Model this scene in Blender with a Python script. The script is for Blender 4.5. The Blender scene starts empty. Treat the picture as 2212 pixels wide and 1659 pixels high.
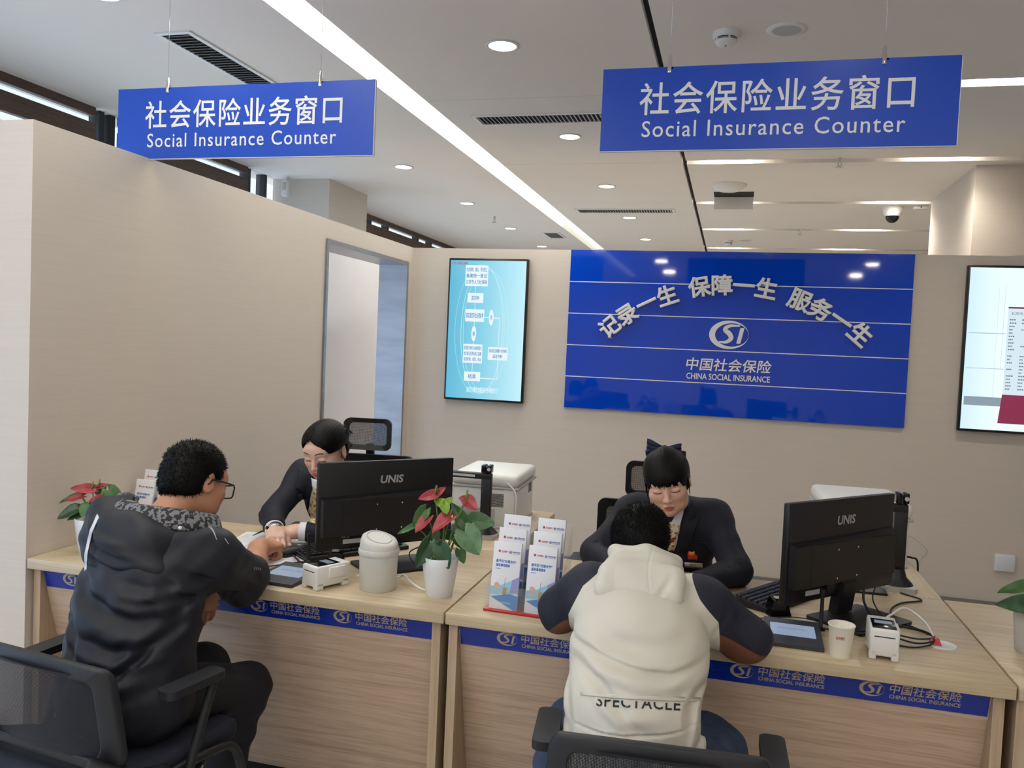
import bpy, bmesh, math, random
import numpy as np
from mathutils import Vector, Matrix, Euler

SC = bpy.context.scene
COL = SC.collection
R = math.radians
PI = math.pi

# ------------------------------------------------------------------ camera
cam_data = bpy.data.cameras.new('camera')
cam_data.sensor_fit = 'HORIZONTAL'
cam_data.sensor_width = 36.0
cam_data.lens = 36.0 * 1805.24 / 2212.0
cam_data.clip_start = 0.05
cam_data.clip_end = 100
cam = bpy.data.objects.new('camera', cam_data)
COL.objects.link(cam)
_yaw, _pitch, _roll = R(14.63237638), R(2.60831215), R(2.5120355)
_f = Vector((-math.sin(_yaw) * math.cos(_pitch), math.cos(_yaw) * math.cos(_pitch), -math.sin(_pitch)))
_r0 = Vector((math.cos(_yaw), math.sin(_yaw), 0))
_d0 = _f.cross(_r0)
_r = math.cos(_roll) * _r0 - math.sin(_roll) * _d0
_d = math.sin(_roll) * _r0 + math.cos(_roll) * _d0
cam.matrix_world = Matrix(((_r.x, -_d.x, -_f.x, 0), (_r.y, -_d.y, -_f.y, 0), (_r.z, -_d.z, -_f.z, 1.58), (0, 0, 0, 1)))
SC.camera = cam

# ------------------------------------------------------------------ world, exposure, daylight
SC.view_settings.view_transform = 'Standard'
SC.view_settings.look = 'None'
SC.view_settings.gamma = 1.0
SC.view_settings.exposure = 0.06
SC.cycles.max_bounces = 5
SC.cycles.diffuse_bounces = 3
SC.cycles.glossy_bounces = 3
SC.cycles.transmission_bounces = 3
SC.cycles.transparent_max_bounces = 6
SC.cycles.caustics_reflective = False
SC.cycles.caustics_refractive = False
SC.cycles.use_adaptive_sampling = True
SC.cycles.adaptive_threshold = 0.06
SC.cycles.adaptive_min_samples = 16
SC.cycles.use_light_tree = False
world = bpy.data.worlds.new('world')
SC.world = world
world.use_nodes = True
_bg = world.node_tree.nodes['Background']
_bg.inputs['Color'].default_value = (0.72, 0.85, 1.0, 1)
_bg.inputs['Strength'].default_value = 1.4

def area_light(name, loc, rot, sx, sy, power, color=(1, 1, 1), spread=PI):
    l = bpy.data.lights.new(name, 'AREA')
    l.shape = 'RECTANGLE'
    l.size = sx; l.size_y = sy
    l.energy = power; l.color = color; l.spread = spread
    o = bpy.data.objects.new(name, l)
    o.location = loc; o.rotation_euler = rot
    COL.objects.link(o)
    return o

# daylight through the glass front on the left (outside the glazing)
area_light('daylight_front', (-4.40, -0.6, 1.25), (0, R(-132), 0), 2.6, 5.6, 40, (0.26, 0.52, 1.0))
area_light('daylight_side', (-4.45, 6.6, 1.5), (0, R(-108), 0), 2.6, 7.5, 50, (0.5, 0.74, 1.0))
# rows of ceiling lamps in the hall on the visitors' side
for _x in (-2.66, -1.13, 0.4, 1.9):
    for _y, _p in ((2.1, 1.6), (0.4, 4.0), (-1.3, 9.0), (-3.0, 18.0)):
        area_light('hall_lamp', (_x, _y, 2.985), (0, 0, 0), 0.16, 0.16, _p, (1.0, 0.93, 0.86))

# ------------------------------------------------------------------ helpers
def tag(o, label=None, cat=None, group=None, kind=None):
    if label: o['label'] = label
    if cat: o['category'] = cat
    if group: o['group'] = group
    if kind: o['kind'] = kind
    return o

def thing(name, label, cat, loc=(0, 0, 0), rz=0.0, group=None):
    o = bpy.data.objects.new(name, None)
    o.empty_display_size = 0.05
    o.location = loc
    o.rotation_euler = (0, 0, rz)
    COL.objects.link(o)
    return tag(o, label, cat, group)

def root_matrix(o):
    m = o.matrix_basis.copy()
    while o.parent:
        o = o.parent
        m = o.matrix_basis @ m
    return m

def copy_tree(o, parent=None):
    c = o.copy()
    COL.objects.link(c)
    if parent: c.parent = parent
    for ch in list(o.children):
        copy_tree(ch, c)
    return c

def link_mesh(name, me, m, parent=None, world=False, smooth=False):
    mats = m if isinstance(m, (list, tuple)) else [m]
    if not me.materials:
        for k in mats: me.materials.append(k)
    if world and parent is not None:
        me.transform(root_matrix(parent).inverted())
    if smooth:
        for p in me.polygons: p.use_smooth = True
    o = bpy.data.objects.new(name, me)
    COL.objects.link(o)
    if parent is not None: o.parent = parent
    return o

class MB:
    """collects shapes and links them as ONE mesh object"""
    def __init__(s):
        s.v = []; s.f = []; s.mi = []; s.sm = []
    def add(s, vs, fs, mi=0, smooth=False, M=None):
        b = len(s.v)
        if M is not None: vs = [M @ Vector(p) for p in vs]
        s.v += [tuple(p) for p in vs]
        for f in fs:
            s.f.append(tuple(b + i for i in f)); s.mi.append(mi); s.sm.append(smooth)
        return s
    def box(s, x0, x1, y0, y1, z0, z1, mi=0, M=None, bev=0.0):
        if bev > 0:
            return s.rbox(x0, x1, y0, y1, z0, z1, bev, mi, M)
        vs = [(x, y, z) for z in (z0, z1) for y in (y0, y1) for x in (x0, x1)]
        fs = [(0, 2, 3, 1), (4, 5, 7, 6), (0, 1, 5, 4), (2, 6, 7, 3), (0, 4, 6, 2), (1, 3, 7, 5)]
        return s.add(vs, fs, mi, False, M)
    def rbox(s, x0, x1, y0, y1, z0, z1, r, mi=0, M=None, seg=2):
        bm = bmesh.new()
        bmesh.ops.create_cube(bm, size=1)
        for v in bm.verts:
            v.co = Vector(((x0 + x1) / 2 + v.co.x * (x1 - x0), (y0 + y1) / 2 + v.co.y * (y1 - y0), (z0 + z1) / 2 + v.co.z * (z1 - z0)))
        r = min(r, 0.49 * min(abs(x1 - x0), abs(y1 - y0), abs(z1 - z0)))
        bmesh.ops.bevel(bm, geom=bm.edges[:], offset=r, segments=seg, affect='EDGES', profile=0.5)
        bm.verts.index_update()
        s.add([v.co.copy() for v in bm.verts], [[v.index for v in f.verts] for f in bm.faces], mi, True, M)
        bm.free()
        return s
    def prism(s, pts, h0, h1, mi=0, M=None, smooth=False):
        """polygon pts (x, y) pulled from z=h0 to z=h1"""
        n = len(pts)
        vs = [(x, y, h0) for x, y in pts] + [(x, y, h1) for x, y in pts]
        fs = [tuple(range(n - 1, -1, -1)), tuple(range(n, 2 * n))]
        s.add(vs, fs, mi, False, M)
        s.add(vs, [(i, (i + 1) % n, n + (i + 1) % n, n + i) for i in range(n)], mi, smooth, M)
        return s
    def ring(s, outer, inner, h0, h1, mi=0, M=None, smooth=True):
        """frame between two outlines with the same number of points"""
        n = len(outer)
        vs = [(x, y, h) for h in (h0, h1) for (x, y) in list(outer) + list(inner)]
        fs = []
        for i in range(n):
            j = (i + 1) % n
            fs += [(2 * n + i, 2 * n + j, 3 * n + j, 3 * n + i), (i, n + i, n + j, j),
                   (i, j, 2 * n + j, 2 * n + i), (n + i, 3 * n + i, 3 * n + j, n + j)]
        return s.add(vs, fs, mi, smooth, M)
    def lathe(s, prof, n=32, mi=0, M=None, smooth=True, cap=True):
        vs = []; fs = []
        for (r, z) in prof:
            for k in range(n):
                a = 2 * PI * k / n
                vs.append((r * math.cos(a), r * math.sin(a), z))
        for i in range(len(prof) - 1):
            for k in range(n):
                k2 = (k + 1) % n
                fs.append((i * n + k, i * n + k2, (i + 1) * n + k2, (i + 1) * n + k))
        s.add(vs, fs, mi, smooth, M)
        if cap:
            s.add(vs[:n], [tuple(range(n - 1, -1, -1))], mi, False, M)
            s.add(vs[-n:], [tuple(range(n))], mi, False, M)
        return s
    def cyl(s, r, z0, z1, n=24, mi=0, M=None):
        return s.lathe([(r, z0), (r, z1)], n, mi, M)
    def tube(s, pts, r, n=8, mi=0, M=None, rs=None, closed=False, flat=1.0):
        pts = [Vector(p) for p in pts]
        N = len(pts)
        vs = []; fs = []
        up = None
        for i, p in enumerate(pts):
            t = (pts[min(i + 1, N - 1)] - pts[max(i - 1, 0)])
            t = t.normalized() if t.length > 1e-9 else Vector((0, 0, 1))
            if up is None:
                up = Vector((0, 0, 1)) if abs(t.z) < 0.9 else Vector((1, 0, 0))
            u = (up - t * up.dot(t)).normalized()
            w = t.cross(u)
            up = u
            rr = rs[i] if rs else r
            for k in range(n):
                a = 2 * PI * k / n
                vs.append(p + (u * math.cos(a) * flat + w * math.sin(a)) * rr)
        for i in range(N - 1):
            for k in range(n):
                k2 = (k + 1) % n
                fs.append((i * n + k, i * n + k2, (i + 1) * n + k2, (i + 1) * n + k))
        fs.append(tuple(range(n - 1, -1, -1)))
        fs.append(tuple(range((N - 1) * n, N * n)))
        return s.add(vs, fs, mi, True, M)
    def ball(s, c, r, n=16, mi=0, M=None):
        rx, ry, rz = (r, r, r) if not isinstance(r, (tuple, list)) else r
        prof = []
        h = n // 2
        vs = []; fs = []
        for i in range(h + 1):
            th = PI * i / h
            for k in range(n):
                a = 2 * PI * k / n
                vs.append((c[0] + rx * math.sin(th) * math.cos(a), c[1] + ry * math.sin(th) * math.sin(a), c[2] - rz * math.cos(th)))
        for i in range(h):
            for k in range(n):
                k2 = (k + 1) % n
                fs.append((i * n + k, i * n + k2, (i + 1) * n + k2, (i + 1) * n + k))
        return s.add(vs, fs, mi, True, M)
    def grid(s, P, mi=0, smooth=True, M=None):
        """P[i][j] points"""
        a = len(P); b = len(P[0])
        vs = [p for row in P for p in row]
        fs = [(i * b + j, i * b + j + 1, (i + 1) * b + j + 1, (i + 1) * b + j) for i in range(a - 1) for j in range(b - 1)]
        return s.add(vs, fs, mi, smooth, M)
    def mesh(s, name):
        me = bpy.data.meshes.new(name)
        me.from_pydata(s.v, [], s.f)
        me.polygons.foreach_set('material_index', s.mi)
        me.polygons.foreach_set('use_smooth', s.sm)
        me.update()
        return me
    def build(s, name, m, parent=None, world=False):
        return link_mesh(name, s.mesh(name), m, parent, world)

def arc(c, r, a0, a1, n):
    return [(c[0] + r * math.cos(a0 + (a1 - a0) * i / n), c[1] + r * math.sin(a0 + (a1 - a0) * i / n)) for i in range(n + 1)]

def rrect(x0, x1, y0, y1, r, n=5):
    p = []
    for (cx, cy, a) in ((x1 - r, y0 + r, -90), (x1 - r, y1 - r, 0), (x0 + r, y1 - r, 90), (x0 + r, y0 + r, 180)):
        p += arc((cx, cy), r, R(a), R(a + 90), n)
    return p

def frame(o, right, up):
    """matrix whose x is right, y is up, z the outward normal"""
    r = Vector(right).normalized(); u = Vector(up).normalized(); n = r.cross(u)
    o = Vector(o)
    return Matrix(((r.x, u.x, n.x, o.x), (r.y, u.y, n.y, o.y), (r.z, u.z, n.z, o.z), (0, 0, 0, 1)))

def smooth_path(pts, n=8):
    """Catmull-Rom through the points"""
    P = [Vector(p) for p in pts]
    P = [P[0] * 2 - P[1]] + P + [P[-1] * 2 - P[-2]]
    out = []
    for i in range(1, len(P) - 2):
        a, b, c, d = P[i - 1], P[i], P[i + 1], P[i + 2]
        for k in range(n):
            t = k / n
            out.append(0.5 * ((2 * b) + (c - a) * t + (2 * a - 5 * b + 4 * c - d) * t * t + (3 * b - a - 3 * c + d) * t ** 3))
    out.append(P[-2])
    return out

def text_mesh(body, bold=0.0, extrude=0.0, spacing=1.0, shear=0.0, align='CENTER', line=1.0, bevel=0.0):
    cu = bpy.data.curves.new('text', 'FONT')
    cu.body = body; cu.offset = bold; cu.extrude = extrude
    cu.space_character = spacing; cu.shear = shear; cu.align_x = align; cu.space_line = line
    cu.resolution_u = 3
    if bevel: cu.bevel_depth = bevel; cu.bevel_resolution = 2 if extrude else 0; cu.fill_mode = 'BOTH'
    o = bpy.data.objects.new('text', cu)
    COL.objects.link(o)
    dg = bpy.context.evaluated_depsgraph_get()
    me = bpy.data.meshes.new_from_object(o.evaluated_get(dg), depsgraph=dg)
    bpy.data.objects.remove(o)
    bpy.data.curves.remove(cu)
    return me

def text_into(mb, body, M, w=None, h=None, bold=0.0, depth=0.001, spacing=1.0, shear=0.0, mi=0, anchor='C', line=1.0, align='CENTER'):
    """adds lettering to a builder: M is the frame of its plane, fitted to width w and height h, lifted by depth"""
    me = text_mesh(body, 0.0, 0.0, spacing, shear, align, line, bevel=bold * 0.8) if bold > 0.006 else text_mesh(body, bold, 0.0, spacing, shear, align, line)
    n = len(me.vertices)
    if n == 0: return
    co = np.empty(n * 3); me.vertices.foreach_get('co', co); co = co.reshape(-1, 3)
    lo = co.min(0); hi = co.max(0); sz = hi - lo
    sx = (w / sz[0]) if w else None
    sy = (h / sz[1]) if h else None
    if sx is None: sx = sy
    if sy is None: sy = sx
    c = (lo + hi) / 2
    if anchor == 'L': c = np.array([lo[0], c[1], 0])
    vs = [M @ Vector(((p[0] - c[0]) * sx, (p[1] - c[1]) * sy, depth + p[2] * 0.004)) for p in co]
    mb.add(vs, [tuple(p.vertices) for p in me.polygons], mi)
    bpy.data.meshes.remove(me)

# ------------------------------------------------------------------ materials
MATS = {}
def _new(name):
    m = bpy.data.materials.new(name); m.use_nodes = True
    return m, m.node_tree.nodes, m.node_tree.links, m.node_tree.nodes['Principled BSDF']

def srgb(r, g, b):
    return tuple((c / 255 / 12.92) if c / 255 <= 0.04045 else ((c / 255 + 0.055) / 1.055) ** 2.4 for c in (r, g, b))

def mat(name, rgb, rough=0.5, metal=0.0, var=0.0, scale=(8, 8, 8), bump=0.0, bscale=None, spec=0.5, coat=0.0, sheen=0.0, sss=0.0):
    m, N, L, b = _new(name)
    c = srgb(*rgb)
    b.inputs['Base Color'].default_value = (*c, 1)
    b.inputs['Roughness'].default_value = rough
    b.inputs['Metallic'].default_value = metal
    b.inputs['Specular IOR Level'].default_value = spec
    if coat: b.inputs['Coat Weight'].default_value = coat
    if sheen: b.inputs['Sheen Weight'].default_value = sheen
    if sss:
        b.inputs['Subsurface Weight'].default_value = sss
        b.inputs['Subsurface Radius'].default_value = (0.012, 0.005, 0.003)
        b.inputs['Subsurface Scale'].default_value = 0.6
    tc = N.new('ShaderNodeTexCoord')
    mp = N.new('ShaderNodeMapping'); mp.inputs['Scale'].default_value = scale
    L.new(tc.outputs['Object'], mp.inputs['Vector'])
    nz = N.new('ShaderNodeTexNoise'); nz.inputs['Detail'].default_value = 4
    L.new(mp.outputs['Vector'], nz.inputs['Vector'])
    nz.inputs['Scale'].default_value = 1.0
    if var:
        rp = N.new('ShaderNodeValToRGB')
        rp.color_ramp.elements[0].position = 0.3; rp.color_ramp.elements[1].position = 0.7
        rp.color_ramp.elements[0].color = (*[x * (1 - var) for x in c], 1)
        rp.color_ramp.elements[1].color = (*[min(1, x * (1 + var)) for x in c], 1)
        L.new(nz.outputs['Fac'], rp.inputs['Fac'])
        L.new(rp.outputs['Color'], b.inputs['Base Color'])
    if bump:
        nb = nz
        if bscale:
            mp2 = N.new('ShaderNodeMapping'); mp2.inputs['Scale'].default_value = bscale
            L.new(tc.outputs['Object'], mp2.inputs['Vector'])
            nb = N.new('ShaderNodeTexNoise'); nb.inputs['Scale'].default_value = 1.0; nb.inputs['Detail'].default_value = 3
            L.new(mp2.outputs['Vector'], nb.inputs['Vector'])
        bp = N.new('ShaderNodeBump'); bp.inputs['Strength'].default_value = bump; bp.inputs['Distance'].default_value = 0.002
        L.new(nb.outputs['Fac'], bp.inputs['Height'])
        L.new(bp.outputs['Normal'], b.inputs['Normal'])
    MATS[name] = m
    return m

def emit(name, rgb, strength):
    m, N, L, b = _new(name)
    b.inputs['Base Color'].default_value = (0.02, 0.02, 0.02, 1)
    b.inputs['Roughness'].default_value = 0.25
    b.inputs['Emission Color'].default_value = (*srgb(*rgb), 1)
    b.inputs['Emission Strength'].default_value = strength
    if strength < 1.3: m.cycles.emission_sampling = 'NONE'
    MATS[name] = m
    return m

def wood(name, light, dark, scale, rough=0.45, fine=1.0):
    """grain runs along the axis with the smallest scale"""
    m, N, L, b = _new(name)
    tc = N.new('ShaderNodeTexCoord')
    mp = N.new('ShaderNodeMapping'); mp.inputs['Scale'].default_value = scale
    L.new(tc.outputs['Object'], mp.inputs['Vector'])
    n1 = N.new('ShaderNodeTexNoise'); n1.inputs['Scale'].default_value = 1.0; n1.inputs['Detail'].default_value = 6; n1.inputs['Roughness'].default_value = 0.62
    n1.inputs['Distortion'].default_value = 0.6
    L.new(mp.outputs['Vector'], n1.inputs['Vector'])
    mp2 = N.new('ShaderNodeMapping'); mp2.inputs['Scale'].default_value = tuple(4.5 * fine * s for s in scale)
    L.new(tc.outputs['Object'], mp2.inputs['Vector'])
    n2 = N.new('ShaderNodeTexNoise'); n2.inputs['Scale'].default_value = 1.0; n2.inputs['Detail'].default_value = 3
    L.new(mp2.outputs['Vector'], n2.inputs['Vector'])
    mx = N.new('ShaderNodeMath'); mx.operation = 'MULTIPLY_ADD'; mx.inputs[1].default_value = 0.45
    L.new(n2.outputs['Fac'], mx.inputs[0])
    sc = N.new('ShaderNodeMath'); sc.operation = 'MULTIPLY'; sc.inputs[1].default_value = 0.6
    L.new(n1.outputs['Fac'], sc.inputs[0]); L.new(sc.outputs[0], mx.inputs[2])
    rp = N.new('ShaderNodeValToRGB')
    e = rp.color_ramp.elements
    e[0].position = 0.36; e[0].color = (*srgb(*dark), 1)
    e[1].position = 0.58; e[1].color = (*srgb(*light), 1)
    L.new(mx.outputs[0], rp.inputs['Fac'])
    L.new(rp.outputs['Color'], b.inputs['Base Color'])
    b.inputs['Roughness'].default_value = rough
    bp = N.new('ShaderNodeBump'); bp.inputs['Strength'].default_value = 0.08; bp.inputs['Distance'].default_value = 0.001
    L.new(mx.outputs[0], bp.inputs['Height']); L.new(bp.outputs['Normal'], b.inputs['Normal'])
    MATS[name] = m
    return m

def zoned(name, base, zones, rough=0.6, bump=0.0, bscale=(300, 300, 300), sheen=0.0, sss=0.0, var=0.0):
    """cloth or skin whose colour changes where a stored signed field passes zero: zones = [(attribute, rgb, softness)]"""
    m, N, L, b = _new(name)
    rgb = N.new('ShaderNodeRGB'); rgb.outputs[0].default_value = (*srgb(*base), 1)
    cur = rgb.outputs[0]
    tc = N.new('ShaderNodeTexCoord')
    if var:
        nz = N.new('ShaderNodeTexNoise'); nz.inputs['Scale'].default_value = 14; nz.inputs['Detail'].default_value = 3
        L.new(tc.outputs['Object'], nz.inputs['Vector'])
        hv = N.new('ShaderNodeHueSaturation')
        mr = N.new('ShaderNodeMapRange'); mr.inputs['To Min'].default_value = 1 - var; mr.inputs['To Max'].default_value = 1 + var
        L.new(nz.outputs['Fac'], mr.inputs['Value']); L.new(mr.outputs['Result'], hv.inputs['Value'])
        L.new(cur, hv.inputs['Color']); cur = hv.outputs['Color']
    for (att, col, soft) in zones:
        at = N.new('ShaderNodeAttribute'); at.attribute_name = att
        mr = N.new('ShaderNodeMapRange'); mr.inputs['From Min'].default_value = -soft; mr.inputs['From Max'].default_value = soft
        L.new(at.outputs['Fac'], mr.inputs['Value'])
        mx = N.new('ShaderNodeMix'); mx.data_type = 'RGBA'
        L.new(mr.outputs['Result'], mx.inputs['Factor'])
        L.new(cur, mx.inputs[6])
        mx.inputs[7].default_value = (*srgb(*col), 1)
        cur = mx.outputs[2]
    L.new(cur, b.inputs['Base Color'])
    b.inputs['Roughness'].default_value = rough
    if sheen: b.inputs['Sheen Weight'].default_value = sheen
    if sss:
        b.inputs['Subsurface Weight'].default_value = sss
        b.inputs['Subsurface Radius'].default_value = (0.012, 0.005, 0.003)
        b.inputs['Subsurface Scale'].default_value = 0.5
    if bump:
        mp = N.new('ShaderNodeMapping'); mp.inputs['Scale'].default_value = bscale
        L.new(tc.outputs['Object'], mp.inputs['Vector'])
        nb = N.new('ShaderNodeTexNoise'); nb.inputs['Scale'].default_value = 1.0; nb.inputs['Detail'].default_value = 3
        L.new(mp.outputs['Vector'], nb.inputs['Vector'])
        bp = N.new('ShaderNodeBump'); bp.inputs['Strength'].default_value = bump; bp.inputs['Distance'].default_value = 0.002
        L.new(nb.outputs['Fac'], bp.inputs['Height']); L.new(bp.outputs['Normal'], b.inputs['Normal'])
    MATS[name] = m
    return m

def mesh_fabric(name, rgb, holes=0.35, scale=260):
    m, N, L, b = _new(name)
    b.inputs['Base Color'].default_value = (*srgb(*rgb), 1)
    b.inputs['Roughness'].default_value = 0.6
    tc = N.new('ShaderNodeTexCoord'); sp = N.new('ShaderNodeSeparateXYZ')
    L.new(tc.outputs['Object'], sp.inputs[0])
    def cell(o):
        a = N.new('ShaderNodeMath'); a.operation = 'MULTIPLY'; a.inputs[1].default_value = scale; L.new(o, a.inputs[0])
        f = N.new('ShaderNodeMath'); f.operation = 'FRACT'; L.new(a.outputs[0], f.inputs[0])
        g = N.new('ShaderNodeMath'); g.operation = 'LESS_THAN'; g.inputs[1].default_value = math.sqrt(holes); L.new(f.outputs[0], g.inputs[0])
        return g
    lt = N.new('ShaderNodeMath'); lt.operation = 'MULTIPLY'
    L.new(cell(sp.outputs['X']).outputs[0], lt.inputs[0]); L.new(cell(sp.outputs['Z']).outputs[0], lt.inputs[1])
    tr = N.new('ShaderNodeBsdfTransparent')
    mx = N.new('ShaderNodeMixShader')
    L.new(lt.outputs[0], mx.inputs['Fac'])
    L.new(b.outputs['BSDF'], mx.inputs[1]); L.new(tr.outputs['BSDF'], mx.inputs[2])
    L.new(mx.outputs['Shader'], N['Material Output'].inputs['Surface'])
    MATS[name] = m
    return m

def clear_plastic(name, rgb=(255, 255, 255), alpha=0.25, rough=0.05):
    m, N, L, b = _new(name)
    b.inputs['Base Color'].default_value = (*srgb(*rgb), 1)
    b.inputs['Roughness'].default_value = rough
    b.inputs['Alpha'].default_value = alpha
    MATS[name] = m
    return m

W_WALL = mat('wall_fabric', (214, 203, 191), 0.85, var=0.02, scale=(3, 3, 90), bump=0.12, bscale=(12, 12, 260))
W_CEIL = mat('ceiling_paint', (236, 229, 221), 0.9, var=0.01, scale=(2, 2, 2))
W_FLOOR = mat('floor_tile', (196, 194, 190), 0.25, var=0.08, scale=(3, 3, 3))
DARK = mat('dark_gap', (22, 20, 18), 0.8, var=0.1)
STEEL = mat('brushed_steel', (200, 202, 206), 0.28, 1.0, var=0.08, scale=(4, 4, 300), bump=0.03)
CHROME = mat('chrome', (225, 225, 228), 0.12, 1.0, var=0.02)
BRONZE = wood('dark_wood_slat', (92, 74, 62), (62, 48, 40), (6, 2, 60), 0.6)
BLACKM = mat('black_metal', (24, 25, 28), 0.45, var=0.1)
WHITEP = mat('white_plastic', (232, 232, 228), 0.38, var=0.015)
GREYP = mat('grey_plastic', (190, 190, 186), 0.5, var=0.03)
BLACKP = mat('black_plastic', (20, 20, 24), 0.42, var=0.08, bump=0.05, bscale=(900, 900, 900))
BLACKG = mat('black_gloss', (10, 10, 12), 0.12, var=0.05)
GREYSTRIP = mat('skirting_metal', (150, 150, 152), 0.35, 0.8, var=0.05)
OAK = wood('oak_laminate', (204, 186, 154), (180, 158, 126), (1.6, 34, 34), 0.42)
OAK_Y = wood('oak_laminate_return', (204, 186, 154), (180, 158, 126), (34, 1.6, 34), 0.42)
OAKF = wood('grey_oak_front', (208, 182, 157), (176, 149, 126), (1.5, 42, 42), 0.5)
OAKE = wood('oak_edge_panel', (196, 173, 144), (172, 148, 121), (34, 34, 1.8), 0.5)
BLUE = mat('sign_blue', (16, 74, 192), 0.32, var=0.02, scale=(2, 2, 2))
BLUEGLOSS = mat('blue_acrylic', (4, 68, 200), 0.04, var=0.01, scale=(2, 2, 2), spec=0.5)
FASCIA = mat('blue_fascia', (16, 48, 156), 0.25, var=0.04, scale=(3, 3, 3))
LETTER = mat('white_lettering', (240, 240, 240), 0.5, var=0.01)
LETTERG = mat('beige_lettering', (182, 166, 142), 0.5, var=0.02)
LAMP = emit('lamp_face', (255, 244, 226), 14)
LAMPW = emit('spot_face', (255, 246, 232), 16)
STRIPM = emit('strip_diffuser', (255, 253, 232), 1.5)
GLASS = clear_plastic('window_glass', (225, 235, 245), 0.10, 0.02)
# ------------------------------------------------------------------ the setting
def struct(name, mb, m, parent=None):
    o = mb.build(name, m, parent)
    if parent is None: o['kind'] = 'structure'
    return o

struct('floor', MB().box(-4.3, 4.2, -5.2, 12.6, -0.1, 0), W_FLOOR)

# ceiling: slabs with the open trough of the light line, the dark slot, fine seams and lamp grooves
cb = MB()
ZC = 3.0
XL, XT0, XT1, XS0, XS1, XR = -4.08, -2.012, -1.822, -0.435, -0.405, 4.2
ys = [-5.2] + [-3.8 + 1.7 * i for i in range(10)] + [12.6]
cb.box(XL, XT0, -5.2, 12.6, ZC, 3.2)
for i in range(len(ys) - 1):
    g = 0.002
    cb.box(XT1, XS0, ys[i] + g, ys[i + 1] - g, ZC, 3.2)
    gv = 0.06
    cb.box(XS1, XR, ys[i] + (gv if i else 0), ys[i + 1] - (gv if i < len(ys) - 2 else 0), ZC, 3.2)
cb.box(XL, XR, -5.2, 12.6, 3.09, 3.2)
cb.box(XT0 - 0.005, XT1 + 0.005, -5.2, 12.6, 3.085, 3.09)
struct('ceiling', cb, W_CEIL)
sl = MB().box(XS0 - 0.001, XS1 + 0.001, -5.2, 12.6, 3.03, 3.035)
struct('trim_1', sl, DARK)
sm = MB()
for y in ys[1:-1]:
    sm.box(XT1 + 0.01, XS0 - 0.005, y - 0.002, y + 0.002, 3.004, 3.008)
struct('trim_2', sm, DARK)

# partitions (2.285 m high, open above)
HP = 2.285
YB = 5.93
wb = MB()
wb.box(-2.42, 4.0, YB, YB + 0.12, 0, HP)
struct('wall_back', wb, W_WALL)
struct('baseboard_back', MB().box(-2.355, 4.0, YB - 0.012, YB, 0, 0.075), GREYSTRIP)
# left partition with the doorway (y 4.53 .. 5.86, 2.2 high)
D0, D1, DH = 4.545, 5.80, 2.15
XW = -2.36
wl = MB()
TW = 0.20
wl.box(XW - TW, XW, 2.385, D0, 0, HP)
wl.box(XW - TW, XW, D1, YB + 0.12, 0, HP)
wl.box(XW - TW, XW, D0, D1, DH, HP)
wl.box(XW - 0.62, XW - TW, 2.385, 2.50, 0, HP)
struct('wall_left', wl, W_WALL)
# steel door lining and architrave
dr = MB()
XA = XW - TW - 0.01
dr.box(XA, XW, D1 - 0.012, D1 - 0.0005, 0, DH - 0.012)
dr.box(XA, XW, D0 + 0.0005, D0 + 0.012, 0, DH - 0.012)
dr.box(XA, XW, D0 + 0.0005, D1 - 0.0005, DH - 0.012, DH - 0.0005)
dr.box(XW + 0.0005, XW + 0.012, D0 - 0.012, D0 + 0.012, 0, DH - 0.012)
dr.box(XW + 0.0005, XW + 0.012, D1 - 0.012, D1 + 0.022, 0, DH - 0.012)
dr.box(XW + 0.0005, XW + 0.012, D0 - 0.012, D1 + 0.022, DH - 0.012, DH + 0.018)
struct('door_1', dr, mat('door_steel', (168, 170, 176), 0.33, 1.0, var=0.12, scale=(3, 3, 14), bump=0.02))
# partition of the corridor behind the doorway
struct('wall_corridor', MB().prism([(-3.42, 4.9), (-2.55, 7.85), (-2.65, 7.9), (-3.52, 4.95)], 0, 2.285), mat('white_panel', (226, 226, 232), 0.6, var=0.01))
# outer walls
struct('wall_right', MB().box(4.0, 4.2, -5.2, 12.6, 0, 3.2), W_WALL)
struct('wall_front', MB().box(-4.3, 4.2, -5.3, -5.2, 0, 3.2), W_WALL)
struct('wall_far', MB().box(-4.3, 4.2, 12.5, 12.6, 0, 3.2), W_WALL)
# round of columns
struct('column_left', MB().box(-4.12, -3.555, 6.86, 7.66, 0, 3.0), W_WALL)
struct('column_right', MB().box(1.60, 4.0, 6.60, 7.98, 0, 3.0), W_WALL)

# glazed outer wall on the left: dark wooden slats, mullions, panes
wo = MB()
wo.box(-4.3, -4.08, -5.2, 12.6, 3.0, 3.2)
wo.box(-4.3, -4.08, -5.2, -4.4, 0, 3.0)
wo.box(-4.3, -4.08, 11.9, 12.6, 0, 3.0)
struct('wall_outer', wo, W_WALL)
slat = MB()
for (a, b) in ((2.2, 4.60), (4.84, 6.36), (7.68, 11.9)):
    for (z0, z1) in ((2.945, 3.0), (2.785, 2.898), (2.60, 2.728), (2.42, 2.54), (2.24, 2.36)):
        slat.box(-4.10, -4.06, a, b, z0, z1)
struct('trim_3', slat, BRONZE)
mu = MB()
for y in (-4.4, -2.75, -1.1, 0.55, 2.2, 4.66, 4.76, 6.40, 6.66, 7.9, 8.9, 9.4, 10.4, 10.9, 11.85):
    mu.box(-4.17, -4.09, y, y + 0.05, 0, 3.0)
mu.box(-4.17, -4.09, -4.4, 11.9, 1.0, 1.05)
struct('window_frame_left', mu, BLACKM)
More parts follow.
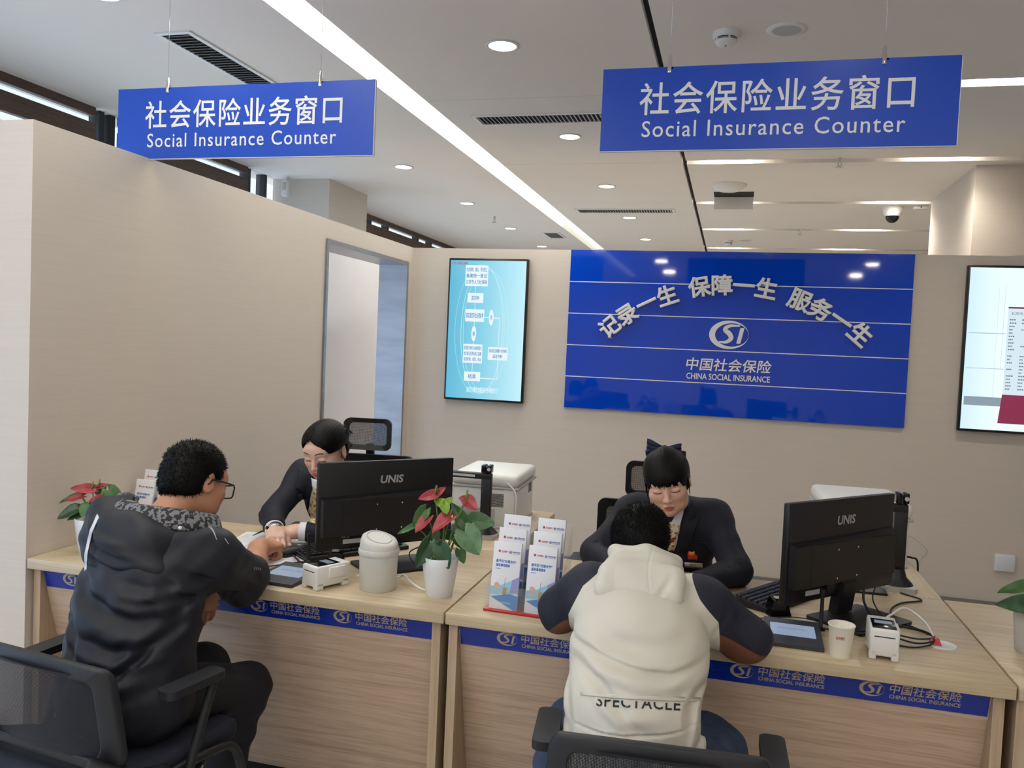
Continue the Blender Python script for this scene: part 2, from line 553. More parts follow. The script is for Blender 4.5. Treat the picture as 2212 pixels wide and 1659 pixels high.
for i, (a, b) in enumerate(((-4.35, -2.75), (-2.70, -1.1), (-1.05, 0.55), (0.60, 2.2), (2.25, 4.66), (4.81, 6.40), (6.45, 6.66), (7.95, 8.9), (9.45, 10.4), (10.95, 11.85))):
    g = MB().box(-4.135, -4.127, a, b, 0, 3.0)
    struct('window_%d' % (i + 1), g, GLASS)

# ------------------------------------------------------------------ lights of the ceiling
sr = thing('strip_light', 'long glowing white light strip running down the ceiling', 'ceiling light', (-1.917, 3.7, 3.0))
MB().box(XT0 + 0.002, XT1 - 0.002, -5.0, 12.4, 3.070, 3.084).build('diffuser', STRIPM, sr, world=True)
rail = MB()
rail.box(XT0 + 0.0, XT0 + 0.004, -5.0, 12.4, 3.001, 3.085)
rail.box(XT1 - 0.004, XT1 - 0.0, -5.0, 12.4, 3.001, 3.085)
rail.build('side_rail', WHITEP, sr, world=True)
for yy in (1.0, 4.5, 8.0):
    l = area_light('strip_glow', (-1.917, yy, 3.066), (0, 0, 0), 0.15, 3.3, 20, (1.0, 0.99, 0.92))

def make_downlight():
    t = thing('downlight', '', 'ceiling light')
    MB().ring([(0.080 * math.cos(a * PI / 16), 0.080 * math.sin(a * PI / 16)) for a in range(32)],
              [(0.066 * math.cos(a * PI / 16), 0.066 * math.sin(a * PI / 16)) for a in range(32)], -0.006, 0.0).build('trim_ring', WHITEP, t)
    MB().cyl(0.0658, -0.0035, -0.001, 32).build('lamp_face', LAMP, t)
    return t
dl0 = make_downlight()
rowA = [('nearest the camera', 3.87), ('below the slatted vent', 5.57), ('third along', 7.27), ('fourth along', 8.97), ('farthest along', 10.70)]
rowB = [('nearest the camera', 3.05), None, ('first beyond the left blue sign', 6.42), ('second visible along', 8.11), ('third along', 9.83), ('farthest along', 11.55)]
first = True
for X, row, side in ((-1.13, rowA, 'between the light strip and the dark slot'), (-2.67, rowB, 'left of the light strip')):
    for e in row:
        if e is None: continue
        o = dl0 if first else copy_tree(dl0)
        first = False
        o.location = (X, e[1], 3.0)
        tag(o, 'round downlight %s, %s' % (side, e[0]), 'ceiling light', 'round downlights in the ceiling')
        l = bpy.data.lights.new('downlight_beam', 'SPOT'); l.energy = 34; l.color = (1.0, 0.94, 0.86); l.spot_size = R(150); l.spot_blend = 0.9; l.shadow_soft_size = 0.06
        lo = bpy.data.objects.new('downlight_beam', l); lo.location = (X, e[1], 2.985); COL.objects.link(lo)

def make_twin():
    t = thing('twin_spotlight', '', 'ceiling light')
    for s in (-1, 1):
        MB().rbox(0.0 + s * 0.085 - 0.075, s * 0.085 + 0.075, -0.048, 0.048, 0.006, 0.05, 0.008).build('lamp_face', LAMPW, t)
    MB().box(-0.18, 0.18, -0.052, 0.052, 0.05, 0.088).build('housing', WHITEP, t)
    return t
tw0 = make_twin()
tws = [(-0.10, 6.40, 'in the nearest groove below the right blue sign, left one'), (1.335, 6.40, 'in the nearest groove below the right blue sign, right one'),
       (1.265, 4.70, 'at the right edge beside the right blue sign'), (-0.10, 8.10, 'behind the black access hatch'), (1.335, 8.10, 'above the dome camera'),
       (-0.11, 9.80, 'in the third groove, left one'), (1.33, 9.80, 'in the third groove, right one'),
       (-0.12, 11.50, 'in the farthest groove, left one'), (1.31, 11.50, 'in the farthest groove, right one')]
for i, (x, y, w) in enumerate(tws):
    o = tw0 if i == 0 else copy_tree(tw0)
    o.location = (x, y, 3.0)
    tag(o, 'bright twin spotlight recessed %s' % w, 'ceiling light', 'twin spotlights in the ceiling grooves')
    l = bpy.data.lights.new('twin_beam', 'SPOT'); l.energy = 46; l.color = (1.0, 0.92, 0.80); l.spot_size = R(150); l.spot_blend = 0.9; l.shadow_soft_size = 0.06
    lo = bpy.data.objects.new('twin_beam', l); lo.location = (x, y, 3.0); COL.objects.link(lo)

# ------------------------------------------------------------------ small things on the ceiling
VENTB = mat('vent_shadow_grey', (60, 58, 56), 0.8, var=0.05)
def vent(loc, L, W, along, label):
    t = thing('air_vent', label, 'air vent', loc, 0 if along == 'x' else PI / 2, 'slatted air vents in the ceiling')
    f = 0.025
    MB().ring([(-L / 2, -W / 2), (L / 2, -W / 2), (L / 2, W / 2), (-L / 2, W / 2)],
              [(-L / 2 + f, -W / 2 + f), (L / 2 - f, -W / 2 + f), (L / 2 - f, W / 2 - f), (-L / 2 + f, W / 2 - f)], -0.008, -0.0, smooth=False).build('frame', WHITEP, t)
    MB().box(-L / 2 + f, L / 2 - f, -W / 2 + f, W / 2 - f, -0.002, -0.0005).build('backing', VENTB, t)
    n = int((L - 2 * f) / (0.026 if along == 'x' else 0.034))
    sb = MB()
    for i in range(n):
        x = -L / 2 + f + (i + 0.5) * (L - 2 * f) / n
        sb.box(-0.009, 0.009, -W / 2 + f, W / 2 - f, -0.0006, 0.0006, M=Matrix.Translation((x, 0, -0.007)) @ Matrix.Rotation(R(35 if along == 'x' else -28), 4, 'Y'))
    sb.build('slats', GREYP, t)
    return t
vent((-2.655, 3.98, 3.0), 1.0, 0.20, 'y', 'slatted air vent beside the left blue sign, near the window')
vent((-1.15, 5.12, 3.0), 1.0, 0.22, 'x', 'slatted air vent left of the right blue sign')
vent((-1.13, 8.55, 3.0), 1.0, 0.22, 'x', 'slatted air vent far back, right of the light strip')
vent((-2.25, 10.4, 3.0), 0.5, 0.22, 'y', 'small slatted air vent far back, left of the light strip')

def smoke(loc, label):
    t = thing('smoke_detector', label, 'smoke detector', loc, 0, 'smoke detectors on the ceiling')
    MB().lathe([(0.058, 0), (0.058, -0.022), (0.050, -0.028)], 28).build('base', WHITEP, t)
    h = MB()
    h.lathe([(0.047, -0.028), (0.047, -0.040)], 28, 1)
    for z in (-0.032, -0.037):
        h.lathe([(0.046, z), (0.0485, z - 0.001), (0.046, z - 0.003)], 28, 0)
    for k in range(5):
        a = k * 2 * PI / 5
        h.box(0.040, 0.049, -0.004, 0.004, -0.042, -0.027, 0, Matrix.Rotation(a, 4, 'Z'))
    h.lathe([(0.048, -0.040), (0.040, -0.055), (0.002, -0.058)], 28)
    h.ball((0, 0, -0.058), 0.004, 8, 1)
    h.build('sensor_head', [WHITEP, DARK], t)
smoke((-0.10, 3.85, 3.0), 'round white smoke detector above the right blue sign')
smoke((-0.12, 10.75, 3.0), 'small far smoke detector near the last groove lights')
def speaker(loc, r, label):
    t = thing('ceiling_speaker', label, 'speaker', loc, 0, 'flush ceiling speakers')
    MB().lathe([(r, 0), (r, -0.004), (r * 0.72, -0.007)], 32, cap=False).build('rim', WHITEP, t)
    MB().lathe([(r * 0.72, -0.007), (r * 0.6, -0.004), (0.001, -0.004)], 32).build('grille', GREYP, t)
speaker((0.154, 3.85, 3.0), 0.085, 'flush round ceiling speaker right of the near smoke detector')
speaker((0.083, 10.7, 3.0), 0.085, 'flush round ceiling speaker beside the far smoke detector')
ap = thing('access_point', 'white domed wireless device on the ceiling above the black hatch', 'wireless device', (-0.10, 7.25, 3.0))
MB().lathe([(0.145, 0), (0.145, -0.012), (0.13, -0.016)], 32).build('base', WHITEP, ap)
MB().lathe([(0.13, -0.016), (0.118, -0.035), (0.08, -0.052), (0.001, -0.056)], 32).build('cover', WHITEP, ap)
ha = thing('ceiling_hatch', 'open black hatch with white hinged flap hanging in the ceiling', 'hatch', (-0.06, 7.68, 3.0))
MB().box(-0.17, 0.17, -0.12, 0.12, -0.003, 0.0).build('opening', DARK, ha)
MB().box(-0.17, 0.17, 0.12, 0.14, -0.11, 0.0).build('flap', WHITEP, ha)
dc = thing('dome_camera', 'white dome security camera with dark lens on the ceiling', 'camera', (1.35, 8.33, 3.0))
MB().lathe([(0.085, 0), (0.085, -0.02), (0.08, -0.06), (0.062, -0.085)], 28).build('housing', WHITEP, dc)
MB().lathe([(0.058, -0.085), (0.058, -0.10), (0.045, -0.125), (0.025, -0.14), (0.001, -0.145)], 28).build('dome', BLACKG, dc)
sb_ = thing('sensor_box', 'small white sensor box on the ceiling right of the dome camera', 'sensor', (1.57, 8.27, 3.0))
MB().rbox(-0.06, 0.06, -0.03, 0.03, -0.03, 0.0, 0.004).build('case', WHITEP, sb_)
MB().box(-0.004, 0.004, -0.032, -0.028, -0.022, -0.010).build('indicator', DARK, sb_)
def sprinkler(loc, label):
    t = thing('sprinkler', label, 'sprinkler', loc, 0, 'fire sprinklers on the ceiling')
    MB().cyl(0.012, -0.03, 0.0, 10).build('stem', STEEL, t)
    b = MB(); b.tube([(0.008, 0, -0.03), (0.014, 0, -0.045), (0, 0, -0.06)], 0.003, 6); b.tube([(-0.008, 0, -0.03), (-0.014, 0, -0.045), (0, 0, -0.06)], 0.003, 6)
    b.build('yoke', STEEL, t)
    MB().cyl(0.026, -0.066, -0.062, 16).build('deflector', STEEL, t)
sprinkler((0.66, 6.32, 3.0), 'small fire sprinkler between the two nearest groove lights')
sprinkler((-2.62, 8.95, 3.0), 'small fire sprinkler left of the light strip above the partition')
sprinkler((0.65, 9.72, 3.0), 'small fire sprinkler in the third groove, farther back')
pir = thing('motion_sensor', 'white motion sensor on the column beside the window', 'sensor', (-3.94, 6.78, 2.90))
MB().rbox(-0.028, 0.028, -0.035, 0.02, -0.075, 0.075, 0.012).build('case', WHITEP, pir)
MB().rbox(-0.018, 0.018, -0.040, -0.030, -0.02, 0.05, 0.004).build('lens', GREYP, pir)
MB().tube([(0, 0.0, 0.07), (0, 0.02, 0.1), (0, 0.06, 0.1)], 0.008, 8).build('bracket', WHITEP, pir)
sk = thing('wall_socket', 'square white socket cover low on the back wall', 'socket', (1.755, YB, 0.333))
MB().rbox(-0.055, 0.055, -0.028, 0.0, -0.052, 0.052, 0.006).build('cover', mat('pale_blue_plastic', (222, 228, 236), 0.35, var=0.01), sk)
MB().rbox(-0.058, 0.058, -0.006, 0.0, -0.056, 0.056, 0.002).build('back_plate', WHITEP, sk)

# ------------------------------------------------------------------ hanging signs
def hanging_sign(cx, label, clamps):
    t = thing('hanging_sign', label, 'sign', (cx, 2.975, 2.282), 0, 'blue hanging counter signs')
    w, h = 1.15, 0.286
    MB().box(-w / 2, w / 2, -0.004, 0.010, 0, h).build('panel', [BLUE], t)
    ed = MB(); ed.box(w / 2, w / 2 + 0.002, -0.004, 0.010, 0, h); ed.box(-w / 2, w / 2, -0.004, 0.010, -0.002, 0)
    ed.build('panel_edge', WHITEP, t)
    M = frame((0, -0.0042, 0), (1, 0, 0), (0, 0, 1))
    a = MB(); text_into(a, '社会保险业务窗口', M @ Matrix.Translation((0.0, 0.178, 0)), w=0.885, h=0.112, bold=0.012, spacing=1.12)
    a.build('chinese_lettering', LETTER, t)
    b = MB(); text_into(b, 'Social Insurance Counter', M @ Matrix.Translation((-0.005, 0.074, 0)), w=0.85, h=0.056, bold=0.004, spacing=1.12)
    b.build('english_lettering', LETTER, t)
    for x in clamps:
        c = MB()
        c.lathe([(0.0085, -0.02), (0.0085, 0.012), (0.0065, 0.014), (0.0065, 0.034), (0.003, 0.042)], 14, M=Matrix.Translation((x - cx, 0, h)))
        c.box(x - cx + 0.006, x - cx + 0.013, -0.004, 0.004, h - 0.006, h + 0.012)
        c.build('clamp', CHROME, t)
        MB().tube([(x - cx, 0, h + 0.04), (x - cx, 0, 3.0 - 2.282)], 0.0011, 6).build('wire', STEEL, t)
hanging_sign(-1.938, 'blue hanging counter sign on the left, in front of the window side', (-2.279, -1.594))
hanging_sign(0.083, 'blue hanging counter sign on the right, larger in view', (-0.262, 0.428))

# ------------------------------------------------------------------ emblem
def ell(cx, cy, a, b, n=48, rot=0.0):
    return [(cx + a * math.cos(2 * PI * k / n) * math.cos(rot) - b * math.sin(2 * PI * k / n) * math.sin(rot),
             cy + a * math.cos(2 * PI * k / n) * math.sin(rot) + b * math.sin(2 * PI * k / n) * math.cos(rot)) for k in range(n)]
def emblem(mb, M, w, d0, d1):
    """oval swoosh with the slanted letters SI; w is the width of the oval"""
    a = w / 2; b = w * 0.37
    out = ell(0, 0, a, b); inn = ell(0.075 * w, 0.0, a * 0.845, b * 0.82)
    mb.ring(out, inn, d0, d1, M=M, smooth=False)
    def strip(pts, hw):
        P = smooth_path([(x, y, 0) for x, y in pts], 6)
        n = len(P); L = []; Rr = []
        for i, p in enumerate(P):
            t = (P[min(i + 1, n - 1)] - P[max(i - 1, 0)]).normalized()
            nn = Vector((-t.y, t.x, 0))
            k = hw[0] + (hw[1] - hw[0]) * math.sin(PI * i / (n - 1))
            L.append(p + nn * k); Rr.append(p - nn * k)
        for z in (d1,):
            vs = [(p.x * w, p.y * w, z) for p in L] + [(p.x * w, p.y * w, z) for p in Rr]
            mb.add(vs, [(i + n, i + n + 1, i + 1, i) for i in range(n - 1)], M=M)
    strip([(0.27, 0.24), (0.02, 0.235), (-0.10, 0.14), (0.02, 0.02), (0.06, -0.09), (-0.06, -0.19), (-0.25, -0.19)], (0.018, 0.062))
    mb.prism([(x * w, y * w) for x, y in ((0.20, -0.22), (0.30, -0.22), (0.385, 0.19), (0.285, 0.19))], d0, d1, M=M)

# ------------------------------------------------------------------ big blue board on the back wall
bd = thing('wall_board', 'large glossy blue wall board with white raised slogan and emblem', 'sign', (-0.02, YB, 1.72))
BX0, BX1, BZ0, BZ1 = -1.149, 1.110, 1.157, 2.284
bh = (BZ1 - BZ0) / 5
for k in range(5):
    MB().box(BX0, BX1, YB - 0.022, YB - 0.001, BZ0 + k * bh + (0.003 if k else 0), BZ0 + (k + 1) * bh - (0.003 if k < 4 else 0)).build('panel', BLUEGLOSS, bd, world=True)
ln = MB()
for k in range(1, 5):
    ln.box(BX0, BX1, YB - 0.0225, YB - 0.001, BZ0 + k * bh - 0.003, BZ0 + k * bh + 0.003)
ln.build('white_joint_lines', LETTER, bd, world=True)
YF = YB - 0.022
SLOGAN = [('记', -0.844, 1.747, 0.712), ('录', -0.724, 1.837, 0.593), ('一', -0.594, 1.919, 0.471), ('生', -0.455, 1.972, 0.353), ('保', -0.24, 2.039, 0.175), ('障', -0.09, 2.054, 0.056), ('一', 0.053, 2.054, -0.058), ('生', 0.199, 2.036, -0.174), ('服', 0.419, 1.968, -0.357), ('务', 0.551, 1.909, -0.472), ('一', 0.686, 1.841, -0.592), ('生', 0.805, 1.754, -0.708)]
sg = MB()
for ch, x, z, a in SLOGAN:
    M = Matrix.Translation((x, YF, z)) @ Matrix.Rotation(-a, 4, 'Y') @ frame((0, 0, 0), (1, 0, 0), (0, 0, 1))
    me = text_mesh(ch, 0.0, 0.03, bevel=0.034)
    co = [v.co.copy() for v in me.vertices]
    cx = (min(c.x for c in co) + max(c.x for c in co)) / 2
    sg.add([M @ Vector(((c.x - cx) * 0.146, (c.y - 0.36) * 0.146, 0.014 + c.z * 0.16)) for c in co], [tuple(p.vertices) for p in me.polygons])
    bpy.data.meshes.remove(me)
sg.build('raised_slogan', LETTER, bd, world=True)
em = MB()
FM = frame((-0.028, YF, 1.72), (1, 0, 0), (0, 0, 1))
emblem(em, FM, 0.262, 0.0, 0.008)
em.build('emblem', LETTER, bd, world=True)
t1 = MB(); text_into(t1, '中国社会保险', frame((-0.02, YF, 1.512), (1, 0, 0), (0, 0, 1)), w=0.566, h=0.088, bold=0.016, shear=0.12, depth=0.006)
t1.build('chinese_lettering', LETTER, bd, world=True)
t2 = MB(); text_into(t2, 'CHINA SOCIAL INSURANCE', frame((-0.02, YF, 1.428), (1, 0, 0), (0, 0, 1)), w=0.555, h=0.042, bold=0.018, depth=0.006)
t2.build('english_lettering', LETTER, bd, world=True)
# ------------------------------------------------------------------ wall screens
def screen_tv(x0, x1, z0, z1, label):
    t = thing('wall_screen', label, 'screen', ((x0 + x1) / 2, YB, (z0 + z1) / 2))
    w = (x1 - x0) / 2; h = (z1 - z0) / 2
    MB().rbox(-w, w, -0.052, -0.012, -h, h, 0.006).build('casing', BLACKP, t)
    MB().box(-w * 0.7, w * 0.7, -0.014, 0.0, -h * 0.7, h * 0.7).build('wall_bracket', BLACKM, t)
    return t, w, h
# the flow-chart screen
def hgrad(name, stops, strength, axis='X', lo=-0.3, hi=0.3):
    m, N, L, b = _new(name)
    tc = N.new('ShaderNodeTexCoord'); sp = N.new('ShaderNodeSeparateXYZ')
    L.new(tc.outputs['Object'], sp.inputs[0])
    mr = N.new('ShaderNodeMapRange'); mr.inputs['From Min'].default_value = lo; mr.inputs['From Max'].default_value = hi
    L.new(sp.outputs[axis], mr.inputs['Value'])
    rp = N.new('ShaderNodeValToRGB')
    while len(rp.color_ramp.elements) < len(stops): rp.color_ramp.elements.new(0.5)
    for e, (p, c) in zip(rp.color_ramp.elements, stops):
        e.position = p; e.color = (*srgb(*c), 1)
    L.new(mr.outputs['Result'], rp.inputs['Fac'])
    b.inputs['Base Color'].default_value = (0.01, 0.01, 0.01, 1); b.inputs['Roughness'].default_value = 0.12
    L.new(rp.outputs['Color'], b.inputs['Emission Color']); b.inputs['Emission Strength'].default_value = strength
    return m
tv, tw_, th_ = screen_tv(-2.055, -1.451, 1.164, 2.209, 'upright wall screen showing a light blue flow chart')
SCR = hgrad('screen_cyan', [(0.0, (92, 178, 208)), (0.45, (128, 202, 224)), (1.0, (190, 232, 242))], 1.05)
MB().box(-tw_ + 0.014, tw_ - 0.014, -0.0525, -0.050, -th_ + 0.016, th_ - 0.016).build('display', SCR, tv)
E_W = emit('screen_white', (226, 240, 248), 1.0); E_B = emit('screen_blue', (40, 140, 200), 0.7); E_R = emit('screen_red', (190, 70, 80), 0.7); E_L = emit('screen_pale', (196, 236, 244), 0.95)
SW, SH = 2 * tw_ - 0.028, 2 * th_ - 0.032
def sp(u, v): return ((u - 0.5) * SW, (0.5 - v) * SH)   # 0..1 across, 0..1 down
wv = MB()
for a, b, e, th in ((0.28, 0.46, 0.0, 0.004), (0.30, 0.44, 0.05, 0.003), (0.33, 0.47, -0.03, 0.002)):
    cx, cy = sp(0.45 + e, 0.50)
    wv.ring(ell(cx, cy, a * SW, b * SH, 64), ell(cx, cy, a * SW - th, b * SH - th, 64), 0.0528, 0.0530, M=Matrix(((1, 0, 0, 0), (0, 0, -1, 0), (0, 1, 0, 0), (0, 0, 0, 1))), smooth=False)
wv.build('glow_rings', E_L, tv)
SM = frame((0, -0.0532, 0), (1, 0, 0), (0, 0, 1))
cards = MB()
def card(u0, u1, v0, v1, lines, oval=False, hh=None):
    x0, y0 = sp(u0, v1); x1, y1 = sp(u1, v0)
    pts = ell((x0 + x1) / 2, (y0 + y1) / 2, (x1 - x0) / 2, (y1 - y0) / 2, 24) if oval else rrect(x0, x1, y0, y1, 0.004)
    cd = MB(); cd.prism(pts, 0.0, 0.0008, M=SM); co_ = cd.build('flow_chart_card', E_W, tv)
    ctext = MB()
    n = len(lines)
    for i, s_ in enumerate(lines):
        yy = y1 - (y1 - y0) * (i + 0.5 + 0.18) / (n + 0.36)
        text_into(ctext, s_, SM @ Matrix.Translation(((x0 + x1) / 2, yy, 0)), w=(x1 - x0) * (0.92 if len(s_) > 5 else (0.5 if len(s_) > 1 else 0.5)), h=min(0.042, (y1 - y0) / (n + 0.5) * 0.72) if not oval else 0.03, bold=0.015, depth=0.0014)
    ctext.build('card_text', E_B, co_)
card(0.205, 0.505, 0.035, 0.185, ['社会保险、就业、劳动用工', '备案统一登记', '北京市人力社保局'])
card(0.245, 0.455, 0.235, 0.305, ['提交材料'])
card(0.225, 0.475, 0.352, 0.442, ['核实是否符合办理条件'])
card(0.540, 0.600, 0.352, 0.465, ['否'], True)
card(0.315, 0.378, 0.472, 0.585, ['是'], True)
card(0.215, 0.470, 0.605, 0.742, ['受理登记申请 办结参保登记', '就业登记及劳动用工备案', '信息新增、修改、终止'])
card(0.545, 0.805, 0.620, 0.712, ['告知原因及需要补充的材料', '返还材料'])
card(0.240, 0.455, 0.805, 0.873, ['结束'])
for (u0, v0, u1, v1) in ((0.345, 0.185, 0.35, 0.235), (0.345, 0.305, 0.35, 0.352), (0.345, 0.442, 0.35, 0.472), (0.343, 0.585, 0.348, 0.605), (0.343, 0.742, 0.348, 0.805), (0.475, 0.405, 0.54, 0.411), (0.60, 0.408, 0.68, 0.414), (0.676, 0.41, 0.681, 0.62), (0.676, 0.712, 0.681, 0.85), (0.455, 0.846, 0.681, 0.852)):
    x0, y0 = sp(u0, v1); x1, y1 = sp(u1, v0)
    cards.prism([(x0, y0), (x1, y0), (x1, y1), (x0, y1)], 0.0, 0.0005, M=SM)
x, y = sp(0.49, 0.935)
text_into(cards, '我们只需按流程进行办理就行了', SM @ Matrix.Translation((x, y, 0)), w=0.42 * SW, h=0.040, bold=0.02, depth=0.0012)
cards.build('flow_chart_lines', E_W, tv)
rt = MB(); x, y = sp(0.125, 0.022)
text_into(rt, '北京市人力资源和社会保障局', SM @ Matrix.Translation((x, y, 0)), w=0.21 * SW, h=0.020, bold=0.02, depth=0.0014)
rt.build('corner_text', E_R, tv)
# the second screen, cut by the right edge of the view
t2v, tw2, th2 = screen_tv(1.418, 2.020, 1.165, 2.220, 'upright wall screen at the right edge showing a pale room and notice')
MB().box(-tw2 + 0.014, tw2 - 0.014, -0.0525, -0.050, -th2 + 0.016, th2 - 0.016).build('display', hgrad('screen_pale_blue', [(0, (196, 222, 236)), (0.35, (222, 240, 248)), (1, (206, 232, 246))], 1.15), t2v)
q = MB()
for (u0, v0, u1, v1) in ((0.02, 0.80, 0.40, 0.855),):
    x0, y0 = sp(u0, v1); x1, y1 = sp(u1, v0)
    q.prism([(x0, y0), (x1, y0), (x1, y1), (x0, y1)], 0.0, 0.0005, M=SM)
q.build('grey_base_band', emit('screen_grey', (150, 168, 184), 0.8), t2v)
q = MB()
for (u0, v0, u1, v1) in ((0.02, 0.40, 0.39, 0.405), (0.02, 0.62, 0.39, 0.624), (0.36, 0.1, 0.363, 0.62), (0.3, 0.12, 0.302, 0.8)):
    x0, y0 = sp(u0, v1); x1, y1 = sp(u1, v0)
    q.prism([(x0, y0), (x1, y0), (x1, y1), (x0, y1)], 0.0, 0.0004, M=SM)
q.build('panel_lines', emit('screen_line', (190, 208, 226), 0.8), t2v)
q = MB()
x0, y0 = sp(0.40, 0.78); x1, y1 = sp(0.985, 0.245)
q.prism([(x0, y0), (x1, y0), (x1, y1), (x0, y1)], 0.0, 0.0008, M=SM)
q.build('notice_board', emit('screen_board', (206, 224, 234), 1.05), t2v)
q = MB()
x0, y0 = sp(0.40, 0.245); x1, y1 = sp(0.985, 0.235)
q.prism([(x0, y0), (x1, y0), (x1, y1), (x0, y1)], 0.0, 0.001, M=SM)
q.build('red_header', emit('screen_maroon', (130, 44, 80), 0.7), t2v); q = MB()
x0, y0 = sp(0.385, 0.96); x1, y1 = sp(0.985, 0.78)
q.prism([(x0 - 0.01, y0), (x1, y0), (x1, y1), (x0 + 0.006, y1)], 0.0, 0.001, M=SM)
q.build('red_plinth', emit('screen_crimson', (150, 42, 84), 0.75), t2v)
q = MB()
x, y = sp(0.68, 0.275); text_into(q, '北京市人力资源和社会保障局', SM @ Matrix.Translation((x, y, 0)), w=0.50 * SW, h=0.018, bold=0.01, depth=0.0014)
random.seed(5)
for r_ in range(22):
    v = 0.31 + r_ * 0.0205
    for c_ in range(4):
        if random.random() < 0.25: continue
        x0, y0 = sp(0.42 + c_ * 0.12, v + 0.008); x1, y1 = sp(0.42 + c_ * 0.12 + random.uniform(0.03, 0.075), v)
        for k in range(3):
            xa = x0 + (x1 - x0) * k / 3; q.prism([(xa, y0), (xa + (x1 - x0) * 0.24, y0), (xa + (x1 - x0) * 0.24, y1), (xa, y1)], 0.0, 0.0012, M=SM)
q.build('notice_text', emit('screen_ink', (120, 140, 160), 0.7), t2v)

# ------------------------------------------------------------------ counters
ZT = 0.76
TH = 0.037
Y0, Y1 = 2.387, 3.185
def counter(x0, x1, label, marks):
    t = thing('service_counter', label, 'counter', ((x0 + x1) / 2, 2.8, 0), 0, 'oak service counters in a row')
    MB().rbox(x0 + 0.001, x1 - 0.001, Y0, Y1, ZT - TH, ZT, 0.0025).build('countertop', OAK, t, world=True)
    # end panels, slanted in at the foot
    for xa in (x0 + 0.005, x1 - 0.046):
        e = MB(); e.box(xa, xa + 0.028, Y0 + 0.028, Y1 - 0.10, 0, ZT - TH)
        e.build('end_panel', OAKE, t, world=True)
    xa, xb = x0 + 0.0335, x1 - 0.0465
    # front panel leaning back towards the floor
    ya, yb = Y0 + 0.036, Y0 + 0.215
    def yy(z): return ya + (yb - ya) * (ZT - TH - z) / (ZT - TH - 0.06)
    fp = MB()
    vs = [(x, yy(z) + d, z) for x in (xa, xb) for z in (0.06, ZT - TH) for d in (0, 0.02)]
    fp.add(vs, [(0, 4, 6, 2), (1, 3, 7, 5), (0, 2, 3, 1), (4, 5, 7, 6), (2, 6, 7, 3), (0, 1, 5, 4)])
    fp.build('front_panel', OAKF, t, world=True)
    kb = MB(); kb.box(xa, xb, yb + 0.02, yb + 0.04, 0, 0.07); kb.build('kick_board', DARK, t, world=True)
    # blue strip with the lettering
    z1, z0 = ZT - TH - 0.001, ZT - TH - 0.0725
    slope = Vector((0, yy(z1) - yy(z0), z1 - z0)).normalized()
    M = frame((0, yy((z0 + z1) / 2) - 0.0015, (z0 + z1) / 2), (1, 0, 0), slope)
    fs = MB(); fs.box(xa + 0.004, xb - 0.004, -0.0365, 0.0365, -0.001, 0.001, M=M)
    fo = fs.build('fascia', FASCIA, t, world=True)
    wv = MB()
    for i in range(10):
        cx = xa + (xb - xa) * (i + 0.3) / 10
        pts = [(cx - 0.09 + 0.18 * k / 12, 0.028 * math.sin(k / 12 * 2.4 + i), 0.0012) for k in range(13)]
        wv.tube(pts, 0.0006, 4, M=M)
    wv.build('wave_lines', mat('fascia_wave', (30, 62, 160), 0.3, var=0.02), fo, world=True)
    for mx in marks:
        lg = MB()
        Mm = M @ Matrix.Translation((mx, 0.0, 0.0))
        emblem(lg, Mm @ Matrix.Translation((0.033, 0.003, 0)), 0.064, 0.001, 0.0016)
        text_into(lg, '中国社会保险', Mm @ Matrix.Translation((0.167, 0.0115, 0)), w=0.178, h=0.030, bold=0.014, shear=0.1, depth=0.0016)
        text_into(lg, 'CHINA SOCIAL INSURANCE', Mm @ Matrix.Translation((0.167, -0.0135, 0)), w=0.176, h=0.0125, bold=0.022, depth=0.0016)
        lg.build('fascia_lettering', LETTERG, fo, world=True)
    return t
counter(-2.358, -0.806, 'oak counter on the left, where the man in the dark jacket sits', (-2.243, -1.87, -1.498, -1.195))
counter(-0.802, 0.758, 'oak counter in the middle, where the man in the cream jacket sits', (-0.648, -0.32, 0.042, 0.385))
counter(0.762, 2.322, 'oak counter at the right edge of the view', (0.95, 1.35, 1.75))
def return_desk(x1, label):
    x0 = x1 - 0.46
    t = thing('return_desk', label, 'desk', ((x0 + x1) / 2, 3.6, 0), 0, 'return desks behind the counters')
    MB().rbox(x0, x1, Y1 + 0.001, 4.06, ZT - TH, ZT, 0.0025).build('desk_top', OAK_Y, t, world=True)
    for (a, b, c, d) in ((x0 + 0.02, x0 + 0.045, Y1 + 0.03, 4.03), (x1 - 0.045, x1 - 0.02, Y1 + 0.03, 4.03)):
        MB().box(a, b, c, d, 0, ZT - TH).build('side_panel', OAKE, t, world=True)
return_desk(-0.81, 'oak return desk carrying the left printer')
return_desk(0.758, 'oak return desk carrying the right printer')

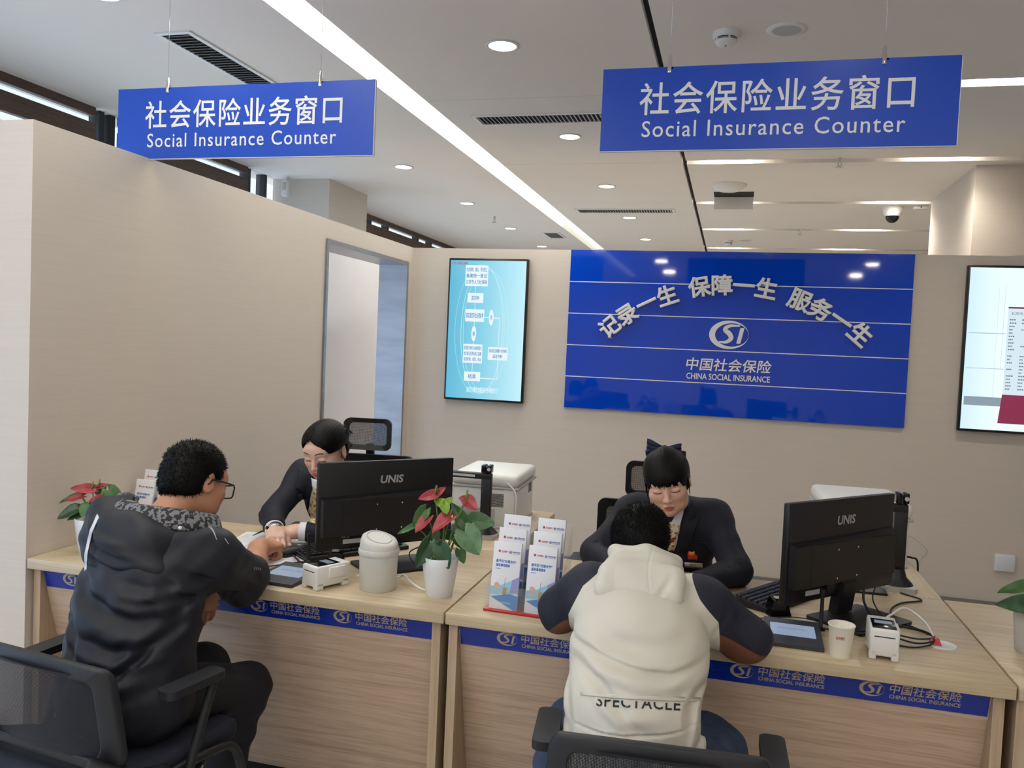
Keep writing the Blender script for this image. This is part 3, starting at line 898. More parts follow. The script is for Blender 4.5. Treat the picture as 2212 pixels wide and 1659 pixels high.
# ------------------------------------------------------------------ monitors
def make_monitor():
    t = thing('monitor', '', 'monitor')
    W, H = 0.542, 0.315
    zb = 0.062
    # local: the back faces -y, the screen +y; the foot's middle is the origin
    T = Matrix.Translation((0, 0.075, zb))
    MB().rbox(-W / 2, W / 2, 0.0, 0.022, 0, H, 0.003, M=T).build('back_shell', BLACKP, t)
    MB().box(-W / 2 + 0.006, W / 2 - 0.006, 0.0222, 0.0228, 0.014, H - 0.006, M=T).build('screen', BLACKG, t)
    # raised electronics hump
    hz0, hz1 = 0.052, 0.182
    hp = MB()
    x0, x1 = -W / 2 + 0.008, W / 2 - 0.006
    a = [(x0, 0.0, hz0), (x1, 0.0, hz0), (x1, 0.0, hz1 + 0.022), (x0, 0.0, hz1 + 0.010)]
    b = [(x0 + 0.004, -0.026, hz0), (x1 - 0.012, -0.026, hz0), (x1 - 0.012, -0.026, hz1), (x0 + 0.004, -0.026, hz1)]
    hp.add(a + b, [(4, 5, 6, 7), (0, 1, 5, 4), (1, 2, 6, 5), (2, 3, 7, 6), (3, 0, 4, 7)], M=T)
    hp.box(x0 + 0.078, x0 + 0.080, -0.0268, -0.026, hz0, hz1, M=T)
    hp.rbox(-0.085, W / 2 - 0.008, -0.016, 0.0, 0.012, 0.054, 0.003, M=T)
    hump = hp.build('electronics_hump', BLACKP, t)
    vt = MB()
    for xs in (-0.16, 0.11):
        for k in range(22):
            vt.box(xs + k * 0.0055, xs + k * 0.0055 + 0.003, -0.0245, -0.0215, hz1 - 0.001, hz1 + 0.0035, M=T)
    vt.build('vent_slots', DARK, hump)
    for (x, z) in ((-0.055, 0.160), (0.045, 0.160), (-0.055, 0.068), (0.045, 0.068)):
        MB().cyl(0.003, 0, 0.0012, 10, M=T @ Matrix.Translation((x, -0.026, z)) @ Matrix.Rotation(R(90), 4, 'X')).build('screw', CHROME, hump)
    lb = MB(); Ml = T @ frame((-0.135, -0.0006, 0.030), (1, 0, 0), (0, 0, 1))
    lb.box(-0.038, 0.032, -0.012, 0.004, 0, 0.0004, M=Ml)
    text_into(lb, 'UNIS  24', Ml @ Matrix.Translation((-0.03, 0.014, 0)), w=0.03, h=0.007, bold=0.02, depth=0.0005)
    lb.build('rating_label', mat('label_paper', (196, 198, 202), 0.5, var=0.05), t)
    lg = MB(); text_into(lg, 'UNIS', T @ frame((0.012, -0.0006, 0.246), (1, 0, 0), (0, 0, 1)), w=0.092, h=0.030, bold=0.035, shear=0.12, depth=0.0006)
    lg.build('maker_lettering', mat('grey_print', (168, 168, 172), 0.5, var=0.02), t)
    nk = MB()
    nk.add([(-0.04, 0.055, 0.012), (0.04, 0.055, 0.012), (0.04, 0.085, 0.012), (-0.04, 0.085, 0.012),
            (-0.032, 0.035, 0.11), (0.032, 0.035, 0.11), (0.032, 0.075, 0.13), (-0.032, 0.075, 0.13)],
           [(0, 1, 5, 4), (1, 2, 6, 5), (2, 3, 7, 6), (3, 0, 4, 7), (4, 5, 6, 7), (3, 2, 1, 0)])
    nk.build('stand_neck', BLACKP, t)
    ft = MB(); ft.prism(rrect(-0.135, 0.135, -0.10, 0.10, 0.012), 0.0, 0.009)
    ft.build('stand_foot', BLACKP, t)
    return t
mon = make_monitor()
def place_monitor(o, c, ang, label):
    o.location = (c[0], c[1], ZT); o.rotation_euler = (0, 0, ang)
    tag(o, label, 'monitor', 'monitors turned to the clerks')
ang = math.atan2(0.40, 0.366)
off = Vector((0, 0.075 + 0.0, 0)); off.rotate(Euler((0, 0, ang)))
place_monitor(mon, (-1.203 - off.x, 2.867 - off.y), ang, 'black monitor seen from behind on the left counter, hiding part of a woman')
mon2 = copy_tree(mon)
place_monitor(mon2, (0.378 - off.x, 2.86 - off.y), ang, 'black monitor seen from behind on the right half of the middle counter')

# ------------------------------------------------------------------ printers
def make_printer():
    t = thing('printer', '', 'printer')
    b = MB(); b.rbox(-0.145, 0.145, -0.20, 0.20, 0.0, 0.19, 0.012); body = b.build('body', WHITEP, t)
    l = MB(); l.rbox(-0.155, 0.155, -0.21, 0.21, 0.188, 0.245, 0.022, seg=3); l.build('scanner_lid', WHITEP, t)
    g = MB(); g.rbox(-0.158, 0.158, -0.205, 0.205, 0.178, 0.190, 0.004); g.build('lid_gap_band', GREYP, t)
    v = MB()
    for sx in (-1, 1):
        for k in range(10):
            v.box(sx * 0.1452 - 0.0008, sx * 0.1452 + 0.0008, 0.08, 0.15, 0.125 + k * 0.005, 0.1275 + k * 0.005)
    for k in range(12):
        v.box(0.02, 0.09, -0.2012, -0.1996, 0.10 + k * 0.005, 0.1025 + k * 0.005)
    v.build('vent_slots', DARK, body)
    tr = MB(); tr.box(-0.12, 0.05, -0.204, -0.199, 0.012, 0.09); tr.build('rear_flap', GREYP, body)
    k = MB(); k.rbox(-0.147, 0.147, -0.203, 0.203, 0.0, 0.012, 0.003); k.build('foot_band', GREYP, t)
    return t
pr = make_printer(); pr.location = (-1.045, 3.77, ZT); pr.rotation_euler = (0, 0, R(2))
tag(pr, 'white printer on the return desk behind the left monitor', 'printer', 'white office printers')
pr2 = copy_tree(pr); pr2.location = (0.555, 3.80, ZT); pr2.rotation_euler = (0, 0, R(2)); pr2.scale = (1.10, 1, 1.05)
tag(pr2, 'white printer on the return desk behind the right monitor', 'printer')

# ------------------------------------------------------------------ document cameras
def make_scanner():
    t = thing('document_scanner', '', 'scanner')
    b = MB(); b.prism(rrect(-0.06, 0.06, -0.07, 0.07, 0.02), 0.0, 0.018); b.build('base_rim', mat('silver_rim', (190, 188, 184), 0.35, 0.4, var=0.02), t)
    b = MB(); b.lathe([(0.056, 0.018), (0.050, 0.026), (0.032, 0.045), (0.024, 0.075)], 24); b.build('base_cover', BLACKP, t)
    MB().rbox(-0.022, 0.022, -0.014, 0.014, 0.04, 0.305, 0.004).build('column', BLACKP, t)
    MB().rbox(-0.19, 0.022, -0.015, 0.015, 0.285, 0.315, 0.004).build('arm', BLACKP, t)
    MB().box(-0.185, -0.05, -0.0156, -0.014, 0.294, 0.306).build('arm_inlay', GREYP, t)
    h = MB(); h.rbox(-0.022, -0.004, -0.022, 0.022, 0.318, 0.358, 0.004); h.rbox(0.004, 0.022, -0.022, 0.022, 0.318, 0.358, 0.004); h.rbox(-0.006, 0.006, -0.016, 0.016, 0.312, 0.352, 0.002)
    hd = h.build('camera_head', BLACKG, t)
    MB().cyl(0.008, 0, 0.002, 14, M=Matrix.Translation((0.013, -0.022, 0.338)) @ Matrix.Rotation(R(90), 4, 'X')).build('lens', GREYP, hd)
    MB().rbox(-0.24, -0.05, -0.13, 0.13, 0.0, 0.008, 0.002).build('scan_mat', BLACKP, t)
    return t
scn = make_scanner(); scn.location = (-0.985, 3.42, ZT); scn.scale = (1, 1, 0.86)
tag(scn, 'black document camera with arm reaching left, in front of the left printer', 'scanner', 'document cameras')
scn2 = copy_tree(scn); scn2.location = (0.625, 3.28, ZT); scn2.scale = (1, 1, 0.98)
tag(scn2, 'black document camera with silver base rim behind the right monitor', 'scanner')

# ------------------------------------------------------------------ small devices on the counters
def make_reader():
    t = thing('card_reader', '', 'card reader')
    # long axis y, front towards -y; the lower front corners are cut as feet
    W, D, H = 0.080, 0.135, 0.078
    b = MB()
    b.rbox(-W / 2, W / 2, -D / 2, D / 2, 0.009, H, 0.006)
    for (x, y) in ((-1, -1), (1, -1), (-1, 1), (1, 1)):
        b.rbox(x * W / 2 - (0.020 if x > 0 else 0), x * W / 2 + (0.020 if x < 0 else 0), y * D / 2 - (0.03 if y > 0 else 0), y * D / 2 + (0.03 if y < 0 else 0), 0.0, 0.024, 0.003)
    b.build('case', WHITEP, t)
    MB().rbox(-W / 2 + 0.007, W / 2 - 0.007, -D / 2 + 0.010, D / 2 - 0.035, H - 0.002, H + 0.001, 0.001).build('black_top', BLACKG, t)
    MB().box(-0.024, 0.024, -0.012, 0.016, H + 0.0008, H + 0.0014).build('small_display', emit('lcd', (150, 165, 178), 0.5), t)
    MB().box(-W / 2 + 0.012, W / 2 - 0.012, -D / 2 - 0.0004, -D / 2 + 0.002, 0.058, 0.0605).build('card_slot', DARK, t)
    MB().rbox(W / 2 - 0.001, W / 2 + 0.006, -0.02, 0.045, 0.034, 0.070, 0.002).build('side_clip', WHITEP, t)
    return t
rd = make_reader(); rd.location = (-1.262, 2.503, ZT); rd.rotation_euler = (0, 0, R(-26))
tag(rd, 'white card reader beside the signature pad on the left counter', 'card reader', 'white card readers')
rd2 = copy_tree(rd); rd2.location = (0.453, 2.525, ZT); rd2.rotation_euler = (0, 0, R(-4)); rd2.scale = (0.95, 1, 1.1)
tag(rd2, 'white card reader right of the paper cup', 'card reader')
def make_pad(label, loc, rz, sc=1.0, lift=0.010):
    t = thing('signature_pad', label, 'signature pad', loc, rz, 'signature pads')
    W, D = 0.160, 0.205
    prof = [(-D / 2, 0.0), (D / 2, 0.0), (D / 2, 0.012 + lift), (-D / 2, 0.011)]
    m = Matrix(((0, 0, 1, 0), (1, 0, 0, 0), (0, 1, 0, 0), (0, 0, 0, 1)))
    MB().prism(prof, -W / 2, W / 2, M=m).build('body', mat('slate_plastic', (58, 62, 70), 0.4, var=0.05), t)
    sl_ = math.atan2(lift + 0.001, D)
    Mt = Matrix.Translation((0, 0, 0.0115 + lift / 2)) @ Matrix.Rotation(sl_, 4, 'X')
    d = MB(); d.box(-0.063, 0.063, -0.035, 0.058, 0, 0.0008, M=Mt)
    dd = d.build('pad_screen', emit('pad_glow', (176, 196, 226), 0.55), t)
    x = MB(); text_into(x, '请在此处签字确认', Mt @ Matrix.Translation((0.0, 0.02, 0)), w=0.085, h=0.009, depth=0.0012)
    x.build('pad_text', emit('pad_ink', (120, 136, 160), 0.4), dd)
    return t
make_pad('grey signature pad with lit screen under the dark sleeve on the left counter', (-1.418, 2.535, ZT), R(-4))
make_pad('grey signature pad with lit screen left of the paper cup', (0.217, 2.565, ZT), R(-1))
cp = thing('paper_cup', 'white paper cup with red print between signature pad and card reader', 'cup', (0.335, 2.453, ZT))
MB().lathe([(0.026, 0.0), (0.0265, 0.003), (0.0345, 0.084), (0.036, 0.086), (0.0365, 0.0885), (0.0355, 0.0905), (0.0335, 0.0885), (0.0255, 0.005), (0.001, 0.004)], 36, cap=False).build('cup_wall', mat('cup_paper', (236, 232, 216), 0.6, var=0.01), cp)
ctx = MB()
me_ = text_mesh('北京银行', 0.02, 0); 
co_ = [v.co.copy() for v in me_.vertices]; xs_ = [c.x for c in co_]
def cupwrap(c, x0, x1, h, zc, rr):
    u = (c.x - (x0 + x1) / 2) / (x1 - x0)
    a = R(-100) + u * 0.75
    return (rr * math.cos(a), rr * math.sin(a), zc + (c.y - 0.35) * h)
ctx.add([cupwrap(c, min(xs_), max(xs_), 0.0095, 0.058, 0.0326) for c in co_], [tuple(p.vertices) for p in me_.polygons])
bpy.data.meshes.remove(me_)
ctx.build('red_print', mat('red_print', (190, 60, 60), 0.5, var=0.02), cp)

bn = thing('desk_bin', 'small pale grey round bin with a swing lid on the left counter', 'bin', (-1.092, 2.540, ZT))
MB().lathe([(0.058, 0.0), (0.060, 0.003), (0.064, 0.122), (0.064, 0.124)], 40).build('drum', mat('pale_grey_plastic', (208, 208, 202), 0.42, var=0.015), bn)
def lid_profile():
    b = MB(); n = 40
    b.lathe([(0.067, 0.118), (0.0675, 0.122), (0.0675, 0.132), (0.064, 0.136)], n, cap=False)
    # sloped hood: the rim rises at the back and dips at the front right
    vs = []; fs = []
    for (r, k) in ((0.064, 0.0), (0.062, 0.55), (0.057, 0.9), (0.048, 1.0)):
        for i in range(n):
            a = 2 * PI * i / n
            top = 0.036 - 0.017 * math.sin(a - R(-60)) * -1 - 0.0
            top = 0.034 + 0.014 * math.cos(a - R(150))
            vs.append((r * math.cos(a), r * math.sin(a), 0.136 + top * k))
    for j in range(3):
        for i in range(n):
            i2 = (i + 1) % n
            fs.append((j * n + i, j * n + i2, (j + 1) * n + i2, (j + 1) * n + i))
    b.add(vs, fs, 0, True)
    b.add(vs[-n:], [tuple(range(n))])
    return b
bl = lid_profile().build('lid', MATS['pale_grey_plastic'], bn)
fl = MB(); n = 36
Mf = Matrix.Translation((0, 0, 0.1714)) @ Matrix(((1, 0, 0, 0), (0, 1, 0, 0), (0.014 / 0.048 * math.cos(R(150)), 0.014 / 0.048 * math.sin(R(150)), 1, 0), (0, 0, 0, 1)))
fl.ring(ell(0, 0, 0.042, 0.042, n), ell(0, 0, 0.040, 0.040, n), 0, 0.0008, M=Mf)
fl.build('flap_seam', GREYP, bl)

def make_keyboard():
    t = thing('keyboard', '', 'keyboard')
    m = Matrix(((0, 0, 1, 0), (1, 0, 0, 0), (0, 1, 0, 0), (0, 0, 0, 1)))
    MB().prism([(-0.075, 0), (0.075, 0), (0.075, 0.026), (-0.075, 0.014)], -0.215, 0.215, M=m).build('base', BLACKP, t)
    k = MB()
    sl_ = math.atan2(0.012, 0.15)
    Mt = Matrix.Translation((0, 0, 0.020)) @ Matrix.Rotation(sl_, 4, 'X')
    for r_ in range(6):
        y = -0.058 + r_ * 0.0205
        x = -0.205
        widths = [0.0165] * 15 + [-0.008] + [0.0165] * 3 + [-0.006] + [0.0165] * 4
        if r_ == 0: widths = [0.022, 0.018, 0.022, 0.115, 0.022, 0.018, 0.022, 0.012] + [-0.008] + [0.0165] * 3 + [-0.006] + [0.0165] * 4
        for w in widths:
            if w < 0: x -= w; continue
            k.add([(x, y, 0), (x + w, y, 0), (x + w, y + 0.017, 0), (x, y + 0.017, 0), (x + 0.002, y + 0.002, 0.007), (x + w - 0.002, y + 0.002, 0.007), (x + w - 0.002, y + 0.015, 0.007), (x + 0.002, y + 0.015, 0.007)],
                  [(0, 1, 5, 4), (1, 2, 6, 5), (2, 3, 7, 6), (3, 0, 4, 7), (4, 5, 6, 7)], M=Mt)
            x += w + 0.0015
    k.build('keys', mat('key_black', (30, 32, 38), 0.35, var=0.1), t)
    return t
kb = make_keyboard(); kb.location = (0.215, 2.985, ZT); kb.rotation_euler = (0, 0, R(58))
tag(kb, 'black keyboard behind the right monitor', 'keyboard', 'black keyboards')
kb2 = copy_tree(kb); kb2.location = (-1.385, 2.945, ZT); kb2.rotation_euler = (0, 0, R(52))
tag(kb2, 'black keyboard mostly hidden behind the left monitor', 'keyboard')
ms = thing('mouse', 'black computer mouse under the joined hands on the left counter', 'mouse', (-1.555, 2.80, ZT), R(60))
MB().ball((0, 0, 0.012), (0.058, 0.032, 0.024), 20).build('shell', BLACKP, ms)
MB().ball((0.03, 0, 0.032), (0.010, 0.003, 0.005), 10).build('wheel', GREYP, ms)
MB().prism(rrect(-0.058, 0.058, -0.031, 0.031, 0.025), 0, 0.012).build('underside', BLACKP, ms)
def make_finger(loc, rz, label):
    t = thing('fingerprint_reader', label, 'fingerprint reader', loc, rz, 'fingerprint readers')
    a = [(-0.036, -0.028, 0), (0.036, -0.028, 0), (0.036, 0.028, 0), (-0.036, 0.028, 0), (-0.022, -0.020, 0.050), (0.022, -0.020, 0.050), (0.022, 0.020, 0.056), (-0.022, 0.020, 0.056)]
    MB().add(a, [(0, 1, 5, 4), (1, 2, 6, 5), (2, 3, 7, 6), (3, 0, 4, 7), (4, 5, 6, 7), (3, 2, 1, 0)]).build('body', BLACKG, t)
    MB().box(-0.012, 0.012, -0.012, 0.012, 0.0535, 0.0555).build('sensor_window', GREYP, t)
make_finger((0.185, 2.775, ZT), R(20), 'small black fingerprint reader in front of the right keyboard')
make_finger((-1.345, 2.735, ZT), R(20), 'small black fingerprint reader under the left monitor')
def antenna(loc, label, h):
    t = thing('wireless_antenna', label, 'antenna', loc, 0, 'black stick antennas')
    MB().lathe([(0.0075, 0.0), (0.0075, 0.004), (0.006, 0.006), (0.0055, h - 0.02), (0.0065, h - 0.015), (0.0065, h)], 14).build('rod', BLACKP, t)
    MB().cyl(0.014, 0, 0.004, 16).build('magnet_foot', BLACKP, t)
antenna((-1.452, 2.735, ZT), 'thin black stick antenna behind the left card reader', 0.105)
antenna((0.305, 2.667, ZT), 'thin black stick antenna between signature pad and right monitor', 0.125)

# paper sheets on the left counter
def sheet(loc, rz, label, curl=0.004):
    t = thing('paper_form', label, 'paper', loc, rz, 'paper forms on the left counter')
    P = []
    for i in range(9):
        row = []
        for j in range(7):
            u = i / 8 - 0.5; v = j / 6 - 0.5
            row.append((v * 0.21, u * 0.297, 0.0015 + curl * (abs(v) * 2) ** 3 * (0.5 + u)))
        P.append(row)
    MB().grid(P).build('page', mat('paper', (228, 230, 234), 0.75, var=0.01), t)
    x = MB()
    random.seed(len(label))
    for r_ in range(12):
        for c_ in range(3):
            xa = -0.085 + c_ * 0.058; w = random.uniform(0.010, 0.035)
            x.box(xa, xa + w, -0.12 + r_ * 0.02, -0.1188 + r_ * 0.02, 0.0022, 0.0024)
    x.box(-0.09, 0.09, 0.10, 0.1006, 0.0022, 0.0024); x.box(-0.09, -0.089, -0.02, 0.10, 0.0022, 0.0024); x.box(0.089, 0.09, -0.02, 0.10, 0.0022, 0.0024); x.box(-0.09, 0.09, -0.02, -0.019, 0.0022, 0.0024)
    x.build('print', mat('ink', (160, 164, 172), 0.6, var=0.05), t)
sheet((-1.775, 2.93, ZT), R(12), 'printed form lying behind the clerk\'s hand on the left counter', 0.0)
sheet((-1.62, 2.70, ZT + 0.0012), R(-38), 'printed form under the dark sleeve on the left counter')
sheet((-1.60, 3.02, ZT + 0.003), R(75), 'paper sheet behind the mouse on the left counter', 0.0)

# cable outlet and cables
gr = thing('cable_outlet', 'round pale cable outlet with red collar on the middle counter', 'cable outlet', (0.640, 2.660, ZT))
MB().lathe([(0.041, 0.0), (0.041, 0.002), (0.037, 0.004), (0.034, 0.003), (0.001, 0.003)], 32, cap=False).build('cover', mat('pale_green_plastic', (214, 224, 222), 0.35, var=0.01), gr)
MB().add([(-0.034, -0.014, 0.003), (-0.004, -0.018, 0.003), (-0.002, 0.010, 0.003), (-0.032, 0.014, 0.003), (-0.034, -0.008, 0.017), (-0.010, -0.010, 0.020), (-0.010, 0.006, 0.020), (-0.032, 0.010, 0.017)],
         [(0, 1, 5, 4), (1, 2, 6, 5), (2, 3, 7, 6), (3, 0, 4, 7), (4, 5, 6, 7)]).build('red_collar', mat('red_plastic', (200, 30, 40), 0.4, var=0.03), gr)
CABW = mat('white_cable', (226, 226, 224), 0.45, var=0.02)
CABB = mat('black_cable', (20, 20, 22), 0.5, var=0.05)
def cable(label, pts, r, m):
    o = MB().tube(smooth_path(pts, 8), r, 8).build('cable', m)
    tag(o, label, 'cable')
    return o
z = ZT
cable('white cable arching from the right card reader to the outlet', [(0.45, 2.60, z + 0.055), (0.50, 2.66, z + 0.075), (0.55, 2.73, z + 0.078), (0.60, 2.72, z + 0.05), (0.620, 2.675, z + 0.02)], 0.0034, CABW)
cable('thick black cable curving from the right monitor to the outlet', [(0.455, 2.895, z + 0.085), (0.455, 2.87, z + 0.045), (0.48, 2.82, z + 0.012), (0.54, 2.79, z + 0.006), (0.60, 2.75, z + 0.01), (0.622, 2.68, z + 0.018)], 0.004, CABB)
cable('thin black cable dropping from the right monitor', [(0.495, 2.93, z + 0.085), (0.485, 2.90, z + 0.05), (0.50, 2.86, z + 0.02), (0.52, 2.80, z + 0.004)], 0.0022, CABB)
cable('black cable snaking from the right document camera', [(0.625, 3.20, z + 0.004), (0.68, 3.13, z + 0.004), (0.60, 3.06, z + 0.004), (0.55, 2.95, z + 0.004), (0.56, 2.84, z + 0.004), (0.60, 2.78, z + 0.004), (0.62, 2.74, z + 0.004)], 0.003, CABB)
cable('black cable lying from the signature pad past the cup to the outlet', [(0.30, 2.665, z + 0.008), (0.38, 2.63, z + 0.012), (0.48, 2.64, z + 0.016), (0.56, 2.625, z + 0.008), (0.61, 2.64, z + 0.014), (0.617, 2.657, z + 0.018)], 0.0028, CABB)
cable('second black cable beside the right card reader to the outlet', [(0.50, 2.60, z + 0.004), (0.55, 2.595, z + 0.004), (0.60, 2.625, z + 0.008), (0.617, 2.652, z + 0.016)], 0.0026, CABB)
cable('third black cable over the others by the outlet', [(0.40, 2.66, z + 0.014), (0.50, 2.668, z + 0.014), (0.57, 2.655, z + 0.012), (0.617, 2.662, z + 0.017)], 0.0026, CABB)
cable('thin black cable from the fingerprint reader along the monitor foot', [(0.05, 2.66, z + 0.005), (0.13, 2.70, z + 0.004), (0.205, 2.735, z + 0.006), (0.26, 2.72, z + 0.014), (0.33, 2.69, z + 0.016), (0.42, 2.68, z + 0.014)], 0.0018, CABB)
cable('white cable between the left bin and the middle plant pot', [(-1.19, 2.585, z + 0.02), (-1.08, 2.66, z + 0.006), (-1.035, 2.625, z + 0.028), (-0.985, 2.575, z + 0.02), (-0.93, 2.56, z + 0.006), (-0.88, 2.60, z + 0.006)], 0.0034, CABW)
cable('black cable hanging from the left monitor', [(-1.03, 2.99, z + 0.09), (-1.02, 2.93, z + 0.05), (-1.04, 2.86, z + 0.02), (-1.00, 2.80, z + 0.014), (-0.96, 2.70, z + 0.006), (-0.90, 2.68, z + 0.005)], 0.0035, CABB)
cable('black cable coiled on the left monitor foot', [(-1.06, 2.92, z + 0.07), (-1.10, 2.84, z + 0.05), (-1.06, 2.80, z + 0.02), (-0.99, 2.76, z + 0.016), (-0.96, 2.68, z + 0.006)], 0.0025, CABB)
cable('black cord coiled behind the left signature pad', [(-1.51, 2.78, z + 0.006), (-1.50, 2.74, z + 0.02), (-1.46, 2.70, z + 0.022), (-1.42, 2.69, z + 0.014), (-1.44, 2.66, z + 0.02), (-1.48, 2.69, z + 0.026), (-1.52, 2.75, z + 0.012)], 0.0035, CABB)
cable('pale thin cable looping from the right printer', [(0.725, 3.72, z + 0.12), (0.78, 3.75, z + 0.09), (0.83, 3.78, z + 0.04), (0.80, 3.80, z - 0.03), (0.79, 3.80, z - 0.2)], 0.0018, CABW)
cable('black plug cable leaving the right printer', [(0.722, 3.72, z + 0.022), (0.76, 3.73, z + 0.02), (0.79, 3.745, z - 0.01), (0.79, 3.75, z - 0.2)], 0.004, CABB)
cable('white cable hanging down the left printer', [(-0.93, 3.565, z + 0.21), (-0.885, 3.54, z + 0.17), (-0.88, 3.53, z + 0.08), (-0.885, 3.54, z + 0.004)], 0.003, CABW)

# ------------------------------------------------------------------ leaflet holders
ACR = clear_plastic('acrylic', (236, 240, 244), 0.07, 0.04)
PAPERW = mat('leaflet_white', (232, 233, 238), 0.5, var=0.005)
L_BLUE = mat('leaflet_blue', (40, 128, 196), 0.5, var=0.02)
L_INK = mat('leaflet_ink', (36, 110, 196), 0.5, var=0.02)
L_RED = mat('leaflet_red', (196, 62, 62), 0.5, var=0.02)
L_NAVY = mat('leaflet_navy', (50, 84, 160), 0.5, var=0.02)
L_LILAC = mat('leaflet_lilac', (150, 150, 205), 0.5, var=0.1)
L_CYAN = mat('leaflet_cyan', (150, 205, 225), 0.5, var=0.08)
L_SKIN = mat('leaflet_tan', (212, 178, 160), 0.5, var=0.08)
L_GOLD = mat('leaflet_gold', (180, 140, 84), 0.5, var=0.08)
HOLD = (PAPERW, L_BLUE, L_INK, L_RED, L_NAVY, L_LILAC, L_CYAN, L_SKIN, L_GOLD)
def make_leaflet():
    """a pile of folded leaflets leaning back; local: face towards -y, bottom edge at the origin"""
    W, H = 0.090, 0.205
    T = 0.010
    b = MB()
    b.rbox(-W / 2, W / 2, 0.0, T, 0, H, 0.001)
    M = frame((0, -0.0004, 0), (1, 0, 0), (0, 0, 1))
    text_into(b, '北京银行', M @ Matrix.Translation((-0.008, 0.176, 0)), w=0.022, h=0.0062, bold=0.02, mi=3, depth=0.0002)
    b.prism(ell(-0.025, 0.1765, 0.0036, 0.0040, 18), 0.0, 0.0002, 3, M)
    b.ring(ell(0.011, 0.1755, 0.0042, 0.0040, 18), ell(0.0118, 0.1755, 0.0030, 0.0029, 18), 0, 0.0002, 4, M, False)
    text_into(b, 'SI', M @ Matrix.Translation((0.0115, 0.1755, 0)), w=0.004, h=0.004, bold=0.03, mi=4, depth=0.0002)
    text_into(b, '中国社会保险', M @ Matrix.Translation((0.029, 0.177, 0)), w=0.025, h=0.0046, bold=0.02, mi=4, depth=0.0002)
    text_into(b, 'CHINA SOCIAL INSURANCE', M @ Matrix.Translation((0.029, 0.1725, 0)), w=0.025, h=0.0018, bold=0.02, mi=4, depth=0.0002)
    text_into(b, '昌平区“社银合作”', M @ Matrix.Translation((0.0, 0.1465, 0)), w=0.066, h=0.0095, bold=0.03, mi=2, depth=0.0002)
    text_into(b, '服务事项清单', M @ Matrix.Translation((-0.010, 0.1335, 0)), w=0.045, h=0.0095, bold=0.03, mi=2, depth=0.0002)
    b.prism([(-0.033, 0.122), (-0.017, 0.122), (-0.017, 0.1235), (-0.033, 0.1235)], 0, 0.0002, 2, M)
    # printed picture: hands stacking coins, blue foot
    b.prism([(-W / 2, 0.043), (W / 2, 0.052), (W / 2, 0.098), (0.02, 0.090), (-0.01, 0.074), (-W / 2, 0.066)], 0, 0.00012, 6, M)
    b.prism([(0.018, 0.052), (W / 2, 0.054), (W / 2, 0.104), (0.024, 0.092)], 0, 0.0002, 5, M)
    b.prism([(-0.034, 0.060), (-0.012, 0.058), (-0.016, 0.076), (-0.024, 0.082), (-0.032, 0.078)], 0, 0.0002, 7, M)
    b.prism([(-0.030, 0.044), (-0.016, 0.044), (-0.016, 0.060), (-0.030, 0.058)], 0, 0.0003, 6, M)
    b.prism([(-0.004, 0.044), (0.008, 0.044), (0.008, 0.068), (-0.004, 0.067)], 0, 0.0003, 8, M)
    b.prism([(-0.0015, 0.068), (0.0005, 0.068), (0.002, 0.098), (0.001, 0.098)], 0, 0.0003, 5, M)
    b.prism([(-0.042, 0.036), (0.020, 0.050), (W / 2, 0.044), (W / 2, 0.002), (0.036, 0.0005)], 0, 0.0003, 1, M)
    text_into(b, '北京市昌平区社保', M @ Matrix.Translation((0.006, 0.021, 0)), w=0.034, h=0.0055, mi=0, depth=0.0005)
    return b.build('leaflet_pile', list(HOLD))
def leaflet_holder(loc, rz, label, places):
    t = thing('leaflet_holder', label, 'leaflet holder', loc, rz, 'clear leaflet holders')
    W = 0.232
    MB().rbox(-W / 2, W / 2, -0.008, 0.155, 0.0, 0.008, 0.002).build('red_base', mat('red_acrylic', (196, 24, 36), 0.25, var=0.02), t)
    a = MB()
    for k in range(4):
        y = -0.006 + k * 0.048; z0 = 0.008 + k * 0.030
        hgt = 0.075 if k < 3 else 0.16
        Mx = Matrix.Translation((0, y, 0.008)) @ Matrix.Rotation(R(-9), 4, 'X')
        a.box(-W / 2, W / 2, 0, 0.002, 0, z0 + hgt - 0.008 if k else 0.072, M=Mx)
    for x in (-W / 2, 0.0, W / 2 - 0.002):
        a.prism([(-0.006, 0.008), (0.150, 0.008), (0.175, 0.25), (0.150, 0.25), (0.10, 0.16), (0.012, 0.085)], x - 0.0005, x + 0.002, M=Matrix(((0, 0, 1, 0), (1, 0, 0, 0), (0, 1, 0, 0), (0, 0, 0, 1))))
    a.build('clear_tiers', ACR, t)
    return t
leaf0 = make_leaflet()
LH = []
def fill_holder(loc, rz, label, rows, where):
    leaflet_holder(loc, rz, label, None)
    for row in range(rows):
        for col, side in enumerate(('left', 'right')):
            o = leaf0 if not LH else leaf0.copy()
            if LH: COL.objects.link(o)
            LH.append(o)
            M = Matrix.Translation(loc) @ Matrix.Rotation(rz, 4, 'Z') @ Matrix.Translation((-0.056 + col * 0.114, 0.001 + row * 0.046, 0.0085 + row * 0.034)) @ Matrix.Rotation(R(-9), 4, 'X')
            o.matrix_world = M
            rn = ('front', 'middle', 'back')[row]
            tag(o, 'white and blue leaflets, %s row, %s pocket of the %s' % (rn, side, where), 'leaflets', 'leaflets in the clear holders')
hl = (-0.585, 2.452, ZT)
fill_holder(hl, R(-3), 'clear leaflet holder with red base on the middle counter', 3, 'holder on the middle counter')
fill_holder((-2.225, 2.86, ZT), R(-4), 'clear leaflet holder by the left wall, mostly hidden by the man in dark jacket', 2, 'holder by the left wall')
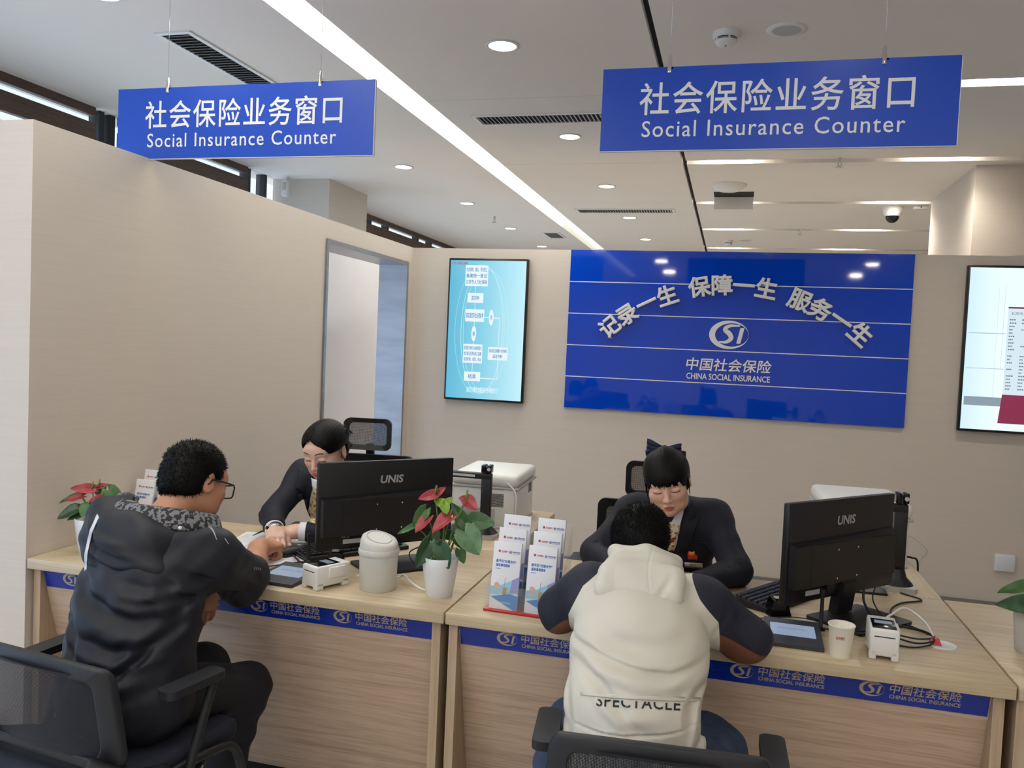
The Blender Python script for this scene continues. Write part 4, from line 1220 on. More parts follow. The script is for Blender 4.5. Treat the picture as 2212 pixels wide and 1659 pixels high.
# ------------------------------------------------------------------ visitor chairs
FAB = mat('dark_blue_cloth', (28, 32, 46), 0.85, var=0.08, scale=(60, 60, 60), bump=0.15, bscale=(700, 700, 700))
CHP = mat('chair_plastic', (30, 31, 36), 0.5, var=0.04, bump=0.06, bscale=(800, 800, 800))
MESHB = mesh_fabric('black_mesh', (17, 19, 30), 0.13, 300)
def make_visitor_chair():
    """faces +y; seat centre at the origin on the floor"""
    t = thing('visitor_chair', '', 'chair')
    s = MB(); s.rbox(-0.235, 0.235, -0.23, 0.24, 0.400, 0.462, 0.025, seg=4); s.build('seat', FAB, t)
    # back: curved frame; u across, v up
    def bp(u, v, d=0.0):
        x = u * (0.232 + 0.022 * (1 - v))
        y = -0.235 - 0.035 * v + 0.05 * u * u + d
        return (x, y, 0.495 + 0.272 * v - 0.012 * u * u)
    fr = MB()
    n = 40
    def outline(k):
        p = []
        r = 0.16
        for (cu, cv, a0) in ((1 - r, r * 1.6, -90), (1 - r * 0.7, 1 - r * 0.9, 0), (-1 + r * 0.7, 1 - r * 0.9, 90), (-1 + r, r * 1.6, 180)):
            ru = r if cv < 0.5 else r * 0.7; rv = r * 1.6 if cv < 0.5 else r * 0.9
            for i in range(9):
                a = R(a0 + 90 * i / 8)
                p.append((cu + ru * math.cos(a), cv + rv * math.sin(a)))
        return p
    op = outline(0)
    ip = [(u * 0.80, 0.5 + (v - 0.5) * 0.74) for u, v in op]
    N = len(op)
    vs = []
    for (pts, d) in ((op, 0.012), (ip, 0.012), (op, -0.012), (ip, -0.012)):
        vs += [bp(u, v, d) for u, v in pts]
    fs = []
    for i in range(N):
        j = (i + 1) % N
        fs += [(i, N + i, N + j, j), (2 * N + i, 2 * N + j, 3 * N + j, 3 * N + i), (i, j, 2 * N + j, 2 * N + i), (N + i, 3 * N + i, 3 * N + j, N + j)]
    fr.add(vs, fs, 0, True)
    back = fr.build('back_frame', CHP, t)
    back.modifiers.new('bevel', 'BEVEL').width = 0.006
    back.modifiers['bevel'].segments = 2
    gm = MB()
    P = [[bp((j / 16 * 2 - 1) * 0.83, 0.5 + (i / 12 - 0.5) * 0.80, 0.002) for j in range(17)] for i in range(13)]
    gm.grid(P); gm.build('back_mesh', MESHB, back)
    for sx in (-1, 1):
        a = MB()
        pts = rrect(-0.030, 0.030, -0.095, 0.10, 0.02)
        Ma = Matrix.Translation((sx * 0.266, 0.005, 0.640)) @ Matrix.Rotation(R(-3) * sx, 4, 'Z')
        a.prism(pts, 0, 0.022, M=Ma, smooth=True)
        ao = a.build('armrest', CHP, t)
        ao.modifiers.new('bevel', 'BEVEL').width = 0.006; ao.modifiers['bevel'].segments = 2
        # bracket from back to seat
        b = MB(); b.tube(smooth_path([(sx * 0.19, -0.255, 0.53), (sx * 0.235, -0.22, 0.50), (sx * 0.25, -0.15, 0.465), (sx * 0.24, -0.06, 0.435)], 6), 0.022, 10)
        b.build('back_bracket', CHP, t)
        # tube frame: arm post running down to the floor runner
        l = MB(); l.tube(smooth_path([(sx * 0.275, 0.08, 0.64), (sx * 0.27, 0.03, 0.50), (sx * 0.265, -0.04, 0.30), (sx * 0.262, -0.14, 0.06), (sx * 0.262, -0.17, 0.016)], 8), 0.013, 10)
        l.build('leg', BLACKM, t)
        l = MB(); l.tube(smooth_path([(sx * 0.245, -0.16, 0.425), (sx * 0.25, 0.10, 0.42), (sx * 0.255, 0.20, 0.38), (sx * 0.26, 0.24, 0.2), (sx * 0.262, 0.26, 0.016)], 8), 0.013, 10)
        l.build('leg', BLACKM, t)
    c = MB(); c.tube([(-0.25, -0.1, 0.41), (0.25, -0.1, 0.41)], 0.011, 8); c.tube([(-0.25, 0.12, 0.41), (0.25, 0.12, 0.41)], 0.011, 8)
    c.build('cross_rail', BLACKM, t)
    return t
vc = make_visitor_chair()
vc.location = (-1.60, 1.93, 0); vc.rotation_euler = (0, 0, R(-8))
tag(vc, 'black mesh-backed chair under the man in the dark jacket', 'chair', 'visitor chairs')
vc2 = copy_tree(vc)
vc2.location = (-0.12, 1.98, 0); vc2.rotation_euler = (0, 0, R(4))
tag(vc2, 'black mesh-backed chair under the man in the cream jacket', 'chair')

# ------------------------------------------------------------------ clerk chairs with headrest
MESHH = mesh_fabric('headrest_mesh', (24, 27, 40), 0.26, 260)
def make_clerk_chair():
    """faces -y"""
    t = thing('office_chair', '', 'chair')
    MB().rbox(-0.25, 0.25, -0.24, 0.24, 0.42, 0.495, 0.03, seg=3).build('seat', FAB, t)
    def panel(name, w, z0, z1, y, bow, fw, m):
        f = MB()
        o = rrect(-w, w, z0, z1, 0.03); k = 1 - fw / w; kz = 1 - 2 * fw / (z1 - z0)
        i_ = [(x * k, (z0 + z1) / 2 + (zz - (z0 + z1) / 2) * kz) for x, zz in o]
        N = len(o)
        def yy(x, zz, d): return (x, y + d - bow * (x / w) ** 2, zz)
        vs = [yy(*p, 0.012) for p in o] + [yy(*p, 0.012) for p in i_] + [yy(*p, -0.012) for p in o] + [yy(*p, -0.012) for p in i_]
        fs = []
        for a in range(N):
            b = (a + 1) % N
            fs += [(a, N + a, N + b, b), (2 * N + a, 2 * N + b, 3 * N + b, 3 * N + a), (a, b, 2 * N + b, 2 * N + a), (N + a, 3 * N + a, 3 * N + b, N + b)]
        f.add(vs, fs)
        fo = f.build(name + '_frame', CHPB, t)
        g = MB()
        zc = (z0 + z1) / 2; hz = (z1 - z0) / 2 * (kz + 0.04)
        g.grid([[yy((j / 10 * 2 - 1) * w * (k + 0.03), zc + (i / 8 * 2 - 1) * hz, 0.0) for j in range(11)] for i in range(9)])
        g.build(name + '_mesh', m, fo)
    panel('back', 0.235, 0.60, 1.02, 0.25, 0.05, 0.035, MESHB)
    panel('headrest', 0.118, 1.04, 1.195, 0.235, 0.03, 0.022, MESHH)
    MB().tube(smooth_path([(0, 0.1, 0.46), (0, 0.27, 0.52), (0, 0.30, 0.7), (0, 0.285, 0.95), (0, 0.262, 1.06)], 6), 0.022, 10).build('spine', CHPB, t)
    for sx in (-1, 1):
        a = MB(); a.rbox(sx * 0.29 - 0.04, sx * 0.29 + 0.04, -0.12, 0.14, 0.655, 0.685, 0.012); a.build('armrest', CHPB, t)
        a = MB(); a.tube([(sx * 0.29, 0.02, 0.66), (sx * 0.28, 0.02, 0.48), (sx * 0.2, 0.02, 0.45)], 0.016, 10); a.build('arm_post', CHPB, t)
    MB().cyl(0.03, 0.10, 0.45, 16).build('gas_column', BLACKM, t)
    for k in range(5):
        a = 2 * PI * k / 5 + 0.3
        l = MB(); l.tube([(0, 0, 0.115), (0.28 * math.cos(a), 0.28 * math.sin(a), 0.075)], 0.02, 8); lo = l.build('leg', BLACKM, t)
        MB().cyl(0.028, -0.02, 0.02, 14, M=Matrix.Translation((0.28 * math.cos(a), 0.28 * math.sin(a), 0.0285)) @ Matrix.Rotation(a, 4, 'Z') @ Matrix.Rotation(R(90), 4, 'X')).build('castor', BLACKP, lo)
    return t
CHPB = mat('black_chair_plastic', (22, 22, 26), 0.5, var=0.06)
oc = make_clerk_chair()
oc.location = (-1.665, 3.56, 0.0); oc.rotation_euler = (0, 0, R(10))
tag(oc, 'black office chair with mesh headrest in front of the steel doorway', 'chair', 'office chairs of the clerks')
oc2 = copy_tree(oc)
oc2.location = (-0.30, 3.50, 0.0); oc2.rotation_euler = (0, 0, R(2))
for ch in oc2.children:
    if ch.name.split('.')[0] in ('back_frame', 'headrest_frame', 'spine'): ch.location.z = -0.10
tag(oc2, 'black office chair with headrest behind the woman with the bow', 'chair')

# ------------------------------------------------------------------ anthurium plants
LEAF1 = mat('leaf_green', (70, 112, 60), 0.32, var=0.25, scale=(30, 30, 30))
LEAF2 = mat('leaf_dark', (50, 84, 54), 0.28, var=0.25, scale=(30, 30, 30))
LEAF3 = mat('leaf_fresh', (128, 168, 52), 0.35, var=0.2, scale=(30, 30, 30))
LEAF4 = mat('leaf_grey_green', (100, 136, 98), 0.3, var=0.25, scale=(40, 40, 40))
STEM = mat('plant_stem', (104, 128, 62), 0.45, var=0.2, scale=(50, 50, 50))
SPATHE = mat('red_spathe', (170, 62, 68), 0.34, var=0.28, scale=(60, 60, 60), bump=0.3, bscale=(160, 160, 160))
SPADIX = mat('green_spadix', (112, 140, 60), 0.6, var=0.2, scale=(200, 200, 200))
SOIL = mat('potting_soil', (52, 42, 34), 0.95, var=0.4, scale=(120, 120, 120), bump=0.8, bscale=(200, 200, 200))
def heart(joint, tip, width, n_hint, fold=0.25, droop=0.25, lobe=0.28, nu=14, nv=8):
    J = Vector(joint); T = Vector(tip)
    ax = T - J; L = ax.length; ax.normalize()
    nh = Vector(n_hint)
    sd = ax.cross(nh).normalized(); nn = sd.cross(ax).normalized()
    P = []
    for i in range(nu + 1):
        u = i / nu
        row = []
        for j in range(2 * nv + 1):
            v = j / nv - 1
            # half width along the leaf
            w = (1 - u) ** 0.85 * (u + 0.16) ** 0.42 * 1.32
            w = max(0.0, w) * width / 2
            s = abs(v)
            back = -lobe * L * (1 - u) ** 6 * math.sin(min(1, s * 1.15) * PI * 0.86) * 0.9 if i < nu * 0.6 else 0
            x = u * L + back
            y = v * w
            zf = fold * abs(y) - droop * L * u * u + 0.02 * L * math.sin(u * 9) * s
            row.append(J + ax * x + sd * y + nn * zf)
        P.append(row)
    return P
def leaf_part(t, joint, tip, width, n_hint, m, fold=0.25, droop=0.2, name='leaf', **kw):
    g = MB(); g.grid(heart(joint, tip, width, n_hint, fold, droop, **kw))
    o = g.build(name, m, t)
    sm_ = o.modifiers.new('solid', 'SOLIDIFY'); sm_.thickness = 0.0012
    return o
def stem_part(t, base, joint, bend=0.02, r=0.0018):
    b = Vector(base); j = Vector(joint); mid = (b + j) / 2 + Vector(((j.x - b.x) * -0.12, 0, bend))
    return MB().tube(smooth_path([b, mid, j], 6), r, 6).build('stem', STEM, t)
def pot_part(t, rt, rb, h, m, rimh=0.0):
    b = MB()
    prof = [(rb * 0.96, 0.0), (rb, 0.004), (rb + (rt - rb) * 0.35, h * 0.3), (rb + (rt - rb) * 0.7, h * 0.62), (rt, h - rimh)]
    if rimh: prof += [(rt + 0.004, h - rimh + 0.001), (rt + 0.004, h)]
    prof += [(rt - 0.001, h + 0.001), (rt - 0.005, h), (rt - 0.008, h - 0.02), (rt - 0.010, h - 0.028)]
    b.lathe(prof, 44, cap=False)
    b.lathe([(rb * 0.96, 0.0), (0.001, 0.0)], 44, cap=False)
    b.build('pot', m, t)
    s = MB(); s.lathe([(rt - 0.006, h - 0.022), (rt * 0.5, h - 0.014), (0.001, h - 0.012)], 32, cap=False); s.build('soil', SOIL, t)
WK = 1.35
POTW = mat('white_glazed_pot', (226, 228, 232), 0.22, var=0.01)
def plant(loc, rz, label, rt, rb, h, leaves, flowers, m=POTW, rimh=0.0):
    t = thing('potted_anthurium', label, 'potted plant', loc, rz, 'potted red anthuriums')
    pot_part(t, rt, rb, h, m, rimh)
    random.seed(int(rt * 1e4))
    for (j, tip, w, nh, mm, fold, droop) in leaves:
        lo = leaf_part(t, j, tip, w * WK, nh, mm, fold, droop)
        b0 = (j[0] * 0.15 + random.uniform(-.012, .012), j[1] * 0.15 + random.uniform(-.012, .012), h - 0.018)
        stem_part(t, b0, j)
    for (j, tip, w, nh, fold, droop) in flowers:
        f = leaf_part(t, j, tip, w * WK, nh, SPATHE, fold, droop, name='flower', lobe=0.34)
        d = Vector(j)
        MB().tube([d, d + Vector((0.002, 0, 0.016)), d + Vector((0.003, 0.0, 0.030))], 0.003, 8, rs=[0.0032, 0.0034, 0.002]).build('spadix', SPADIX, f)
        b0 = (j[0] * 0.12 + random.uniform(-.01, .01), j[1] * 0.12 + random.uniform(-.01, .01), h - 0.018)
        stem_part(t, b0, j, 0.0)
    return t
S = 0.000232
def q(zx, zy, dy=0.0): return ((zx - 585) * S, dy, 0.128 + (1080 - zy) * S)
N_V = (0, -1, 0.35); N_U = (0, -0.5, 1); N_D = (0.3, -1, -0.1)
plant((-0.880, 2.549, ZT), R(14.6), 'potted red anthurium in white pot on the left counter, beside the bin', 0.060, 0.043, 0.128,
  leaves=[(q(930, 655, .02), q(690, 350, .03), 0.050, (-.5, -1, .5), LEAF1, .3, .12),
          (q(915, 700, -.02), q(1140, 975, -.05), 0.092, (.1, -.8, .7), LEAF4, .15, .12),
          (q(985, 610, .04), q(1318, 640, .05), 0.066, (.1, -.9, .5), LEAF4, .5, -.05),
          (q(850, 985, .0), q(920, 1165, -.01), 0.036, N_V, LEAF1, .2, .1),
          (q(590, 905, -.04), q(716, 1192, -.058), 0.062, (-.2, -1, .3), LEAF2, .3, .1),
          (q(440, 860, -.03), q(266, 1215, -.05), 0.056, (.3, -1, .2), LEAF2, .35, .12),
          (q(790, 790, .02), q(860, 985, .02), 0.038, N_V, LEAF1, .2, .1),
          (q(350, 440, .0), q(178, 675, -.01), 0.044, (.2, -1, .6), LEAF1, .5, .15),
          (q(210, 672, .0), q(-40, 790, .0), 0.022, (.1, -.8, .7), LEAF1, .5, .1),
          (q(500, 760, .02), q(430, 900, .02), 0.040, N_V, LEAF1, .2, .1),
          (q(640, 770, .03), q(700, 880, .03), 0.042, N_V, LEAF2, .2, .1),
          (q(610, 350, .0), q(455, 290, .01), 0.034, (0, -.9, .5), LEAF3, .2, .2),
          (q(612, 350, .0), q(720, 245, .01), 0.026, (0, -1, .3), LEAF3, .2, .1),
          (q(615, 345, -.01), q(655, 470, -.02), 0.034, (0, -1, .4), LEAF3, .2, .1)],
  flowers=[(q(470, 225, .01), q(240, 285, .0), 0.036, (0, -.9, .45), .5, .1), (q(475, 225, .015), q(612, 120, .02), 0.026, (0, -1, .2), .2, .0),
           (q(915, 265, .0), q(1055, 405, -.01), 0.046, (.3, -.9, .3), .3, -.15), (q(905, 262, .01), q(795, 270, .02), 0.022, (0, -1, .2), .2, .1),
           (q(390, 545, -.01), q(215, 722, -.03), 0.044, (-.4, -.8, .6), .35, .15),
           (q(700, 530, -.01), q(452, 676, -.04), 0.060, (-.4, -.7, .8), .5, .25)])
def p_(x, y, zz): return (x, y, zz)
plant((-2.222, 2.545, ZT), R(20), 'potted red anthurium in white pot against the left wall', 0.062, 0.045, 0.126,
  leaves=[(p_(-.005, -.02, .175), p_(-.012, -.055, .135), 0.070, (-.2, -1, .4), LEAF1, .2, .1),
          (p_(-.055, -.01, .160), p_(-.115, -.03, .128), 0.048, (-.3, -1, .6), LEAF2, .3, .1),
          (p_(-.06, .02, .205), p_(-.125, .0, .185), 0.022, (0, -.8, .7), LEAF1, .5, .25),
          (p_(.05, .01, .225), p_(.105, -.01, .165), 0.064, (.1, -1, .6), LEAF1, .3, .3),
          (p_(.03, .02, .225), p_(-.01, .03, .210), 0.040, (0, -1, .3), LEAF2, .2, .1),
          (p_(.035, -.03, .150), p_(.065, -.06, .118), 0.052, (.1, -1, .5), LEAF2, .2, .1),
          (p_(-.03, .0, .140), p_(-.08, -.03, .126), 0.030, (0, -.7, .8), LEAF2, .2, .1),
          (p_(.0, .03, .18), p_(-.04, .03, .150), 0.03, N_V, LEAF1, .2, .1)],
  flowers=[(p_(-.005, .0, .232), p_(-.075, -.02, .238), 0.040, (0, -.9, .5), .4, .1), (p_(-.04, .0, .205), p_(-.095, -.01, .190), 0.030, (-.2, -.8, .6), .4, .1),
           (p_(.035, -.01, .205), p_(-.002, -.04, .195), 0.026, (0, -.8, .6), .5, .1), (p_(.01, .02, .236), p_(.045, .03, .245), 0.024, (0, -.8, .6), .5, .1)])
plant((0.905, 2.70, ZT), R(10), 'potted red anthurium in grey rimmed pot at the right edge', 0.072, 0.062, 0.135,
  leaves=[(p_(-.045, -.01, .195), p_(-.135, -.02, .178), 0.040, (0, -.7, .8), LEAF1, .5, .1),
          (p_(-.035, -.04, .155), p_(-.150, -.05, .148), 0.058, (0, -.9, .4), LEAF2, .2, .1),
          (p_(-.03, -.05, .130), p_(-.075, -.08, .07), 0.050, (-.3, -1, .4), LEAF2, .3, .1),
          (p_(.03, -.04, .16), p_(.09, -.07, .12), 0.07, N_V, LEAF1, .2, .1),
          (p_(-.02, .0, .20), p_(-.045, -.02, .19), 0.022, N_U, LEAF3, .3, .1),
          (p_(.02, .02, .24), p_(.07, .02, .22), 0.05, N_V, LEAF1, .2, .1),
          (p_(-.01, -.06, .105), p_(.035, -.09, .09), 0.05, N_V, LEAF2, .2, .1)],
  flowers=[(p_(.012, -.01, .275), p_(-.062, -.02, .232), 0.052, (-.4, -.9, .4), .4, .1)],
  m=mat('grey_pot', (196, 192, 184), 0.5, var=0.02), rimh=0.014)
# ------------------------------------------------------------------ sculpting: smooth blends of rounded volumes meshed as one surface
V3 = lambda *a: np.array(a, dtype=np.float64)
def unit(v):
    v = np.asarray(v, float); return v / np.linalg.norm(v)
class Cap:
    def __init__(s, a, b, ra, rb=None):
        s.a = np.asarray(a, float); s.b = np.asarray(b, float); s.ra = ra; s.rb = ra if rb is None else rb
        s.c = (s.a + s.b) / 2; s.R = np.linalg.norm(s.b - s.a) / 2 + max(s.ra, s.rb)
    def __call__(s, P):
        ab = s.b - s.a; t = np.clip(((P - s.a) @ ab) / (ab @ ab + 1e-12), 0, 1)
        return np.linalg.norm(P - s.a - t[:, None] * ab, axis=1) - (s.ra + (s.rb - s.ra) * t)
class Ell:
    def __init__(s, c, r, A=None):
        s.c = np.asarray(c, float); s.r = np.asarray(r, float); s.A = A; s.R = max(r)
    def __call__(s, P):
        q = P - s.c
        if s.A is not None: q = q @ s.A.T
        k0 = np.linalg.norm(q / s.r, axis=1); k1 = np.linalg.norm(q / (s.r * s.r), axis=1) + 1e-9
        return k0 * (k0 - 1) / k1
class Box:
    def __init__(s, c, h, rad, A=None):
        s.c = np.asarray(c, float); s.h = np.asarray(h, float) - rad; s.rad = rad; s.A = A; s.R = np.linalg.norm(h)
    def __call__(s, P):
        q = P - s.c
        if s.A is not None: q = q @ s.A.T
        q = np.abs(q) - s.h
        return np.linalg.norm(np.maximum(q, 0), axis=1) + np.minimum(q.max(1), 0) - s.rad
class Fn:
    def __init__(s, f, c=(0, 0, 0), Rr=1e3):
        s.f = f; s.c = np.asarray(c, float); s.R = Rr
    def __call__(s, P): return s.f(P)
def smin(a, b, k):
    h = np.maximum(k - np.abs(a - b), 0) / k
    return np.minimum(a, b) - h * h * k * 0.25
class Model:
    """ops: ('u', prim, k) blended union, ('s', prim, k) carve, ('i', prim, k) keep inside, ('d', prim) displacement added"""
    def __init__(s): s.ops = []
    def u(s, p, k=0.02): s.ops.append(('u', p, k)); return s
    def sub(s, p, k=0.01): s.ops.append(('s', p, k)); return s
    def keep(s, p, k=0.004): s.ops.append(('i', p, k)); return s
    def d(s, p): s.ops.append(('d', p, 0.0)); return s
    def crease(s, pts, w, amp):
        """soft fold along a line: amp > 0 sinks, < 0 raises"""
        P_ = [np.asarray(p, float) for p in pts]
        for a, b in zip(P_[:-1], P_[1:]):
            c = Cap(a, b, 0.0)
            s.ops.append(('d', Fn(lambda Q, c=c: amp * np.exp(-(c(Q) / w) ** 2), c.c, c.R + 2.5 * w), 0.0))
        return s
    def fold(s, pts, w, amp, y0, y1):
        """cloth fold drawn in the x-z plane, acting between two depths"""
        P_ = [np.array([p[0], 0.0, p[1]]) for p in pts]
        n_ = len(P_) - 1
        def f(Q):
            q = Q.copy(); q[:, 1] = 0
            d = np.full(len(Q), 9.0); t = np.zeros(len(Q))
            for i, (a, b) in enumerate(zip(P_[:-1], P_[1:])):
                ab = b - a; tt = np.clip(((q - a) @ ab) / (ab @ ab), 0, 1)
                e = np.linalg.norm(q - a - tt[:, None] * ab, axis=1)
                m = e < d; d = np.where(m, e, d); t = np.where(m, (i + tt) / n_, t)
            taper = np.sin(np.pi * np.clip(.06 + .88 * t, 0, 1))
            u = d / w
            return amp * taper * (np.exp(-u * u) - .45 * np.exp(-((u - 1.5) / .8) ** 2)) * ((Q[:, 1] > y0) & (Q[:, 1] < y1))
        c = (np.min(P_, 0) + np.max(P_, 0)) / 2; c[1] = (y0 + y1) / 2
        s.ops.append(('d', Fn(f, c, np.linalg.norm((np.max(P_, 0) - np.min(P_, 0)) / 2) + abs(y1 - y0) / 2 + 3 * w), 0.0))
        return s
    def __call__(s, P, c=None, Rb=0.0):
        D = np.full(len(P), 1.0)
        for op, p, k in s.ops:
            if c is not None and p.R < 100:
                if np.linalg.norm(c - p.c) - p.R - k * 1.5 > Rb + 0.004: 
                    if op != 'i': continue
            v = p(P)
            if op == 'u': D = smin(D, v, k) if k > 0 else np.minimum(D, v)
            elif op == 's': D = -smin(-D, v, k) if k > 0 else np.maximum(D, -v)
            elif op == 'i': D = -smin(-D, -v, k) if k > 0 else np.maximum(D, v)
            else: D = D + v
        return D
def sdf_mesh(name, M, lo, hi, h, B=14, relax=1):
    lo = np.asarray(lo, float); hi = np.asarray(hi, float)
    nb = np.ceil((hi - lo) / (B * h)).astype(int)
    ii = np.stack(np.meshgrid(*[np.arange(n) for n in nb], indexing='ij'), -1).reshape(-1, 3)
    cen = lo + (ii + 0.5) * B * h
    Rb = math.sqrt(3) / 2 * B * h
    d = M(cen)
    act = ii[np.abs(d) < Rb * 1.5 + 0.015]
    g = np.stack(np.meshgrid(*[np.arange(B + 1)] * 3, indexing='ij'), -1)
    gf = g.reshape(-1, 3)
    N = (nb + 2) * B + 4
    def gid(c): return ((c[:, 0] + 1) * N[1] + (c[:, 1] + 1)) * N[2] + (c[:, 2] + 1)
    cid = []; cpos = []; edges = [[], [], []]; sgn = [[], [], []]
    corners = [(a, b, c) for a in (0, 1) for b in (0, 1) for c in (0, 1)]
    for blk in act:
        base = blk * B
        P = lo + (gf + base) * h
        f = M(P, lo + (blk + 0.5) * B * h, Rb).reshape(B + 1, B + 1, B + 1)
        ins = f < 0
        if not ins.any() or ins.all(): continue
        acc = np.zeros((B, B, B, 3)); cnt = np.zeros((B, B, B))
        for ax in range(3):
            sl0 = [slice(None)] * 3; sl1 = [slice(None)] * 3
            sl0[ax] = slice(0, B); sl1[ax] = slice(1, B + 1)
            f0 = f[tuple(sl0)]; f1 = f[tuple(sl1)]
            ch = (f0 < 0) != (f1 < 0)
            t = np.where(ch, f0 / np.where(ch, f0 - f1, 1), 0)
            pos = g[tuple(sl0)].astype(float).copy(); pos[..., ax] += t
            o1, o2 = [a for a in range(3) if a != ax]
            for e1 in (0, 1):
                for e2 in (0, 1):
                    s2 = [slice(None)] * 3
                    s2[o1] = slice(e1, B + e1); s2[o2] = slice(e2, B + e2)
                    c_ = ch[tuple(s2)]
                    acc += np.where(c_[..., None], pos[tuple(s2)], 0); cnt += c_
            own = [slice(0, B)] * 3
            e = np.argwhere(ch[tuple(own)])
            if len(e):
                edges[ax].append(e + base); sgn[ax].append((f0[tuple(own)] < 0)[tuple(e.T)])
        m = cnt > 0
        idx = np.argwhere(m)
        cid.append(gid(idx + base)); cpos.append(lo + (acc[m] / cnt[m][:, None] + base) * h)
    cid = np.concatenate(cid); cpos = np.concatenate(cpos)
    order = np.argsort(cid); cid = cid[order]; cpos = cpos[order]
    faces = []
    offs = {0: [(0, -1, -1), (0, 0, -1), (0, 0, 0), (0, -1, 0)], 1: [(-1, 0, -1), (-1, 0, 0), (0, 0, 0), (0, 0, -1)], 2: [(-1, -1, 0), (0, -1, 0), (0, 0, 0), (-1, 0, 0)]}
    for ax in range(3):
        if not edges[ax]: continue
        e = np.concatenate(edges[ax]); s = np.concatenate(sgn[ax])
        q_ = []; ok = np.ones(len(e), bool)
        for o in offs[ax]:
            k = gid(e + np.array(o)); p = np.clip(np.searchsorted(cid, k), 0, len(cid) - 1)
            ok &= cid[p] == k; q_.append(p)
        q_ = np.stack(q_, 1)[ok]; s = s[ok]
        q_[~s] = q_[~s][:, ::-1]
        faces.append(q_)
    faces = np.concatenate(faces)
    for _ in range(relax):
        acc = np.zeros_like(cpos); n = np.zeros(len(cpos))
        for a, b in ((0, 1), (1, 2), (2, 3), (3, 0)):
            np.add.at(acc, faces[:, a], cpos[faces[:, b]]); np.add.at(n, faces[:, a], 1)
            np.add.at(acc, faces[:, b], cpos[faces[:, a]]); np.add.at(n, faces[:, b], 1)
        n = np.maximum(n, 1)
        cpos = cpos * 0.5 + 0.5 * acc / n[:, None]
    lab = np.arange(len(cpos))
    while True:
        fm = lab[faces].min(1); new = lab.copy()
        for k in range(4): np.minimum.at(new, faces[:, k], fm)
        new = new[new]
        if (new == lab).all(): break
        lab = new
    u_, n_ = np.unique(lab, return_counts=True)
    if len(u_) > 1:
        keep = lab == u_[np.argmax(n_)]
        if name == 'body': print('ISLANDS', name, sorted(n_)[::-1][:5], [cpos[lab == k].mean(0).round(3).tolist() for k in u_])
        faces = faces[keep[faces[:, 0]]]
        idx_ = np.cumsum(keep) - 1; faces = idx_[faces]; cpos = cpos[keep]
    me = bpy.data.meshes.new(name)
    me.vertices.add(len(cpos)); me.vertices.foreach_set('co', cpos.astype(np.float32).ravel())
    me.loops.add(faces.size); me.loops.foreach_set('vertex_index', faces.astype(np.int32).ravel())
    me.polygons.add(len(faces)); me.polygons.foreach_set('loop_start', np.arange(0, faces.size, 4, dtype=np.int32))
    me.polygons.foreach_set('use_smooth', np.ones(len(faces), bool))
    me.update(calc_edges=True); me.validate()
    return me, cpos
def attr(me, name, vals):
    a = me.attributes.new(name, 'FLOAT', 'POINT'); a.data.foreach_set('value', np.asarray(vals, np.float32))

def axes(f, u):
    f = unit(f); u = np.asarray(u, float); s = unit(np.cross(f, u)); u = np.cross(s, f)
    return np.stack([s, f, u])          # rows: right, forward, up
def wv(P, *ks):
    """cheap wavy field for cloth"""
    v = 0
    for (kx, ky, kz, ph, a) in ks:
        v = v + a * np.sin(P[:, 0] * kx + P[:, 1] * ky + P[:, 2] * kz + ph + 1.3 * np.sin(P[:, 2] * kx * 0.4 + P[:, 0] * 9 + ph))
    return v

def head_model(m, C, A, fem=True, smile=False, sc=1.0):
    """adds a head to model m: centre C, axes A (right, forward, up)"""
    W = lambda x, y, z: C + sc * (x * A[0] + y * A[1] + z * A[2])
    e = lambda x, y, z, rx, ry, rz: Ell(W(x, y, z), np.array([rx, ry, rz]) * sc, A)
    m.u(e(0, -.012, .030, .073, .092, .080), .02)
    m.u(e(0, .026, -.030, .060 if fem else .063, .062, .074), .03)
    m.u(e(0, .060, -.088 if fem else -.090, .024 if fem else .030, .022, .021), .035)
    for s in (-1, 1):
        m.u(e(s * .046, .030, -.062, .020, .034, .030), .03)                         # jaw
        m.u(e(s * .038, .058, -.022 if not smile else -.020, .026, .024, .022 if not smile else .024), .022)
    m.u(e(0, .074, .030, .050, .018, .032), .03)                                     # brow
    for s in (-1, 1):
        m.sub(e(s * .031, .097, .004, .019, .012, .011), .018)
        m.u(e(s * .0315, .077, .001, .0165, .0125, .0105), .005)                     # lidded eye
    m.u(Cap(W(0, .088, .008), W(0, .104, -.030), .0065 * sc, .0098 * sc), .012)       # nose
    for s in (-1, 1): m.u(e(s * .0105, .096, -.034, .0075, .0085, .0065), .006)
    w = .029 if smile else .019
    m.u(e(0, .0872, -.0605, w, .0062, .0046), .007)
    m.u(e(0, .0858, -.0690, w * .86, .0068, .0056), .007)
    m.crease([W(-w * 1.05, .088 - .012, -.0645 + (.008 if smile else .0)), W(-w * .5, .092, -.0652), W(0, .095, -.0650), W(w * .5, .092, -.0652), W(w * 1.05, .088 - .012, -.0645 + (.008 if smile else .0))], .0026 * sc, .0022)
    if smile:
        for s in (-1, 1): m.crease([W(s * .017, .094, -.036), W(s * .030, .082, -.056), W(s * .032, .075, -.066)], .004, .0022)
    for s in (-1, 1):                                                                # ears
        Ae = A
        m.u(Ell(W(s * .077, -.012, -.004), np.array([.008, .019, .031]) * sc, axes(A[1] + .35 * s * A[0], A[2] - .12 * A[1])), .006)
        m.sub(Ell(W(s * .086, -.004, .001), np.array([.007, .010, .018]) * sc, A), .005)
    return W
def local(P, C, A, sc=1.0): return ((P - C) @ A.T) / sc

